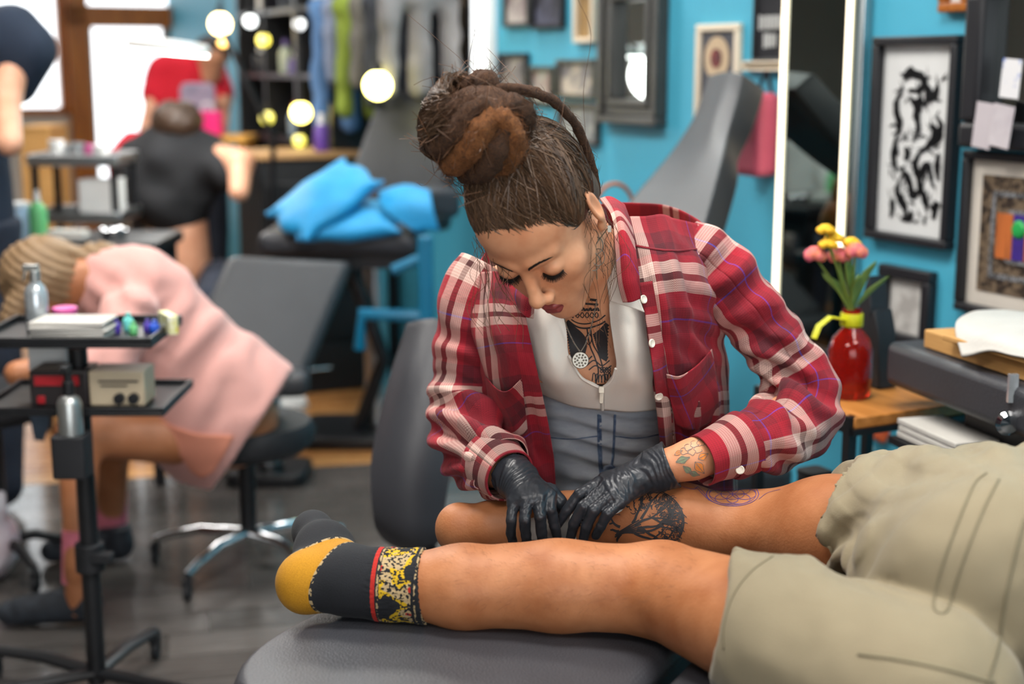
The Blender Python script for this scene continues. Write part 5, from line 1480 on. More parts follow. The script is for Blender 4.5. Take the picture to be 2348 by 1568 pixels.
# pink hoodie sitter
M['pink'] = mat('pink_fleece', '#d29d95', 0.9, vary=0.05, vscale=6, bump=0.2, bscale=200, sheen=0.3)
M['coral'] = mat('coral_fleece_lining', '#d58a72', 0.9, vary=0.05, vscale=8)
M['skin_b'] = mat('warm_skin', '#b87a55', 0.5, col2='#a0643f', vscale=10)
M['skin_pale'] = mat('pale_skin', '#d8a487', 0.5, col2='#c58a6b', vscale=10)
M['hair_blond'] = hair_material('light_brown_hair', '#5e4630', '#a88a66', 0.6)
M['pink_sock'] = mat('pink_ribbed_sock', '#d8798a', 0.9, vary=0.1, vscale=40)
M['navy'] = mat('navy_cotton', '#1c2738', 0.9, vary=0.12, vscale=10)
M['shoe'] = mat('black_trainer', '#1d2026', 0.7, col2='#343a42', vscale=40, bump=0.3, bscale=120)
A = lambda x, y, Y: np.array(at(x, y, Y))
hood = thing('person', 'person in a pink hoodie bent forward on the rolling stool', 'person', (at(300, 1000, 3.95).x, 3.95, 0))
S = SDF((-1.65, 3.35, 0.02), (-0.55, 4.6, 1.30), 0.012)
S.chain([A(520,960,4.05), A(360,780,3.98), A(280,690,3.95)], [0.15, 0.13, 0.10], 0.05)
S.chain([A(280,680,3.95), A(200,640,3.92), A(110,655,3.90)], [0.06, 0.055, 0.07], 0.04); S.ell(A(98,652,3.90), (0.105, 0.095, 0.105), 0.03)
S.ell(A(70,700,3.86), (0.05, 0.06, 0.05), 0.03)
S.chain([A(500,1005,4.15), A(250,1000,4.15), A(258,1200,4.22)], [0.085, 0.062, 0.040], 0.03)
S.chain([A(470,1005,3.95), A(180,995,3.84), A(182,1300,3.66)], [0.085, 0.060, 0.038], 0.03)
S.chain([A(300,730,3.80), A(235,850,3.70), A(90,850,3.62), A(40,856,3.60)], [0.05, 0.04, 0.032, 0.035], 0.02)
S.cone(A(258,1200,4.22), A(250,1275,4.2), 0.038, 0.04, 0.02); S.cone(A(182,1300,3.66), A(178,1420,3.68), 0.036, 0.04, 0.02)
V, Q = S.surface(1); obj('body', mesh_np('body', V, Q), M['skin_b'], hood, world=True)
S = SDF((-1.45, 3.5, 0.30), (-0.40, 4.6, 1.35), 0.010)
S.chain([A(640,1075,4.08), A(510,945,4.05), A(370,775,3.98), A(290,672,3.95), A(235,650,3.94)], [0.255, 0.225, 0.165, 0.125, 0.085], 0.06, flat=(0, 1, 0), fac=1.18)
S.ell(A(330,650,3.97), (0.12, 0.12, 0.075), 0.05)                      # bunched hood
hn_ = np.array([0.826, 0.0, -0.564]); S.half(A(572, 1000, 4.05), hn_, 0.008)
S.chain([A(610,1060,4.06), A(470,905,4.03)], [0.225, 0.18], 0.01, mode='-', flat=(0, 1, 0), fac=1.18) if False else None
S.cone(A(640,1080,4.06), A(545,965,4.05), 0.23, 0.20, 0.01, mode='-', flat=(0, 1, 0), fac=1.18)
S.chain([A(300,720,3.80), A(240,845,3.70), A(110,850,3.62)], [0.075, 0.062, 0.048], 0.03)
V, Q = S.surface(2); nv = vnormals(V, Q)
D = folds(V, A(430,800,3.85), (0.8, 0, -0.6), 0.11, 0.008, 0.25, 3) + 0.006*vnoise(V, 8, 4) + folds(V, A(270,720,3.8), (0.4, 0, 0.9), 0.07, 0.008, 0.12, 5)
V = V + nv*D[:, None]
obj('hoodie', mesh_np('hoodie', V, Q), M['pink'], hood, world=True)
HB = bvh_of(V, Q)
surf_patch('hoodie_pocket', HB, [[(362,962),(445,992),(538,998)],[(398,1024),(455,1046),(518,1036)],[(440,1084),(462,1096),(488,1084)]], 0.014, M['coral'], hood, 16, 16)
strokes_px(HB, [[(668,862),(620,940),(560,1030),(478,1140)]], 0.035, 0.004, parent=hood, name='hem_band', mt=M['coral'])
S = SDF(A(98,640,3.9)-0.2, A(240,600,3.95)+np.array([0.14, 0.14, 0.14]), 0.008)
S.ell(A(98,632,3.905), (0.118, 0.112, 0.110), 0.02); S.ell(A(232,592,3.96), (0.062, 0.06, 0.045), 0.03); S.cone(A(150,610,3.93), A(225,600,3.95), 0.05, 0.04, 0.02)
S.cone(A(60,680,3.83), A(20,730,3.80), 0.05, 0.03, 0.02)
V, Q = S.surface(1); nv = vnormals(V, Q); V = V + nv*(0.004*np.sin(260*(V[:, 0]*0.5+V[:, 2])) + 0.006*vnoise(V, 30, 2))[:, None]
obj('hair', mesh_np('hair', V, Q), M['hair_blond'], hood, world=True)
for (c, d, r0, sk, lab) in ((A(250,1275,4.18), (-1, -0.1), 0, 0, ''), (A(172,1425,3.68), (-1, -0.05), 0, 0, '')):
    S = SDF(c - np.array([0.24, 0.12, 0.11]), c + np.array([0.12, 0.12, 0.10]), 0.006)
    zf = 0.012
    heel = np.array([c[0]+0.035, c[1], 0.045]); toe = np.array([c[0]-0.17, c[1]-0.02, 0.038])
    S.cone(heel, toe, 0.040, 0.034, 0.02); S.cone(heel + np.array([0, 0, 0.02]), heel + np.array([-0.005, 0, 0.075]), 0.042, 0.040, 0.02)
    S.cone(heel + np.array([-0.02, 0, 0.03]), toe + np.array([0.04, 0, 0.015]), 0.035, 0.03, 0.02); S.half((0, 0, 0.004), (0, 0, -1))
    V, Q = S.surface(1); obj('shoe', mesh_np('shoe', V, Q), M['shoe'], hood, world=True)
for a, b, r_ in ((A(182,1215,3.70), A(180,1335,3.675), 0.046), (A(256,1130,4.21), A(257,1225,4.22), 0.048)):
    MB().tube([tuple(a), tuple(a*0.5+b*0.5), tuple(b)], [r_, r_*0.98, r_*0.96], 16).build('sock', M['pink_sock'], hood, world=True)

# wheeled tray stand
st = atz(226, 1608, 0); tz1, tz2 = at(200, 785, 3.10).z, at(200, 935, 3.12).z
stand = thing('tray_stand', 'black wheeled tray stand with two trays beside the pink hoodie', 'tray stand', (st.x, st.y, 0))
topx = at(196, 860, st.y).x - st.x
MB().tube([(0.0, 0, 0.05), (0.0, 0, tz1-0.03)], 0.022, 16).build('pole', M['black'], stand)
MB().tube([(0, 0, 0.33), (0, 0, 0.40)], 0.034, 16).box((0.035, -0.02, 0.37), (0.05, 0.03, 0.025)).build('collar_clamp', M['black_matte'], stand, bevel=0.004)
for q in (atz(-10, 1512, 0.05), atz(356, 1468, 0.05)):
    v = q - Vector((st.x, st.y, 0)); v.z = 0
    MB().tube([(0, 0, 0.075), (v.x*0.5, v.y*0.5, 0.085), (v.x, v.y, 0.075)], [0.022, 0.022, 0.018], 10, flat=0.6).build('foot', M['black'], stand)
    caster(stand, v.x, v.y)
for q in ((-0.22, -0.12), (0.24, -0.10)):
    MB().tube([(0, 0, 0.075), (q[0], q[1], 0.075)], [0.022, 0.018], 10, flat=0.6).build('foot', M['black'], stand); caster(stand, *q)
def tray(z, w, d, lip, dx=0.0, dy=0.02):
    mb = MB(); mb.box((dx, dy, z-0.004), (w, d, 0.008))
    for s in (-1, 1): mb.box((dx+s*(w/2-0.004), dy, z+lip/2), (0.008, d, lip)); mb.box((dx, dy+s*(d/2-0.004), z+lip/2), (w-0.016, 0.008, lip))
    return mb.build('tray', M['black'], stand, bevel=0.002)
tray(tz1, 0.40, 0.30, 0.016, 0.0, 0.03); tray(tz2, 0.42, 0.30, 0.012, 0.01, 0.03)
hx = at(166, 1040, st.y-0.165); 
MB().prism(rounded_rect(0.075, 0.07, 0.01), 0.095, (hx.x-st.x+0.0, -0.165, hx.z-0.05)).tube([(hx.x-st.x, -0.14, hx.z-0.02), (0, 0, hx.z-0.02)], 0.010, 8).build('cup_holder', M['black_matte'], stand, bevel=0.003)
mh = MB()
def on_tray(px, z, dy): 
    p = at(px, 700, st.y+dy); return Vector((p.x, st.y+dy, z))
def bottle_prof(r, h, neck=0.35, cap=0.18):
    return [(0.0005, 0), (r*0.95, 0), (r, h*0.03), (r, h*(1-cap-0.22)), (r*0.8, h*(1-cap-0.12)), (r*neck, h*(1-cap-0.04)), (r*neck, h*(1-cap))]
M['clear_silver'] = mat('silvery_clear_plastic', '#b8bfc4', 0.15, 0.5, vary=0.2, vscale=30)
M['alu'] = mat('brushed_aluminium', '#b3b6b4', 0.35, 0.9, vary=0.08, vscale=20)
t = thing('spray_bottle', 'clear silvery spray bottle standing on the upper tray', 'bottle', on_tray(84, tz1+0.001, 0.04))
MB().lathe(bottle_prof(0.026, 0.15), n=20).build('bottle_body', M['clear_silver'], t)
MB().cyl((0, 0, 0.13), 0.012, 0.025).box((-0.008, 0, 0.148), (0.035, 0.016, 0.014)).tube([(-0.02, 0, 0.142), (-0.028, 0, 0.118)], 0.003, 6).build('spray_head', M['alu'], t, bevel=0.002)
M['pink_plastic'] = mat('pink_plastic', '#d85aa0', 0.4, vary=0.05); M['teal'] = mat('teal_plastic', '#1c9a8c', 0.4, vary=0.05); M['violet'] = mat('violet_plastic', '#4b35a0', 0.4, vary=0.05); M['cyan'] = mat('aqua_plastic', '#6fd0c8', 0.35, vary=0.05); M['royal'] = mat('royal_blue_plastic', '#2456c8', 0.4, vary=0.05); M['yellow_box'] = mat('yellow_carton', '#c9c433', 0.6, col2='#e8e6da', vscale=60); M['green_plastic'] = mat('green_plastic', '#6cc07c', 0.4, vary=0.05)
t = thing('plastic_cup', 'pink plastic cup beside the spray bottle', 'cup', on_tray(148, tz1+0.001, 0.08))
MB().lathe([(0.0005, 0), (0.020, 0), (0.026, 0.04)], n=20).build('cup_body', M['pink_plastic'], t); MB().lathe([(0.0275, 0.036), (0.0285, 0.038), (0.0285, 0.048), (0.0255, 0.05)], n=20).build('rim', M['pink_plastic'], t)
pk = on_tray(165, tz1+0.001, -0.03)
t = thing('paper_towels', 'folded white paper towels stacked on the upper tray', 'paper towels', pk)
for k in range(5):
    MB().box((0.003*((k*7) % 3-1), 0.002*((k*5) % 3), 0.004+k*0.0085), (0.17-0.004*(k % 2), 0.11, 0.0075), Matrix.Rotation(R((k*37) % 7-3), 3, 'Z')).build('towel', M['paper'], t, bevel=0.003)
for i, (px, dy, mt, r, h, lab) in enumerate(((262, 0.02, 'violet', 0.012, 0.034, 'small violet ink bottle on the upper tray'), (292, 0.05, 'cyan', 0.012, 0.042, 'small aqua ink bottle on the upper tray'), (303, 0.0, 'green_plastic', 0.010, 0.03, 'small green ink bottle on the upper tray'),
        (336, 0.03, 'violet', 0.010, 0.03, 'violet ink bottle next to the blue one'), (352, 0.02, 'royal', 0.012, 0.03, 'royal blue ink bottle near the tray end'), (120, 0.10, 'teal', 0.016, 0.02, 'teal ink cap left of the pink cup'), (182, 0.10, 'teal', 0.016, 0.02, 'teal ink cap right of the pink cup'))):
    t = thing('ink_bottle', lab, 'bottle', on_tray(px, tz1+0.001, dy), 0, 'ink bottles on the tray')
    MB().lathe(bottle_prof(r, h), n=14).build('bottle_body', M[mt], t); MB().cyl((0, 0, h*0.9), r*0.5, h*0.2, 12).build('cap', M[mt], t)
t = thing('carton', 'yellow and white carton at the right end of the upper tray', 'box', on_tray(384, tz1+0.001, 0.03), 0.5)
MB().box((0, 0, 0.022), (0.022, 0.09, 0.044)).build('carton_body', M['yellow_box'], t, bevel=0.002)
M['red_label'] = mat('red_label_print', '#b3202a', 0.5, col2='#8c1018', vscale=20); M['beige_box'] = mat('beige_metal', '#b5a68d', 0.45, vary=0.06); M['grey_dark'] = mat('dark_grey_metal', '#2b2728', 0.4, vary=0.1)
bp = on_tray(205, tz2+0.001, -0.02)
t = thing('power_supply', 'red, black and beige power supply box on the lower tray', 'power supply', bp)
MB().box((-0.065, 0, 0.042), (0.13, 0.10, 0.084)).build('dark_case', M['grey_dark'], t, bevel=0.004)
MB().box((0.065, 0, 0.042), (0.125, 0.098, 0.080)).build('beige_case', M['beige_box'], t, bevel=0.004)
MB().box((-0.068, -0.052, 0.062), (0.10, 0.004, 0.022)).build('red_label', M['red_label'], t); MB().box((-0.105, -0.052, 0.018), (0.018, 0.006, 0.018)).build('red_switch', M['red_label'], t, bevel=0.002)
for x in (0.072, 0.104): MB().cyl((x, -0.056, 0.022), 0.012, 0.014, 18, axis='y').build('knob', M['black'], t)
MB().box((0.07, -0.0505, 0.06), (0.09, 0.002, 0.004)).box((0.06, -0.0505, 0.05), (0.06, 0.002, 0.003)).build('printed_lines', M['grey_dark'], t)
t = thing('paper_carton', 'white carton behind the power supply on the lower tray', 'box', on_tray(110, tz2+0.001, 0.12)); MB().box((0, 0, 0.055), (0.09, 0.06, 0.11)).build('carton_body', M['white'], t, bevel=0.003)
t = thing('aluminium_bottle', 'silver aluminium bottle with black pump in the cup holder', 'bottle', Vector((hx.x, st.y-0.165, hx.z-0.002)))
MB().lathe([(0.0005, 0), (0.026, 0), (0.027, 0.01), (0.027, 0.115), (0.022, 0.128), (0.012, 0.135)], n=22).build('bottle_body', M['alu'], t)
MB().cyl((0, 0, 0.15), 0.013, 0.03).cyl((0, 0, 0.178), 0.009, 0.03).box((0.0, -0.012, 0.196), (0.016, 0.04, 0.014)).build('pump', M['black'], t, bevel=0.002)
# plastic bag at the left edge
M['bag'] = mat('white_plastic_bag', '#d8d6dc', 0.3, col2='#c9a4ac', vscale=9, bump=0.5, bscale=25)
bgp = atz(-10, 1330, 0)
S = SDF((bgp.x-0.16, bgp.y-0.14, 0.0), (bgp.x+0.16, bgp.y+0.14, 0.36), 0.01); S.ell((bgp.x-0.02, bgp.y, 0.11), (0.09, 0.09, 0.105), 0.03); S.cone((bgp.x-0.01, bgp.y, 0.15), (bgp.x+0.03, bgp.y, 0.26), 0.06, 0.02, 0.02); S.half((0, 0, 0.012), (0, 0, -1))
V, Q = S.surface(1); nv = vnormals(V, Q); V = V + nv*(0.012*vnoise(V, 18, 3))[:, None]
tag(obj('plastic_bag', mesh_np('plastic_bag', V, Q), M['bag']), 'white plastic bag on the floor at the left edge', 'bag')
# hanging grey cloth
t = obj('cleaning_cloth', mesh_np('cleaning_cloth', patch([[at(72,925,3.5), at(108,925,3.5)], [at(70,965,3.5), at(112,970,3.52)], [at(80,1008,3.51), at(100,1012,3.5)]], 14, 10).reshape(-1, 3), grid_faces(14, 10)), mat('slate_cloth', '#4a5563', 0.9, vary=0.1), None, solid=0.003)
tag(t, 'slate grey cloth hanging beside the tray stand', 'cloth')

# recliner behind the pink hoodie
def ped(t, x, y, ztop, base=(0.6, 0.5), mt=None):
    MB().cyl((x, y, ztop/2+0.02), 0.05, ztop-0.08, 18).build('pedestal', M['steel'], t)
    MB().prism(rounded_rect(base[0], base[1], 0.06), 0.05, (x, y, 0.0)).build('base_plate', mt or M['black'], t, bevel=0.01)
ra = [at(525,578,5.15), at(812,592,5.25), at(700,868,4.90), at(400,850,4.80)]
t = thing('recliner', 'grey padded recliner directly behind the pink hoodie', 'recliner', (at(560, 800, 4.7).x, 4.72, 0))
slab4('backrest', ra, 0.09, M['vinyl_grey'], t, 0.035)
sc_ = (ra[2]+ra[3])/2
slab4('seat', [ra[3] + Vector((0, 0.02, -0.02)), ra[2] + Vector((0, 0.02, -0.02)), ra[2] + Vector((0.10, -0.42, -0.02)), ra[3] + Vector((0.10, -0.42, -0.02))], 0.09, M['vinyl_grey'], t, 0.035) if False else None
MB().box(Vector((sc_.x-t.location.x, sc_.y-4.72+0.12, sc_.z-0.03)), (0.44, 0.40, 0.09), Matrix.Rotation(0.15, 3, 'Z')).build('seat', M['vinyl_grey'], t, bevel=0.035, seg=4)
ped(t, sc_.x-t.location.x+0.05, sc_.y-4.72+0.22, sc_.z-0.06, (0.30, 0.26))

# bed with blue pillows
pb = atz(800, 880, 0); PBY = 5.62
t = thing('treatment_bed', 'black treatment bed with raised back carrying the blue pillows', 'bed', (at(790, 700, PBY).x, PBY, 0))
def loc(px, py, Y): p = at(px, py, Y); return Vector((p.x-t.location.x, p.y-t.location.y, p.z))
zt_ = at(760, 528, 5.4).z
x0, x1 = at(592, 540, 5.4).x-t.location.x, at(962, 540, 5.4).x-t.location.x
MB().box(((x0+x1)/2, 0.05, zt_-0.05), (x1-x0, 0.62, 0.09)).build('seat_cushion', M['vinyl'], t, bevel=0.035, seg=4)
MB().box(((x0+x1)/2, 0.05, zt_-0.12), (x1-x0-0.06, 0.5, 0.06)).build('frame', M['black'], t)
slab4('backrest', [at(872,196,6.05), at(1040,205,5.85), at(1010,520,5.75), at(752,520,5.95)], 0.10, M['vinyl_grey'], t, 0.035)
slab4('armrest', [at(968,430,5.42), at(1060,432,5.5), at(1060,500,5.5), at(968,500,5.42)], 0.20, M['vinyl'], t, 0.03)
ped(t, 0.12, 0.05, zt_-0.1, (0.62, 0.42)); MB().tube([(0.05, -0.02, 0.06), (0.16, -0.06, 0.35), (0.02, -0.04, zt_-0.12)], 0.03, 10).build('lift_arm', M['black'], t)
for (px, py, rx, rz_, ry, lab, dz) in ((745,455,0.0,0.55,-0.55,'plump blue pillow leaning at the top of the pile',0.0), (800,505,0.0,0.1,-0.05,'flat blue pillow lying under the leaning one',0.0)):
    c = at(px, py, 5.42)
    S = SDF((-0.32, -0.24, -0.15), (0.32, 0.24, 0.15), 0.012); S.ell((0, 0, 0), (0.205, 0.15, 0.055), 0.0)
    for sx in (-1, 1):
        for sy in (-1, 1): S.cone((0, 0, 0), (sx*0.19, sy*0.135, 0), 0.045, 0.012, 0.05)
    V, Q = S.surface(1); nv = vnormals(V, Q); V = V + nv*(0.008*vnoise(V, 12, 3))[:, None]
    o = obj('pillow', mesh_np('pillow', V, Q), M['blue_sheet']); o.location = c; o.rotation_euler = (R(18), ry, rz_)
    tag(o, lab, 'pillow', 'blue pillows')
Gs = patch([[at(868,440,5.45), at(930,425,5.42), at(985,438,5.40)], [at(880,480,5.36), at(935,470,5.34), at(992,475,5.33)], [at(935,520,5.32), at(965,515,5.32), at(1005,520,5.32)], [at(955,532,5.33), at(985,528,5.33), at(1010,530,5.33)]], 30, 30)
tag(obj('blue_sheet', mesh_np('blue_sheet', Gs.reshape(-1, 3), grid_faces(30, 30)), M['blue_sheet'], None, solid=0.006), 'light blue disposable sheet draped over the armrest', 'sheet')
t = thing('floor_stand', 'blue painted steel floor stand right of the pillow bed', 'stand', (at(965, 700, 5.2).x, 5.2, 0))
def lc(px, py, Y): p = at(px, py, Y); return Vector((p.x-t.location.x, p.y-t.location.y, p.z))
zb_ = lc(970, 540, 5.2)
MB().box((0.02, 0, zb_.z/2), (0.055, 0.05, zb_.z)).build('post', M['blue_metal'], t, bevel=0.008)
MB().tube([lc(970, 590, 5.2), lc(900, 620, 5.2)], 0.02, 8).build('arm', M['blue_metal'], t); MB().tube([lc(970, 725, 5.2), lc(830, 720, 5.2), lc(826, 800, 5.2)], 0.025, 8).build('brace', M['blue_metal'], t)
MB().prism(rounded_rect(0.2, 0.2, 0.05), 0.02, (0.02, 0, 0)).build('base_plate', M['black'], t, bevel=0.006)

# padded armrest stand just left of the artist
Cp = [[(962,762,3.30),(1010,756,3.27),(1060,770,3.3)],[(925,900,3.22),(975,895,3.17),(1040,900,3.2)],[(888,1060,3.14),(945,1060,3.09),(1020,1050,3.12)],[(888,1160,3.10),(940,1185,3.06),(1000,1180,3.08)],[(915,1212,3.10),(955,1228,3.07),(990,1222,3.08)]]
t = thing('armrest_stand', 'dark grey padded arm rest standing between stool and artist', 'armrest', (at(975, 1250, 3.15).x, 3.2, 0))
Gp = patch([[at(*p) for p in r] for r in Cp], 36, 24)
obj('pad', mesh_np('pad', Gp.reshape(-1, 3), grid_faces(36, 24)), M['vinyl'], t, world=True, solid=0.05, bevel=0.012, seg=3)
zz = at(975, 1235, 3.17).z
MB().tube([(0.02, 0.03, zz+0.10), (0.0, 0.02, zz-0.02), (0, 0.02, 0.04)], 0.022, 12).build('post', M['black'], t)
MB().lathe([(0.001, 0), (0.17, 0), (0.17, 0.015), (0.03, 0.04), (0.001, 0.04)], n=28).build('base_plate', M['black'], t)
mb = MB(); mb.tube([at(1072,1105,3.3), at(1072,1160,3.3)], 0.012, 8)
# recliner near the blue wall
rows_ = [[(1395,545,3.75),(1500,570,3.55),(1600,585,3.45)],[(1436,470,3.86),(1530,500,3.68),(1616,520,3.55)],[(1535,352,4.02),(1600,362,3.86),(1655,372,3.76)],[(1588,272,4.13),(1632,270,3.98),(1672,300,3.88)],[(1606,225,4.18),(1650,215,4.05),(1690,235,3.95)],[(1624,172,4.22),(1665,163,4.12),(1704,168,4.02)]]
t = thing('recliner', 'grey recliner with tall leaning back in front of the blue wall', 'recliner', (at(1560, 700, 3.6).x, 3.55, 0))
Gp = patch([[at(*p) for p in r] for r in rows_], 50, 24)
obj('backrest', mesh_np('backrest', Gp.reshape(-1, 3), grid_faces(50, 24)), M['vinyl_grey'], t, world=True, solid=0.085, solid_off=-1, bevel=0.015, seg=3)
MB().box((-0.06, -0.12, 0.52), (0.50, 0.48, 0.10), Matrix.Rotation(0.3, 3, 'Z')).build('seat', M['vinyl_grey'], t, bevel=0.035, seg=4)
ped(t, -0.05, -0.08, 0.47, (0.5, 0.5))
# leather bag with looped handle on that recliner
M['leather'] = mat('tan_leather', '#b5651f', 0.5, col2='#8c4a14', vscale=20)
bgc = at(1405, 465, 4.08)
t = thing('leather_bag', 'tan leather bag with looped handle behind the artist', 'bag', (bgc.x, bgc.y, bgc.z-0.19))
pdz = bgc.z-0.192
q_ = thing('pedestal_table', 'slim black pedestal table under the leather bag', 'table', (bgc.x, bgc.y, 0))
MB().lathe([(0.0005, pdz-0.02), (0.14, pdz-0.02), (0.14, pdz), (0.0005, pdz)], n=28).build('table_top', M['black'], q_); MB().cyl((0, 0, pdz/2), 0.02, pdz-0.03).build('column', M['black'], q_); MB().lathe([(0.0005, 0), (0.14, 0), (0.13, 0.015), (0.0005, 0.03)], n=28).build('base', M['black'], q_)
S = SDF((-0.16, -0.1, -0.02), (0.16, 0.1, 0.26), 0.01); S.ell((0, 0, 0.09), (0.11, 0.055, 0.095), 0.02); S.half((0, 0, 0.004), (0, 0, -1)); V, Q = S.surface(1)
obj('bag_body', mesh_np('bag_body', V, Q), M['leather'], t)
MB().tube([Vector((math.cos(a)*0.055+0.005, 0, 0.17+math.sin(a)*0.075)) for a in np.linspace(-0.3, 3.5, 16)], 0.012, 8, flat=0.5).build('handle', M['leather'], t)
# ------------------------------------------------------------------ blue wall: frames, mirrors, shelf, vase
WR3 = Matrix((( -WD.x, WN.x*1.0, 0), (-WD.y, WN.y, 0), (0, 0, 1)))    # local x = towards the camera side (right in the picture), y = out of the wall
def wall_thing(name, lab, cat, tc, z, s=0.0, group=None):
    t = thing(name, lab, cat, wp(tc, s, z), 0, group)
    t.rotation_euler = (0, 0, math.atan2(-WD.y, -WD.x))
    return t
# in a wall thing: x = right in the picture, y = out of the wall is -Y_local or +; find it once
_t = Matrix.Rotation(math.atan2(-WD.y, -WD.x), 3, 'Z') @ Vector((0, 1, 0)); OUT = 1.0 if _t.dot(WN) > 0 else -1.0
def wall_rect(pxl, pyt, pxr, pyb, s=0.0):
    tl = (onwall(pxl, (pyt+pyb)/2, s)[0], onwall((pxl+pxr)/2, pyt, s)[1]); br = (onwall(pxr, (pyt+pyb)/2, s)[0], onwall((pxl+pxr)/2, pyb, s)[1])
    return (tl[0]+br[0])/2, br[1], abs(tl[0]-br[0]), tl[1]-br[1]      # centre t, bottom z, width, height
def framed(lab, rect, fw, fmat, pmat, mount=0.0, mmat=None, depth=0.025, cat='picture', name='framed_picture', glass=False, group='pictures on the blue wall'):
    tc, z0, w, h = rect
    t = wall_thing(name, lab, cat, tc, z0, 0.0, group)
    o = OUT
    for nm, c, d in (('frame_top', (0, depth/2*o, h-fw/2), (w, depth, fw)), ('frame_bottom', (0, depth/2*o, fw/2), (w, depth, fw)),
                     ('frame_side', (-w/2+fw/2, depth/2*o, h/2), (fw, depth, h-2*fw)), ('frame_side', (w/2-fw/2, depth/2*o, h/2), (fw, depth, h-2*fw))):
        MB().box(c, d).build(nm, fmat, t, bevel=min(0.004, fw*0.2))
    MB().box((0, 0.005*o, h/2), (w-2*fw+0.004, 0.006, h-2*fw+0.004)).build('mount_board' if mmat else 'print', mmat or pmat, t)
    if mmat: MB().box((0, 0.0095*o, h/2), (w-2*fw-2*mount, 0.002, h-2*fw-2*mount)).build('print', pmat, t)
    return t, w, h
def ink_print(nm, bg, fg, scale, thr=0.5, det=3.0, stretch=None, dist=0.0):
    m, nt, b = _nt(nm); tc = N(nt, 'ShaderNodeTexCoord'); mp = N(nt, 'ShaderNodeMapping'); mp.inputs['Scale'].default_value = stretch or (1, 1, 1)
    nz = N(nt, 'ShaderNodeTexNoise', i_Scale=scale, i_Detail=det, i_Distortion=dist); nt.links.new(tc.outputs['Object'], mp.inputs[0]); nt.links.new(mp.outputs[0], nz.inputs['Vector'])
    mr = N(nt, 'ShaderNodeMapRange'); mr.inputs[1].default_value = thr-0.05; mr.inputs[2].default_value = thr+0.05; nt.links.new(nz.outputs[0], mr.inputs[0])
    nt.links.new(mixc(nt, mr.outputs[0], hexc(bg), hexc(fg)), b.inputs['Base Color']); b.inputs['Roughness'].default_value = 0.5
    return m
M['frame_black'] = mat('black_picture_frame', '#1c1d22', 0.4, vary=0.1); M['frame_gun'] = mat('pewter_frame', '#4a4a48', 0.4, 0.3, vary=0.15, vscale=10)
M['paper_w'] = mat('print_paper', '#d6d8d8', 0.6, vary=0.03)
# dragon ink print
rect = wall_rect(2012, 83, 2205, 560)
t, w, h = framed('tall black framed ink brush dragon print', rect, 0.022, M['frame_black'], M['paper_w'], depth=0.035)
M['ink_print'] = mat('black_printing_ink', '#15161a', 0.6, vary=0.1)
dr = [[(-.20,.86),(-.05,.90),(.10,.86),(.02,.80),(-.14,.80)],[(-.22,.82),(-.30,.70),(-.24,.60),(-.28,.52)],[(-.02,.84),(.06,.74),(.00,.66),(.04,.58),(-.02,.50)],[(.10,.86),(.16,.78),(.10,.70)],[(-.10,.76),(-.02,.72),(.04,.76)],
      [(.28,.66),(.36,.60),(.32,.52),(.20,.48),(.12,.44)],[(.14,.46),(.04,.40),(.02,.34),(.10,.30),(.20,.36),(.26,.30),(.30,.24)],[(.06,.36),(.10,.24),(.20,.16),(.24,.08)],[(-.20,.26),(-.12,.30),(-.04,.24),(.00,.18),(.08,.20),(.12,.26)],[(-.20,.26),(-.22,.18),(-.12,.12),(-.06,.05)],
      [(-.30,.02),(-.28,.10),(-.30,.14)],[(-.14,.02),(-.02,.03),(.02,.08)],[(.18,.74),(.26,.78),(.30,.84)],[(-.14,.46),(-.10,.42),(-.14,.38)],[(-.28,.52),(-.30,.40),(-.26,.30)],[(.30,.10),(.36,.14),(.32,.05)],[(.22,.60),(.28,.56),(.24,.50)],[(-.24,.88),(-.12,.92),(-.02,.88)],[(.36,.44),(.34,.36),(.37,.28)]]
mbk = MB()
iw, ih = w-0.09, h-0.10
rg = random.Random(4)
for l in dr:
    for rep in range(3):
        pts = catmull([Vector(((a+rg.uniform(-.015, .015))*iw*1.15, OUT*0.0100, 0.05+(b+rg.uniform(-.008, .008))*ih)) for a, b in l], 6)
        n = len(pts); V = []
        for i, p in enumerate(pts):
            d = pts[min(i+1, n-1)]-pts[max(i-1, 0)]; b = Vector((-d.z, 0, d.x)).normalized(); ww = (0.002+0.013*math.sin(math.pi*(i+0.6)/(n+0.4))**1.2)*rg.uniform(0.5, 1.0)*(0.8 if rep else 1)
            V += [p+b*ww, p-b*ww, p+b*ww+Vector((0, OUT*0.0006, 0)), p-b*ww+Vector((0, OUT*0.0006, 0))]
        mbk.add(V, [(4*i+2, 4*i+3, 4*i+7, 4*i+6) for i in range(n-1)])
for k in range(110):      # brush splatter and fine hatching
    a0, b0 = rg.uniform(-.36, .38), rg.uniform(.0, .92); th = rg.uniform(0, 6.28); ln = rg.uniform(.006, .022); wd_ = rg.uniform(.0012, .004)
    p = Vector((a0*iw*1.15, OUT*0.0100, 0.05+b0*ih)); d = Vector((math.cos(th), 0, math.sin(th)))*ln; b = Vector((-d.z, 0, d.x)).normalized()*wd_; e = Vector((0, OUT*0.0006, 0))
    mbk.add([p-d-b*0.3+e, p-b+e, p+d+e, p+b+e], [(0, 1, 2, 3)])
mbk.build('ink_drawing', M['ink_print'], t)
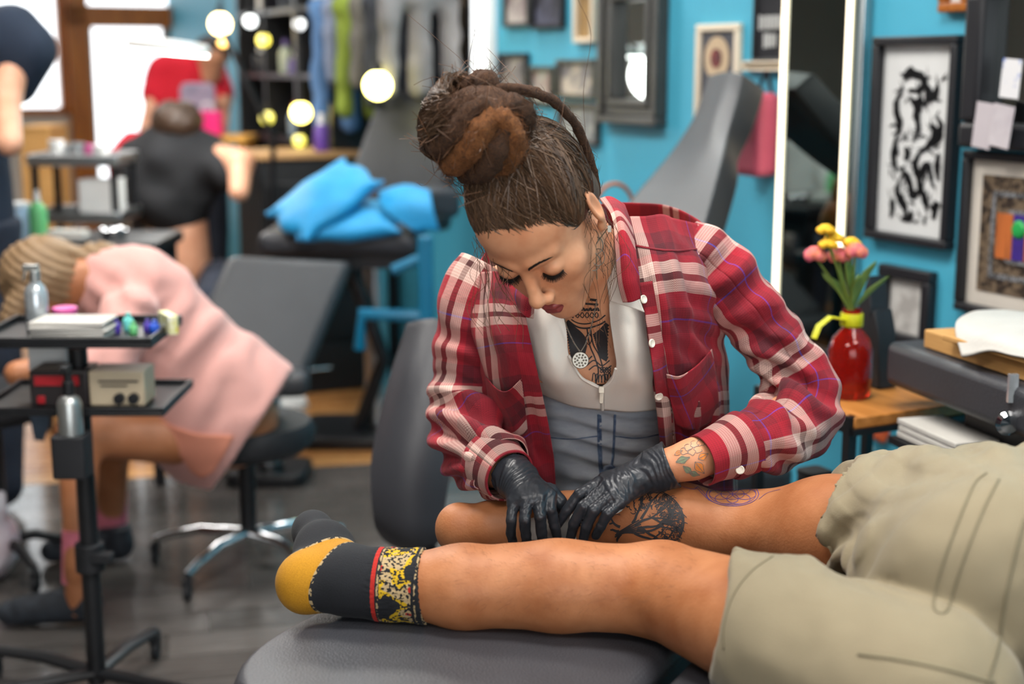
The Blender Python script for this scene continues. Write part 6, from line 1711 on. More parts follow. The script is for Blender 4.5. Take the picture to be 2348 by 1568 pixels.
# other pictures
framed('small black framed grey sketch under the dragon print', wall_rect(2028, 612, 2148, 792), 0.030, M['frame_black'], ink_print('grey_sketch', '#a9a6a2', '#c9c8c4', 14, 0.5), depth=0.03)
framed('small orange wooden frame at the top edge above the dragon print', wall_rect(2172, -60, 2238, 28), 0.022, M['wood_frame'], M['paper_w'], depth=0.03)
rect = wall_rect(2215, 352, 2492, 738)
t, w, h = framed('black framed mosaic picture with orange and purple panel', rect, 0.020, M['frame_black'], ink_print('mosaic', '#2a2019', '#6a5a48', 60, 0.5), 0.035, mat('mount_card', '#cbc4ba', 0.7, vary=0.03), depth=0.03)
M['mosaic_grey'] = ink_print('grey_mosaic', '#7d7f83', '#3a3a3c', 130, 0.52); M['orange_print'] = mat('orange_print', '#b0602c', 0.6, vary=0.25, vscale=30, stretch=(4, 1, .3)); M['purple_print'] = mat('purple_print', '#36207a', 0.6, vary=0.2, vscale=25)
o = OUT
for k, (ins, mt) in enumerate(((0.035, 'mosaic_grey'), (0.075, 'mosaic_grey'))):
    pw, ph = w-0.04-2*ins-0.07, h-0.04-2*ins-0.07
    ring = MB()
    if k == 0:
        for c, d in (((0, 0.0115*o, h/2+ph/2-0.006), (pw, 0.002, 0.012)), ((0, 0.0115*o, h/2-ph/2+0.006), (pw, 0.002, 0.012)), ((-pw/2+0.006, 0.0115*o, h/2), (0.012, 0.002, ph)), ((pw/2-0.006, 0.0115*o, h/2), (0.012, 0.002, ph))): ring.box(c, d)
        ring.build('mosaic_border', M[mt], t)
    else:
        ring.prism([(a, b) for a, b in rounded_rect(pw, ph, 0.03)], 0.003, (0, 0.0110*o, h/2), (1, 0, 0), (0, 0, 1)); ring.build('mosaic_border', M[mt], t)
MB().box((-0.045, 0.0150*o, h/2), (0.05, 0.002, h-0.28)).build('orange_panel', M['orange_print'], t); MB().box((0.0, 0.0150*o, h/2), (0.035, 0.002, h-0.28)).build('purple_panel', M['purple_print'], t); MB().box((0.045, 0.0150*o, h/2), (0.05, 0.002, h-0.28)).build('orange_panel', M['orange_print'], t)
MB().lathe([(0.0005, 0), (0.022, 0), (0.016, 0.006), (0.0005, 0.008)], (0.0, 0.016*o, h*0.55), 16, Matrix.Rotation(R(-90*o), 3, 'X')).build('green_medallion', mat('green_print', '#1f9a4a', 0.5, vary=0.2), t)
# pewter mirror above the artist
rect = wall_rect(1396, -60, 1534, 286)
tc, z0, w, h = rect
t = wall_thing('wall_mirror', 'pewter framed rectangular mirror behind the artist', 'mirror', tc, z0)
for k, (ins, wd, dp) in enumerate(((0.0, 0.03, 0.05), (0.03, 0.03, 0.035), (0.06, 0.025, 0.045))):
    for nm, c, d in (('frame_top', (0, dp/2*o, h-ins-wd/2), (w-2*ins, dp, wd)), ('frame_bottom', (0, dp/2*o, ins+wd/2), (w-2*ins, dp, wd)), ('frame_side', (-w/2+ins+wd/2, dp/2*o, h/2), (wd, dp, h-2*ins-2*wd)), ('frame_side', (w/2-ins-wd/2, dp/2*o, h/2), (wd, dp, h-2*ins-2*wd))):
        MB().box(c, d).build(nm, M['frame_gun'], t, bevel=0.006)
MB().box((0, 0.006*o, h/2), (w-0.16, 0.006, h-0.16)).build('mirror_glass', M['mirror'], t)
# LED mirror
def tz(px, py): return onwall(px, py)
a = wall_rect(1806, -80, 1985, 800); tc, z0, w, h = a
t = wall_thing('led_mirror', 'tall mirror with glowing LED strips down both sides', 'mirror', tc, z0)
M['led'] = mat('warm_led_strip', '#fff6e6', 0.5, emit=(1.0, 0.84, 0.58), estr=3.2)
MB().box((0, 0.015*o, h/2), (w, 0.03, h)).build('backing', M['steel'], t, bevel=0.004)
MB().box((0, 0.032*o, h/2), (w-0.03, 0.004, h-0.03)).build('mirror_glass', mat('dark_mirror', '#8f9a98', 0.03, 1.0), t)
MB().box((-w/2+0.014, 0.037*o, h/2), (0.016, 0.006, h-0.02)).build('led_strip', M['led'], t); MB().box((w/2-0.045, 0.037*o, h/2+0.13), (0.016, 0.006, h-0.28)).build('led_strip', M['led'], t)
# letter board, pictures, pink case between recliner and LED mirror
rect = wall_rect(1738, -40, 1812, 142); t, w, h = framed('black letter board with pale letters beside the LED mirror', rect, 0.010, M['frame_black'], mat('felt_board', '#24252a', 0.9, vary=0.1), depth=0.02, cat='letter board', name='letter_board')
M['letters'] = mat('pale_letters', '#b9bbba', 0.6, vary=0.05)
rgl = random.Random(2)
for nch, zz in ((7, 0.50), (4, 0.27)):
    for k in range(nch):      # letters too blurred to read: pale upright strokes
        MB().box(((k-(nch-1)/2)*0.0165, 0.0115*OUT, h*zz), (0.0085+0.003*rgl.random(), 0.003, 0.036+0.006*rgl.random())).build('letter', M['letters'], t, bevel=0.001)
framed('cream framed dark picture with a round pale emblem', wall_rect(1604, 55, 1702, 275), 0.022, M['cream'], mat('dark_slate_print', '#4a4c55', 0.6, vary=0.06), depth=0.02)
tcx, z0, w, h = wall_rect(1622, 105, 1678, 162); t = [ob for ob in COL.objects if ob.get('label') == 'cream framed dark picture with a round pale emblem'][0]
tt = Matrix.Rotation(-math.atan2(-WD.y, -WD.x), 3, 'Z') @ (wp(tcx, 0.0, z0+h/2) - t.location)
MB().lathe([(0.0005, 0), (w/2, 0), (w/2, 0.002), (0.0005, 0.002)], (tt.x, 0.009*OUT, tt.z), 24, Matrix.Rotation(R(-90*OUT), 3, 'X')).build('emblem_disc', mat('tan_print', '#c2ab8d', 0.6, vary=0.1), t)
MB().lathe([(0.0005, 0), (w/4.5, 0), (w/4.5, 0.002), (0.0005, 0.002)], (tt.x, 0.0115*OUT, tt.z), 18, Matrix.Rotation(R(-90*OUT), 3, 'X')).build('emblem_centre', mat('red_black_print', '#8d3b37', 0.6, col2='#26242c', vscale=40), t)
t, w, h = framed('narrow cream ledge frame under the letter board', wall_rect(1718, 140, 1818, 162), 0.006, M['cream'], M['cream'], depth=0.03, cat='ledge', name='picture_ledge')
rect = wall_rect(1732, 212, 1790, 402); tc, z0, w, h = rect
t = wall_thing('hanging_case', 'pink padded case hanging left of the LED mirror', 'case', tc, z0)
MB().box((0, 0.04*o, h/2), (w, 0.08, h)).build('case_body', mat('pink_case', '#cf5f76', 0.6, vary=0.08), t, bevel=0.02, seg=3); MB().box((0, 0.083*o, h*0.86), (w*0.8, 0.006, h*0.10)).build('case_flap', mat('maroon_label', '#6d2a38', 0.6, vary=0.08), t); MB().tube([(-w*0.3, 0.02*o, h), (0, 0.01*o, h+0.06), (w*0.3, 0.02*o, h)], 0.006, 6).build('strap', M['black'], t)
# row of pictures left of the pewter mirror
for (x0, y0, x1, y1, fm, bg, fg, lab) in ((1163,-30,1222,62,'frame_gun','#b9b2ad','#8d7f80','pale print top left of the picture cluster'), (1228,-30,1300,66,'frame_black','#4d4f63','#2b2c38','dark blue print in the top row of the cluster'),
        (1326,-30,1372,98,'cream','#9a7a49','#8a6c40','narrow ochre print next to the pewter mirror'), (1152,122,1216,215,'frame_black','#a9a2a0','#6e6a70','black framed grey print in the lower row'),
        (1222,152,1276,240,'frame_gun','#b5b6ae','#a0817e','small pale print with a red mark in the lower row'), (1286,136,1374,226,'frame_gun','#c1b6a8','#77757a','wide pale print with figures in the lower row'), (1288,236,1380,330,'frame_gun','#a2a49f','#7c7f80','grey print lowest in the cluster behind the bun')):
    framed(lab, wall_rect(x0, y0, x1, y1), 0.016, M[fm], ink_print('print_'+lab.split()[0]+str(x0), bg, fg, 12, 0.5), depth=0.025)
# bright LED mirror and dark panel farther along
rect = wall_rect(1010, -40, 1088, 150); framed('dark framed parchment scroll left of the picture cluster', rect, 0.03, M['frame_black'], ink_print('scroll', '#8a7458', '#6d5a43', 9, 0.5), depth=0.03)
rect = wall_rect(1100, -40, 1140, 210); tc, z0, w, h = rect
t = wall_thing('light_panel', 'glowing white vertical light bar above the bun', 'light', tc, z0)
MB().box((0, 0.02*o, h/2), (w, 0.04, h)).build('housing', M['white'], t, bevel=0.006); MB().box((0, 0.043*o, h/2), (w*0.75, 0.006, h*0.96)).build('diffuser', mat('cool_led', '#ffffff', 0.5, emit=(0.9, 0.95, 1.0), estr=1.6), t)
# black framed mirror at the right edge with tucked cards
rect = wall_rect(2248, -80, 2470, 345); tc, z0, w, h = rect
t = wall_thing('wall_mirror', 'black framed mirror at the right edge with cards tucked in', 'mirror', tc, z0)
for nm, c, d in (('frame_top', (0, 0.03*o, h-0.03), (w, 0.06, 0.06)), ('frame_bottom', (0, 0.03*o, 0.03), (w, 0.06, 0.06)), ('frame_side', (-w/2+0.03, 0.03*o, h/2), (0.06, 0.06, h-0.12)), ('frame_side', (w/2-0.03, 0.03*o, h/2), (0.06, 0.06, h-0.12))): MB().box(c, d).build(nm, M['frame_black'], t, bevel=0.012, seg=3)
MB().box((0, 0.012*o, h/2), (w-0.1, 0.006, h-0.1)).build('mirror_glass', M['mirror'], t)
def card(lab, x0, y0, x1, y1, mt, tilt, s=0.075):
    tc, z0, w, h = wall_rect(x0, y0, x1, y1, s)
    q = wall_thing('card', lab, 'card', tc, z0, s, 'cards on the right-hand mirror')
    MB().box((0, 0, h/2), (w, 0.0015, h), Matrix.Rotation(R(tilt), 3, 'Y')).build('card_sheet', mt, q)
card('white photo card tucked into the right-hand mirror', 2296, 135, 2340, 225, ink_print('photo_card', '#d9dadd', '#4a6fc0', 25, 0.6), 4, 0.07)
card('pale card hanging under the right-hand mirror frame', 2234, 235, 2276, 340, mat('lilac_card', '#b9b2b8', 0.7, vary=0.05), 6)
card('second pale card overlapping the first under the mirror', 2272, 240, 2320, 338, mat('lilac_card_light', '#a59da6', 0.7, col2='#c9c4c8', vscale=10), 8, 0.082)

# metal shelf unit with wooden shelves, against the wall
sh_c = at(1965, 890, 2.98); 
SHZ = sh_c.z
t = thing('shelf_unit', 'black metal shelf unit with wooden shelves below the mirror', 'shelf', (at(1960, 900, 2.95).x, 2.95, 0)); t.rotation_euler = (0, 0, math.atan2(-WD.y, -WD.x)); shelf = t
# local: x along the wall (right in picture = +), y out of wall
def shl(p): return Matrix.Rotation(-shelf.rotation_euler.z, 3, 'Z') @ (Vector(p) - shelf.location)
o_ = OUT
SW, SD = 0.62, 0.30
def top_from(px, py, z): return shl(atz(px, py, z))
pR = shl(at(2090, 880, 2.85)); 
z2 = 0.36
SX = [(0.02, 0.33), (-0.06, 0.5)]
for k, z in enumerate((SHZ, z2)):
    MB().box((SX[k][0], 0, z-0.012), (SX[k][1], SD, 0.024)).build('wood_shelf', M['wood'], t, bevel=0.003)
    MB().box((SX[k][0], 0, z-0.030), (SX[k][1]+0.01, SD+0.01, 0.012)).build('metal_edge', M['black'], t)
for sx in (-0.13, 0.17):
    for sy in (-SD/2, SD/2): MB().box((sx, sy, SHZ/2), (0.02, 0.02, SHZ)).build('post', M['black'], t)
def on_shelf(px, z, Y): p = at(px, 800, Y); return Vector((p.x, p.y, z))
# vase with flowers
M['red_glass'] = mat('red_glass', '#d8261c', 0.06, trans=0.75, ior=1.4, vary=0.1, vscale=5)
vp = at(1946, 893, 2.90); vz = SHZ
vase = thing('glass_vase', 'red glass vase on the shelf holding drooping flowers', 'vase', (vp.x, vp.y, vz+0.001))
sc = 1/ppm(2.9, 0.9)
MB().lathe([(0.0005, 0.0), (0.040, 0.0), (0.045, 0.01), (0.047, 0.05), (0.046, 0.10), (0.038, 0.125), (0.020, 0.145), (0.017, 0.16), (0.020, 0.185), (0.018, 0.185), (0.015, 0.16), (0.017, 0.145), (0.035, 0.122), (0.042, 0.10), (0.042, 0.02), (0.0005, 0.012)], n=28).build('vase_body', M['red_glass'], vase)
M['ribbon'] = mat('lime_ribbon', '#b9b814', 0.5, vary=0.15, vscale=20)
MB().lathe([(0.0225, 0.150), (0.0235, 0.152), (0.0235, 0.175), (0.0225, 0.177)], n=24).tube([(-0.02, -0.01, 0.165), (-0.05, -0.02, 0.172), (-0.075, -0.03, 0.155), (-0.085, -0.035, 0.13)], 0.010, 8, flat=0.25).build('ribbon', M['ribbon'], vase)
M['stem'] = mat('green_stem', '#5f7a34', 0.6, col2='#7f8f3f', vscale=20); M['petal_y'] = mat('yellow_petal', '#e0a815', 0.7, col2='#f0c030', vscale=60); M['petal_p'] = mat('pink_petal', '#d0577c', 0.7, col2='#dd8450', vscale=50)
rg = random.Random(8)
for i, (px, py, kind, lab) in enumerate(((1893,530,'y','yellow carnation at upper left of the bouquet'), (1912,548,'y','yellow carnation at the centre of the bouquet'), (1952,560,'y','yellow carnation at right of the bouquet'), (1898,563,'y','small yellow carnation between the roses'), (1868,588,'p','pink rose at left of the bouquet'), (1922,590,'p','pink rose in the middle of the bouquet'), (1962,580,'p','half hidden pink rose at right of the bouquet'))):
    c = at(px, py, 2.86 + 0.015*(i % 3)); base = Vector((vp.x + rg.uniform(-.006, .006), vp.y + rg.uniform(-.006, .006), vz+0.16))
    f = thing('cut_flower', lab, 'flower', base, 0, 'flowers in the red vase')
    d = c - base
    MB().tube(catmull([Vector((0, 0, -0.1)), Vector((0, 0, 0)), d*0.5 + Vector((0, 0, 0.01)), d], 5), 0.0022, 6).build('stem', M['stem'], f)
    rr = 0.017 if kind == 'y' else 0.020
    mb = MB()
    n_p = 14
    for k in range(n_p):
        a = 2.4*k; rad = rr*math.sqrt((k+0.5)/n_p)*0.75; cc = d + Vector((math.cos(a)*rad, math.sin(a)*rad, rr*0.5*(1-k/n_p)))
        mb.sphere(cc, rr*0.55, 8, 6, (1, 1, 0.75 if kind == 'y' else 1.1))
    mb.build('bloom', M['petal_y' if kind == 'y' else 'petal_p'], f)
for i, (dx, dy, dz, l) in enumerate(((-0.03, 0, 0.05, 0.05), (0.02, 0, 0.07, 0.06), (0.035, 0.01, 0.04, 0.05), (-0.01, -0.01, 0.08, 0.05), (0.0, -0.02, 0.05, 0.06))):
    P0 = Vector((0, 0, 0.18)); P1 = P0 + Vector((dx, dy, dz)); P2 = P1 + Vector((dx*0.8, dy, l*0.4)); Gq = patch([[P0 + Vector((0, 0.002, 0)), P0 - Vector((0, 0.002, 0))], [P1 + Vector((0.012, 0.010, 0)), P1 - Vector((0.012, 0.010, 0))], [P2 + Vector((0.008, 0.006, 0)), P2 - Vector((0.008, 0.006, 0))], [P2 + Vector((dx*0.4, 0, 0.01)), P2 + Vector((dx*0.4, 0, 0.012))]], 10, 5)
    obj('leaf', mesh_np('leaf', Gq.reshape(-1, 3), grid_faces(10, 5)), M['stem'], vase, solid=0.001)
# black cone display behind the vase
bp_ = at(2000, 800, 3.02)
t = thing('black_bag', 'black pointed fabric bag behind the red vase', 'bag', (bp_.x, bp_.y, SHZ+0.001), shelf.rotation_euler.z)
MB().prism([(-0.05, 0), (0.055, 0), (0.045, 0.12), (0.028, 0.17), (0.02, 0.15), (0.005, 0.24), (-0.01, 0.20), (-0.035, 0.14)], 0.05, (0, 0.025, 0), (1, 0, 0), (0, 0, 1)).build('bag_body', M['black_matte'], t, bevel=0.006)
# things on the lower shelf
gl = at(1905, 1010, 2.88)
t = thing('brass_lamp', 'small brass table lamp glowing on the lower shelf', 'lamp', (gl.x, gl.y, z2+0.001))
M['brass'] = mat('brass', '#c79a45', 0.3, 0.9, vary=0.1); M['warm_bulb'] = mat('warm_bulb', '#fff2d8', 0.5, emit=(1.0, 0.78, 0.42), estr=10.0)
MB().lathe([(0.0005, 0), (0.035, 0), (0.032, 0.012), (0.008, 0.02), (0.008, 0.09), (0.0005, 0.09)], n=18).build('base', M['brass'], t); MB().box((0.022, 0, 0.13), (0.012, 0.012, 0.13)).build('upright', M['warm_bulb'], t, bevel=0.003); MB().sphere((0, 0, 0.075+0.03), 0.012, 12, 8).build('bulb', M['warm_bulb'], t)
for (px, Y, w_, h_, mt, lab) in ((1850,2.95,0.08,0.20,'black','tall black storage tin on the lower shelf'), (1880,3.0,0.06,0.26,'black_matte','black speaker box on the lower shelf'), (1965,3.0,0.07,0.14,'navy','navy tin at the right of the lower shelf')):
    p = on_shelf(px, z2+0.001, Y); t = thing('storage_tin', lab, 'tin', p, shelf.rotation_euler.z, 'tins on the lower shelf'); MB().prism(rounded_rect(w_, w_, 0.012), h_, (0, 0, 0)).build('tin_body', M[mt], t, bevel=0.003); MB().prism(rounded_rect(w_*1.05, w_*1.05, 0.014), 0.012, (0, 0, h_)).build('lid', M[mt], t, bevel=0.002)
# white cable and red flower decal on the wall below
t = obj('power_cable', MB().tube(catmull([at(1968,930,3.3), at(1975,970,3.25), at(1988,1010,3.25), at(2000,1030,3.3)], 6), 0.007, 8).mesh('power_cable', True), M['white']); tag(t, 'white power cable hanging below the wooden shelf', 'cable')
tc, z0, w, h = wall_rect(2012, 962, 2052, 1006)
t = wall_thing('wall_flower', 'red and orange flower ornament on the blue wall below the shelf', 'ornament', tc, z0+h/2)
M['red_petal'] = mat('red_petal', '#b5402c', 0.7, col2='#d66a3a', vscale=30)
for k in range(6):
    a = R(60*k); MB().sphere((math.cos(a)*w*0.28, 0.02*OUT, math.sin(a)*w*0.28), w*0.26, 10, 6, (1, 0.4, 1)).build('petal', M['red_petal'], t)

# padded arm of the next chair with cardboard boxes and towels, right foreground
R0, R1 = at(2034, 800, 2.78), at(2348, 872, 2.36); ch = thing('padded_chair', 'black padded chair arm with carton and towels at the right edge', 'chair', (at(2200, 950, 2.55).x, 2.55, 0))
ax = (R1 - R0); ax.z = 0; ax.normalize(); yo = Vector((-ax.y, ax.x, 0)); 
if yo.y < 0: yo = -yo
e0 = at(2030, 780, 2.80); e0b = at(2033, 880, 2.80); e1 = e0 + ax*0.85
zt_, zb_ = e0.z, e0b.z
def cl(p): return Vector(p) - ch.location
mb = MB(); P = [Vector((e0.x, e0.y, zt_)), Vector((e1.x, e1.y, zt_)), Vector((e1.x, e1.y, zt_)) + yo*0.26, Vector((e0.x, e0.y, zt_)) + yo*0.26]
mb.add([cl(p - Vector((0, 0, zt_-zb_))) for p in P] + [cl(p) for p in P], [(3,2,1,0),(4,5,6,7),(0,1,5,4),(1,2,6,5),(2,3,7,6),(3,0,4,7)]); mb.build('arm_pad', M['vinyl'], ch, bevel=0.018, seg=4)
mp_ = (e0 + e1)/2 + yo*0.15
MB().box(cl((mp_.x, mp_.y, zb_-0.06)), (0.50, 0.16, 0.10), Matrix.Rotation(math.atan2(ax.y, ax.x), 3, 'Z')).build('mechanism', M['black'], ch, bevel=0.01)
MB().lathe([(0.0005, 0), (0.020, 0.0), (0.022, 0.008), (0.016, 0.016), (0.0005, 0.018)], cl(at(2308, 968, 2.40)), 18, Matrix.Rotation(R(90), 3, 'X')).build('chrome_knob', M['chrome'], ch)
MB().cyl(cl((mp_.x, mp_.y, 0.30)), 0.06, 0.55, 18).build('pedestal', M['black'], ch); MB().prism(rounded_rect(0.5, 0.45, 0.06), 0.05, cl((mp_.x, mp_.y, 0.0))).build('base_plate', M['black'], ch, bevel=0.01)
MB().box(cl(at(2322, 890, 2.40)), (0.016, 0.01, 0.05)).build('tape_tag', M['clear_silver'], ch)
pl = (e0 + ax*0.30 + yo*0.13)
ANG = math.atan2(ax.y, ax.x)
t = thing('carton', 'flat open cardboard carton lying on the padded arm', 'box', (pl.x+0.0, pl.y+0.0, zt_+0.001), ANG)
MB().box((0, 0, 0.018), (0.42, 0.20, 0.036)).build('carton_body', M['cardboard'], t, bevel=0.003); MB().box((0.04, -0.04, 0.041), (0.30, 0.16, 0.010), Matrix.Rotation(R(3), 3, 'Z')).build('carton_flap', M['cardboard'], t, bevel=0.002)
tw0 = zt_+0.052
def lw(x, y, z): return Vector((t.location.x, t.location.y, 0)) + ax*x + yo*y + Vector((0, 0, z))
Gt = patch([[lw(-0.24, 0.10, tw0+0.004), lw(-0.05, 0.12, tw0+0.016), lw(0.25, 0.12, tw0+0.02)], [lw(-0.20, 0.0, tw0+0.012), lw(-0.02, 0.0, tw0+0.02), lw(0.25, 0.0, tw0+0.022)], [lw(-0.12, -0.09, tw0+0.008), lw(0.02, -0.10, tw0+0.012), lw(0.25, -0.09, tw0+0.014)], [lw(-0.02, -0.14, tw0-0.03), lw(0.06, -0.125, tw0-0.008), lw(0.25, -0.12, tw0)]], 30, 30)
Gt = Gt + np.stack([np.zeros((30, 30)), np.zeros((30, 30)), 0.002*vnoise(Gt, 22, 2)], -1)
tag(obj('paper_towel', mesh_np('paper_towel', Gt.reshape(-1, 3), grid_faces(30, 30)), M['paper'], None, solid=0.004), 'white paper towel draped over the carton on the chair arm', 'paper towel')
t = thing('paper_stack', 'stack of white binders under the padded chair arm', 'paper stack', cl(at(2175, 985, 2.62)) + ch.location - Vector((0, 0, 0.035)), ANG)
for k in range(3): MB().box((0.0, 0.0, 0.006+k*0.013), (0.20-0.01*(k % 2), 0.10, 0.011)).build('sheet_block', M['paper'], t, bevel=0.002)
q = t.location; MB().box(Vector((q.x, q.y, q.z-0.008)) - ch.location, (0.22, 0.12, 0.014), Matrix.Rotation(ANG, 3, 'Z')).build('tray_plate', M['black'], ch); MB().tube([Vector((q.x, q.y, q.z-0.01)) - ch.location, Vector((mp_.x, mp_.y, q.z-0.02)) - ch.location], 0.015, 8).build('tray_arm', M['black'], ch)
# ------------------------------------------------------------------ far half of the shop
def figure(lab, base, skin, skin_prims, clothes, hair, lo, hi, res=0.014, mats=None):
    t = thing('person', lab, 'person', base)
    S = SDF(lo, hi, res)
    for p in skin_prims: S.chain([np.array(q) for q in p[0]], p[1], p[2] if len(p) > 2 else 0.03)
    V, Q = S.surface(1); obj('body', mesh_np('body', V, Q), skin, t, world=True)
    for nm, prims, mt, amp, cuts in clothes:
        S = SDF(lo, hi, res)
        for p in prims: S.chain([np.array(q) for q in p[0]], p[1], p[2] if len(p) > 2 else 0.04)
        for c in cuts: S.half(c[0], c[1])
        V, Q = S.surface(1); nv = vnormals(V, Q); V = V + nv*(amp*vnoise(V, 9, 3))[:, None]
        obj(nm, mesh_np(nm, V, Q), mt, t, world=True)
    if hair:
        S = SDF(lo, hi, res*0.7)
        for p in hair[0]: S.ell(np.array(p[0]), p[1], 0.02)
        for c in hair[2]: S.half(c[0], c[1])
        V, Q = S.surface(1); nv = vnormals(V, Q); V = V + nv*(0.006*vnoise(V, 40, 3))[:, None]; obj('hair', mesh_np('hair', V, Q), hair[1], t, world=True)
    return t
M['red_tee'] = mat('red_tee', '#d01c32', 0.85, vary=0.06); M['grey_print'] = mat('lilac_print', '#b9a6c0', 0.7, col2='#8d8aa6', vscale=14); M['black_tee'] = mat('black_tee', '#1f2023', 0.9, vary=0.15, vscale=8); M['jeans_b'] = mat('dark_trousers', '#232a38', 0.9, vary=0.1)
# man in the red t-shirt
Yr = 8.4; fz = np.array([0, 0, 1.0])
p0 = A(430, 200, Yr); gx, gy = p0[0], p0[1]
sh1, sh2 = A(372,160,Yr), A(490,165,Yr+0.1)
hd = A(486,128,Yr-0.1)
t = figure('man in a red t-shirt standing under the round lamp', (gx, gy, 0), M['skin_pale'],
    [([hd], [0.1]) if False else ([hd, hd + np.array([-0.02, 0.02, -0.10]), A(450,175,Yr)], [0.095, 0.06, 0.08]), ([sh2, A(512,235,Yr-0.05), A(508,300,Yr-0.25)], [0.06, 0.045, 0.035]), ([sh1, A(350,240,Yr-0.1), A(330,300,Yr-0.2)], [0.06, 0.045, 0.035]),
     ([(gx-0.1, gy, 0.9), (gx-0.1, gy, 0.08), (gx-0.1, gy-0.14, 0.05)], [0.08, 0.045, 0.045]), ([(gx+0.1, gy, 0.9), (gx+0.1, gy, 0.08), (gx+0.1, gy-0.14, 0.05)], [0.08, 0.045, 0.045])],
    [('t_shirt', [([A(432,170,Yr), A(425,300,Yr)], [0.17, 0.19], 0.04), ([sh1, A(356,215,Yr-0.05)], [0.09, 0.085], 0.05), ([sh2, A(505,215,Yr)], [0.085, 0.08], 0.05)], M['red_tee'], 0.015, [((0, 0, 0.92), (0, 0, -1))]),
     ('trousers', [([(gx-0.1, gy, 1.0), (gx-0.1, gy, 0.10)], [0.13, 0.08], 0.04), ([(gx+0.1, gy, 1.0), (gx+0.1, gy, 0.10)], [0.13, 0.08], 0.04)], M['jeans_b'], 0.01, [((0, 0, 1.03), (0, 0, 1))])],
    ([(hd + np.array([0, 0.02, 0.03]), (0.105, 0.11, 0.09))], M['hair_dark'], [(hd + np.array([0, -0.05, 0.0]), (0, -0.7, -0.7))]), (gx-0.6, gy-0.6, 0.0), (gx+0.6, gy+0.5, 1.95), 0.016)
MB().prism(rounded_rect(0.20, 0.22, 0.04), 0.02, A(455,235,Yr-0.22) , (1, 0, 0), (0, 0, 1)).build('shirt_print', M['grey_print'], t, world=True, bevel=0.008)
# black-shirted worker bent over, on a stool
Yb = 6.5; c = A(400, 390, Yb); bx, by = c[0], c[1]
hd = A(408, 292, Yb-0.05)
figure('worker in black bent over with brown hair seen from behind', (bx, by, 0), M['skin_pale'],
    [([hd, A(405,330,Yb)], [0.085, 0.06]), ([A(500,360,Yb-0.1), A(552,372,Yb-0.2), A(548,440,Yb-0.3)], [0.06, 0.055, 0.045]), ([(bx-0.15, by-0.1, 0.5), (bx-0.2, by-0.45, 0.48), (bx-0.2, by-0.4, 0.06)], [0.08, 0.06, 0.045]), ([(bx+0.2, by-0.1, 0.5), (bx+0.25, by-0.45, 0.48), (bx+0.27, by-0.4, 0.06)], [0.08, 0.06, 0.045]), ([(bx, by, 0.6), A(405,330,Yb)], [0.15, 0.1])],
    [('t_shirt', [([A(330,385,Yb), A(400,360,Yb), A(470,385,Yb)], [0.15, 0.16, 0.14], 0.06), ([A(390,440,Yb), A(400,370,Yb)], [0.20, 0.17], 0.06), ([A(480,370,Yb-0.05), A(520,400,Yb-0.15)], [0.10, 0.08], 0.05)], M['black_tee'], 0.02, []),
     ('trousers', [([(bx-0.15, by-0.05, 0.52), (bx-0.2, by-0.45, 0.48), (bx-0.2, by-0.4, 0.10)], [0.11, 0.08, 0.06], 0.03), ([(bx+0.2, by-0.05, 0.52), (bx+0.25, by-0.45, 0.48), (bx+0.27, by-0.4, 0.10)], [0.11, 0.08, 0.06], 0.03)], M['jeans_b'], 0.01, [])],
    ([(hd + np.array([0, -0.01, 0.03]), (0.115, 0.115, 0.095))], M['hair'], []), (bx-0.6, by-0.8, 0.0), (bx+0.65, by+0.4, 1.35), 0.016)
stool('rolling_stool', 'black stool with grey column under the worker in black', (bx+0.04, by+0.02), 0.50, 0.2)
# navy-shirted person cut by the left edge
Yn = 4.7; nx = at(8, 200, Yn).x
figure('standing person in navy cut off by the left edge', (nx-0.16, Yn, 0), M['skin_pale'],
    [([(nx-0.2, Yn, 1.78), (nx-0.2, Yn, 1.62)], [0.1, 0.06]), ([(nx-0.2, Yn, 1.5), (nx-0.2, Yn, 1.0)], [0.15, 0.14]), ([A(52,110,Yn), A(10,220,Yn-0.1), A(22,330,Yn-0.25)], [0.055, 0.05, 0.042]),
     ([(nx-0.28, Yn, 0.95), (nx-0.28, Yn, 0.07)], [0.08, 0.05]), ([(nx-0.1, Yn, 0.95), (nx-0.1, Yn, 0.07)], [0.08, 0.05])],
    [('t_shirt', [([(nx-0.2, Yn, 1.52), (nx-0.2, Yn, 1.0)], [0.19, 0.19], 0.04), ([A(20,85,Yn), A(58,115,Yn), A(30,185,Yn)], [0.11, 0.085, 0.075], 0.05)], M['navy'], 0.012, [((0, 0, 0.93), (0, 0, -1))]),
     ('trousers', [([(nx-0.28, Yn, 1.0), (nx-0.28, Yn, 0.08)], [0.12, 0.075], 0.03), ([(nx-0.1, Yn, 1.0), (nx-0.1, Yn, 0.08)], [0.12, 0.075], 0.03)], M['jeans_b'], 0.01, [((0, 0, 1.0), (0, 0, 1))])],
    ([((nx-0.2, Yn+0.02, 1.81), (0.105, 0.115, 0.09))], M['hair_dark'], [])
    , (nx-0.7, Yn-0.5, 0.0), (nx+0.35, Yn+0.4, 1.98), 0.016)
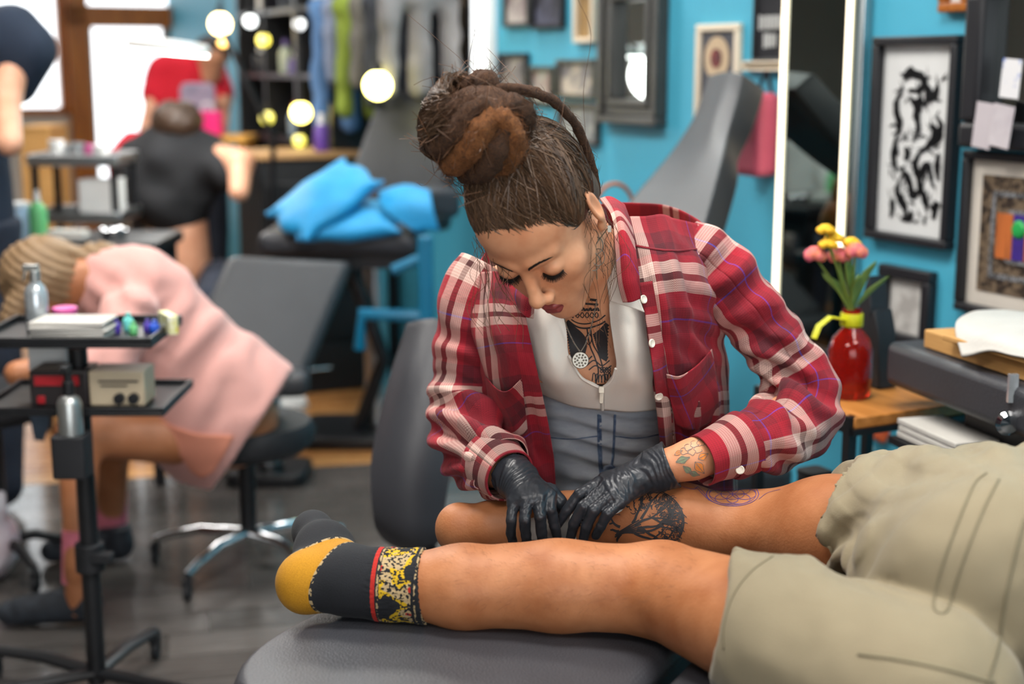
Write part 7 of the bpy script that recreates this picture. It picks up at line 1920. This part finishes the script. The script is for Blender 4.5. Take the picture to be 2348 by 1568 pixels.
# client in white seen only in the tall LED mirror
def mirrored(px, py, Y):
    v = at(px, py, Y); return np.array(v - WN*2*((v-Q0).dot(WN)))
mh_, mc_ = mirrored(1868, 252, 8.0), mirrored(1900, 350, 8.0); mx, my = mc_[0], mc_[1]
M['white_tee'] = mat('white_tee', '#d8d8d6', 0.9, vary=0.04)
figure('man in a white shirt sitting opposite, reflected in the LED mirror', (mx, my, 0), M['skin_pale'],
    [([mh_, mh_*0.4+mc_*0.6], [0.095, 0.06]), ([mc_, (mx, my, 0.55)], [0.14, 0.15]), ([(mx, my, 0.52), (mx+0.4, my-0.2, 0.5), (mx+0.42, my-0.2, 0.06)], [0.10, 0.07, 0.05])],
    [('t_shirt', [([mc_, (mx, my, 0.6)], [0.18, 0.19], 0.05), ([mc_ + np.array([0.1, -0.12, 0]), mc_ + np.array([0.2, -0.2, -0.2])], [0.09, 0.07], 0.04)], M['white_tee'], 0.012, []), ('trousers', [([(mx, my, 0.54), (mx+0.4, my-0.2, 0.5), (mx+0.42, my-0.2, 0.1)], [0.15, 0.1, 0.07], 0.04)], M['jeans_b'], 0.01, [])],
    ([(mh_ + np.array([-0.01, 0.02, 0.03]), (0.1, 0.105, 0.09))], M['hair_dark'], []), (mx-0.5, my-0.6, 0.0), (mx+0.7, my+0.5, 1.6), 0.02)
stool('rolling_stool', 'black stool of the man in white, seen in the mirror', (mx, my), 0.48, 0.2)
# round magnifier lamp
lc_ = at(386, 107, 5.9)
t = thing('round_lamp', 'glowing flat round lamp on a jointed arm in front of the door', 'lamp', (at(600, 300, 6.2).x, 6.2, 0))
rotL = Matrix.Rotation(R(5), 3, 'Y')
cL = lc_ - t.location
MB().lathe([(0.0005, -0.02), (0.165, -0.02), (0.17, 0.0), (0.16, 0.02), (0.0005, 0.03)], cL, 32, rotL).build('lamp_head', M['white'], t)
MB().lathe([(0.0005, -0.028), (0.16, -0.028), (0.16, -0.018), (0.0005, -0.018)], cL, 32, rotL).build('diffuser', mat('lamp_diffuser', '#ffffff', 0.5, emit=(1, 0.97, 0.92), estr=12), t)
MB().tube([cL + Vector((0.16, 0, 0.0)), cL + Vector((0.22, 0.05, 0.05)), Vector((0.05, 0, 1.2)), Vector((0, 0, 0.05))], 0.012, 8).build('arm', M['black'], t); MB().lathe([(0.0005, 0), (0.17, 0), (0.16, 0.03), (0.0005, 0.05)], n=24).build('base', M['white'], t)
pl_ = bpy.data.lights.new('round_lamp_light', 'POINT'); pl_.energy = 12; pl_.shadow_soft_size = 0.12; pl_.color = (1, 0.96, 0.9); po = bpy.data.objects.new('round_lamp_light', pl_); link(po); po.location = lc_ - Vector((0, 0, 0.12))

# trolley with trays, cardboard box, bottles (left)
def small_cart(lab, px, Y, w, d, zs, mt):
    p = at(px, 500, Y); t = thing('trolley', lab, 'trolley', (p.x, Y, 0))
    for z in zs:
        mb = MB(); mb.box((0, 0, z), (w, d, 0.015)); 
        for s in (-1, 1): mb.box((s*w/2, 0, z+0.02), (0.012, d, 0.04)); mb.box((0, s*d/2, z+0.02), (w, 0.012, 0.04))
        mb.build('tray', mt, t, bevel=0.003)
    for sx in (-1, 1):
        for sy in (-1, 1): MB().box((sx*(w/2-0.02), sy*(d/2-0.02), zs[-1]/2+0.03), (0.025, 0.025, zs[-1]-0.06)).build('post', M['black'], t); caster(t, sx*(w/2-0.02), sy*(d/2-0.02))
    return t
zc1, zc2 = at(190, 372, 5.9).z, at(205, 500, 5.9).z
small_cart('dark trolley with two trays near the cardboard box', 200, 5.9, 0.36, 0.32, (zc2*0.45, zc2, zc1), M['steel'])
t = thing('carton', 'white carton standing on the trolley lower tray', 'box', (at(235, 450, 5.85).x, 5.85, zc2+0.009)); MB().box((0, 0, 0.075), (0.16, 0.12, 0.15)).build('carton_body', M['white'], t, bevel=0.005); MB().box((0, 0, 0.154), (0.164, 0.124, 0.008)).build('lid', M['white'], t, bevel=0.003)
rg = random.Random(3)
for i, (px, mt, r, h, lab) in enumerate(((130,'white',0.03,0.07,'white tub at the left end of the trolley top'), (150,'clear_silver',0.028,0.05,'silver tub on the trolley top'), (178,'steel',0.03,0.06,'steel bowl on the trolley top'), (205,'pink_plastic',0.025,0.05,'pink tub on the trolley top'), (232,'white',0.035,0.05,'wide white tub on the trolley top'))):
    p = at(px, 350, 5.88 + 0.04*(i % 2)); t = thing('tub', lab, 'tub', (p.x, p.y, zc1+0.009), 0, 'tubs on the trolley'); MB().lathe([(0.0005, 0), (r*0.9, 0), (r, h*0.8), (r, h), (r*0.9, h)], n=18).build('tub_body', M[mt], t); MB().cyl((0, 0, h+0.006), r*1.04, 0.012).build('lid', M[mt], t)
zf = at(110, 480, 6.8).z
t = thing('cardboard_box', 'tall tan cardboard box behind the trolley', 'box', (at(112, 480, 6.8).x, 6.8, 0)); MB().box((0, 0, at(112, 292, 6.8).z/2), (0.14, 0.3, at(112, 292, 6.8).z)).build('box_body', M['cardboard'], t, bevel=0.006); MB().box((0, 0, at(112, 292, 6.8).z+0.004), (0.15, 0.31, 0.008)).build('flap', M['cardboard'], t)
# low counter along the left with bottles
zk = at(100, 553, 5.0).z
t = thing('side_table', 'long black table at the left behind the pink hoodie', 'table', (at(130, 553, 5.1).x, 5.15, 0)); MB().box((0, 0, zk-0.02), (0.8, 0.4, 0.04)).build('counter_top', M['black'], t, bevel=0.006); MB().box((0, 0.0, zk-0.08), (0.74, 0.34, 0.08)).build('counter_apron', M['black_matte'], t, bevel=0.006)
for k in (-1, 1):
    for j_ in (-1, 1): MB().box((k*0.36, j_*0.16, (zk-0.04)/2), (0.035, 0.035, zk-0.04)).build('leg', M['black'], t)
t = thing('squeeze_bottle', 'green plastic bottle on the long black table', 'bottle', (at(90, 540, 5.05).x, 5.05, zk+0.001)); MB().lathe(bottle_prof(0.032, 0.17), n=18).build('bottle_body', M['green_plastic'], t); MB().cyl((0, 0, 0.155), 0.012, 0.04, r2=0.006).build('nozzle', M['white'], t)
t = thing('wipes_tub', 'pale blue wipes tub beside the green bottle', 'tub', (at(40, 540, 5.05).x, 5.05, zk+0.001)); MB().lathe([(0.0005, 0), (0.05, 0), (0.052, 0.01), (0.052, 0.11), (0.048, 0.12), (0.0005, 0.12)], n=22).build('tub_body', mat('pale_blue_plastic', '#a9c3da', 0.4, vary=0.08), t); MB().cyl((0, 0, 0.125), 0.05, 0.012).build('lid', M['white'], t)
for i, (px, lab) in enumerate(((150,'folded white cloth lying on the long black table'), (360,'steel dish on the counter behind the hoodie'), (525,'steel dish right of the counter'))):
    if i == 0: t = thing('folded_cloth', lab, 'cloth', (at(px, 545, 5.05).x, 5.05, zk+0.001)); MB().box((0, 0, 0.01), (0.16, 0.10, 0.02)).build('cloth_layer', M['paper'], t, bevel=0.008); MB().box((0.01, 0, 0.027), (0.13, 0.08, 0.014)).build('cloth_layer', M['paper'], t, bevel=0.006)
t = thing('steel_dish', 'steel dish on the long black table', 'dish', (at(262, 545, 5.1).x, 5.1, zk+0.001)); MB().lathe([(0.0005, 0), (0.04, 0), (0.055, 0.03), (0.052, 0.03), (0.038, 0.006), (0.0005, 0.006)], n=22).build('dish_body', M['chrome'], t); MB().tube([(0.05*math.cos(a), 0.05*math.sin(a), 0.03) for a in np.linspace(0, 6.28, 20, endpoint=False)], 0.003, 6, closed=True).build('rim', M['chrome'], t)
# red jacket over a chair, wooden side table
p = at(300, 350, 6.7); t = thing('red_jacket', 'red jacket bundled left of the worker in black', 'jacket', (p.x, 6.75, 0.0))
S = SDF((-0.3, -0.2, 0.3), (0.3, 0.2, 1.2), 0.014); S.chain([(0.05, 0, p.z+0.10), (-0.02, 0, p.z-0.05), (-0.06, 0, p.z-0.2)], [0.06, 0.09, 0.07], 0.05); V, Q = S.surface(1); nv = vnormals(V, Q); V = V + nv*(0.015*vnoise(V, 14, 2))[:, None]
obj('jacket_body', mesh_np('jacket_body', V, Q), M['red_tee'], t); MB().tube([(0, 0.05, 0.0), (0, 0.05, p.z)], 0.02, 8).build('stand_pole', M['black'], t); MB().lathe([(0.0005, 0), (0.2, 0), (0.2, 0.02), (0.0005, 0.04)], (0, 0.05, 0), 20).build('stand_base', M['black'], t)
p = at(500, 318, 7.2); t = thing('side_table', 'small wooden side table right of the worker in black', 'table', (p.x, 7.2, 0)); MB().box((0, 0, p.z), (0.34, 0.34, 0.035)).build('table_top', mat('honey_wood', '#c99440', 0.5, vary=0.1), t, bevel=0.006)
for sx in (-1, 1):
    for sy in (-1, 1): MB().box((sx*0.14, sy*0.14, p.z/2), (0.03, 0.03, p.z)).build('leg', M['wood'], t)
t = thing('gift_bag', 'bright pink bag on the wooden side table', 'bag', (at(478, 300, 7.15).x, 7.15, p.z+0.018)); MB().prism(rounded_rect(0.14, 0.09, 0.01), 0.12, (0, 0, 0)).build('bag_body', mat('hot_pink_paper', '#e0207a', 0.5, vary=0.05), t, bevel=0.004); MB().tube([(-0.03, 0, 0.12), (-0.02, 0, 0.16), (0.02, 0, 0.16), (0.03, 0, 0.12)], 0.004, 6).build('handle', M['white'], t)

# dark shelving with bottles along the blue wall
tA, tB = onwall(770, 200, 0.3)[0], onwall(560, 200, 0.3)[0]
tm, wl = (tA+tB)/2, abs(tB-tA)
t = wall_thing('display_shelving', 'tall black shelving crowded with bottles on the blue wall', 'shelving', tm, 0.0, 0.17); shv = t
zs = (0.42, 0.80, 1.14, 1.46, 1.78, 2.10)
for z in zs: MB().box((0, 0, z-0.012), (wl, 0.32, 0.024)).build('shelf_board', M['black'], t)
for sx in (-0.5, -0.17, 0.17, 0.5): MB().box((sx*wl, 0, 1.12), (0.03, 0.32, 2.24)).build('upright', M['black'], t)
MB().box((0, -OUT*0.155, 1.12), (wl, 0.01, 2.24)).build('back_panel', mat('charcoal_board', '#2c3032', 0.8, vary=0.2, vscale=3), t)
protos = []
cols = ['#cfd6da', '#8fa0b2', '#d8d2c2', '#3c4652', '#5fb0a8', '#b9843a', '#e3e3e0', '#7b6aa8', '#bfc9b0', '#30343a', '#c06a52', '#9fb7c9']
pm = [mat('bottle_plastic_%d' % i, c_, 0.3, vary=0.06) for i, c_ in enumerate(cols)]
proto_me = []
for (r, h) in ((0.035, 0.17), (0.045, 0.14), (0.03, 0.21), (0.05, 0.10)):
    proto_me.append((MB().lathe(bottle_prof(r, h), n=14).mesh('bottle_body', True), MB().cyl((0, 0, h*0.9), r*0.42, h*0.2, 12).mesh('bottle_cap', True)))
cache = {}
def shelf_bottle(x, y, z, k, ci, lab, grp):
    key = (k, ci)
    if key not in cache:
        b_, c_ = proto_me[k][0].copy(), proto_me[k][1].copy(); b_.materials.append(pm[ci]); c_.materials.append(pm[(ci*5+3) % len(pm)]); cache[key] = (b_, c_)
    q = bpy.data.objects.new('bottle', None); link(q); q.location = wmat(shv) @ Vector((x, y, z)); q.empty_display_size = 0.02
    tag(q, lab, 'bottle', grp)
    obj('bottle_body', cache[key][0], None, q); obj('bottle_cap', cache[key][1], None, q)
rg = random.Random(9)
CN_ = ['pale grey', 'slate blue', 'cream', 'dark blue-grey', 'teal', 'amber', 'white', 'violet', 'sage', 'charcoal', 'brick red', 'light blue']
ORD = ['', 'first', 'second', 'third', 'fourth', 'fifth', 'sixth', 'seventh', 'eighth', 'ninth', 'tenth', 'eleventh', 'twelfth', 'thirteenth', 'fourteenth']
for zi, z in enumerate(zs[1:5]):
    nth = 0
    for i in range(14):
        x = -wl/2 + wl*(i+0.5)/14 + rg.uniform(-.02, .02)
        if min(abs(x - s_*wl) for s_ in (-0.5, -0.17, 0.17, 0.5)) < 0.075: continue
        kk, ci_ = rg.randrange(4), rg.randrange(len(cols)); nth += 1
        shelf_bottle(x, OUT*rg.uniform(0.02, 0.09), z+0.001, kk, ci_, '%s %s bottle, %s from left, %s board of black shelving' % (CN_[ci_], ('plain', 'stout', 'slim', 'squat')[kk], ORD[nth], ('lowest filled', 'second', 'third', 'top filled')[zi]), ['bottles on the lowest board', 'bottles on the second board', 'bottles on the third board', 'bottles on the top board'][zi])
# garment rail with hanging clothes
tA, tB = onwall(785, 100, 0.25)[0], onwall(985, 100, 0.25)[0]
t = wall_thing('garment_rail', 'black wall rail carrying hanging clothes beside the shelving', 'rail', (tA+tB)/2, 0.0, 0.0); wl2 = abs(tB-tA)
zr = 1.86
MB().tube([(-wl2/2, OUT*0.25, zr), (wl2/2, OUT*0.25, zr)], 0.014, 8).build('rail_bar', M['black'], t)
for s in (-1, 1): MB().tube([(s*wl2/2.1, 0, zr), (s*wl2/2.1, OUT*0.25, zr)], 0.012, 8).build('bracket', M['black'], t)
MB().box((0, OUT*0.15, zr+0.10), (wl2, 0.3, 0.03)).build('hat_shelf', M['black'], t, bevel=0.004)
rail = t
for i, (fx, c_, dz, lab) in enumerate(((-0.42, '#54769f', 0.62, 'pale blue shirt hanging nearest the shelving'), (-0.25, '#767f94', 0.40, 'lilac grey shirt on the rail'), (-0.10, '#74852f', 0.55, 'olive green top on the rail'), (0.08, '#5f5c56', 0.42, 'grey top in the middle of the rail'), (0.24, '#2c2f36', 0.5, 'charcoal jacket on the rail'), (0.40, '#7b7877', 0.45, 'warm grey top at the right of the rail'))):
    q = wall_thing('hanging_shirt', lab, 'shirt', 0, 0); q.location = wmat(rail) @ Vector((fx*wl2, OUT*0.25, zr)); q['group'] = 'clothes on the rail'
    m_ = mat('garment_%d' % i, c_, 0.9, vary=0.12, vscale=9)
    S = SDF((-0.12, -0.25, -dz-0.1), (0.12, 0.25, 0.06), 0.014); S.cone((0, 0, -0.10), (0, 0, -dz), 0.045, 0.05, 0.03); S.cone((0, -0.15, -0.10), (0, 0.15, -0.10), 0.035, 0.035, 0.04); S.cone((0, -0.13, -0.15), (0, -0.14, -dz), 0.045, 0.04, 0.05); S.cone((0, 0.13, -0.15), (0, 0.14, -dz), 0.045, 0.04, 0.05)
    V, Q = S.surface(1); V = V + vnormals(V, Q)*(0.01*vnoise(V, 16, i))[:, None]; obj('garment', mesh_np('garment', V, Q), m_, q); MB().tube([(0, 0, 0.0), (0, 0.02, 0.03), (0, 0, -0.07)], 0.004, 6).build('hanger', M['steel'], q)
# low drawer cabinet with wooden top in front of the shelving
zt_ = at(690, 348, 6.5).z; t = thing('drawer_cabinet', 'black drawer cabinet with tan top left of the pillow bed', 'cabinet', (at(680, 400, 6.6).x, 6.65, 0), WALL_ROT - math.pi/2)
MB().box((0, 0, zt_-0.015), (0.50, 0.42, 0.03)).build('cabinet_top', mat('tan_laminate', '#a9835a', 0.5, vary=0.08), t, bevel=0.004); MB().box((0, 0, (zt_-0.03)/2), (0.47, 0.39, zt_-0.03)).build('cabinet_body', M['black_matte'], t)
for k in range(4):
    d_ = MB().box((0, -0.20, 0.12+k*(zt_-0.12)/4), (0.44, 0.02, (zt_-0.14)/4-0.015)).build('drawer', M['black'], t, bevel=0.004); MB().tube([(-0.06, -0.225, 0.12+k*(zt_-0.12)/4), (0.06, -0.225, 0.12+k*(zt_-0.12)/4)], 0.007, 8).build('handle', M['chrome'], d_)
t = thing('purple_bottle', 'purple capped bottle on the drawer cabinet', 'bottle', (at(738, 340, 6.55).x, 6.55, zt_+0.001)); MB().lathe(bottle_prof(0.035, 0.16), n=18).build('bottle_body', mat('purple_plastic', '#5b3a8e', 0.4, vary=0.06), t); MB().cyl((0, 0, 0.145), 0.016, 0.05).build('cap', M['white'], t)
# warm lamps
def globe(lab, px, py, Y, r, col, strength, hang=True):
    p = at(px, py, Y); t = thing('globe_lamp', lab, 'lamp', p, 0, 'warm globe lamps at the back'); m_ = mat('globe_'+str(px), '#fff4d0', 0.4, emit=col, estr=strength)
    MB().sphere((0, 0, 0), r, 18, 12).build('globe', m_, t); MB().cyl((0, 0, r+0.015), 0.018, 0.04).build('socket', M['black'], t)
    MB().tube([(0, 0, r+0.03), (0, 0, CEIL-p.z)], 0.004, 6).build('cord', M['black'], t)
    return t
globe('large warm pendant bulb left of the shelving', 505, 55, 7.6, 0.055, (1.0, 0.72, 0.30), 14); globe('small orange pendant bulb under the large one', 512, 95, 7.7, 0.028, (1.0, 0.55, 0.12), 6)
globe('small yellow pendant bulb at the upper shelving', 604, 92, 7.2, 0.032, (1.0, 0.85, 0.05), 3.0); globe('biggest yellow pendant lamp left of the bun', 866, 196, 5.75, 0.055, (1.0, 0.88, 0.25), 16); globe('oval yellow pendant lamp over the drawer cabinet', 690, 258, 6.9, 0.048, (1.0, 0.80, 0.18), 12)
globe('dim yellow pendant bulb left of the oval lamp', 612, 270, 7.1, 0.034, (0.9, 0.85, 0.03), 1.6); globe('lowest dim yellow pendant bulb', 686, 322, 6.9, 0.030, (0.9, 0.85, 0.03), 1.6); globe('white pendant bulb high on the shelving', 574, 48, 7.3, 0.032, (0.9, 0.97, 1.0), 4); globe('white pendant bulb near the middle shelving', 686, 55, 7.0, 0.028, (0.9, 0.95, 1.0), 3); globe('white pendant bulb above the bun', 980, 140, 6.4, 0.03, (1, 1, 1), 5)
# small glowing surfaces are found by reflection rays; the shop's lamps do the sampling work
for _m in bpy.data.materials:
    if _m.name.startswith(('globe_', 'light_diffuser', 'warm_bulb', 'lamp_diffuser')):
        try: _m.cycles.emission_sampling = 'NONE'
        except Exception: pass
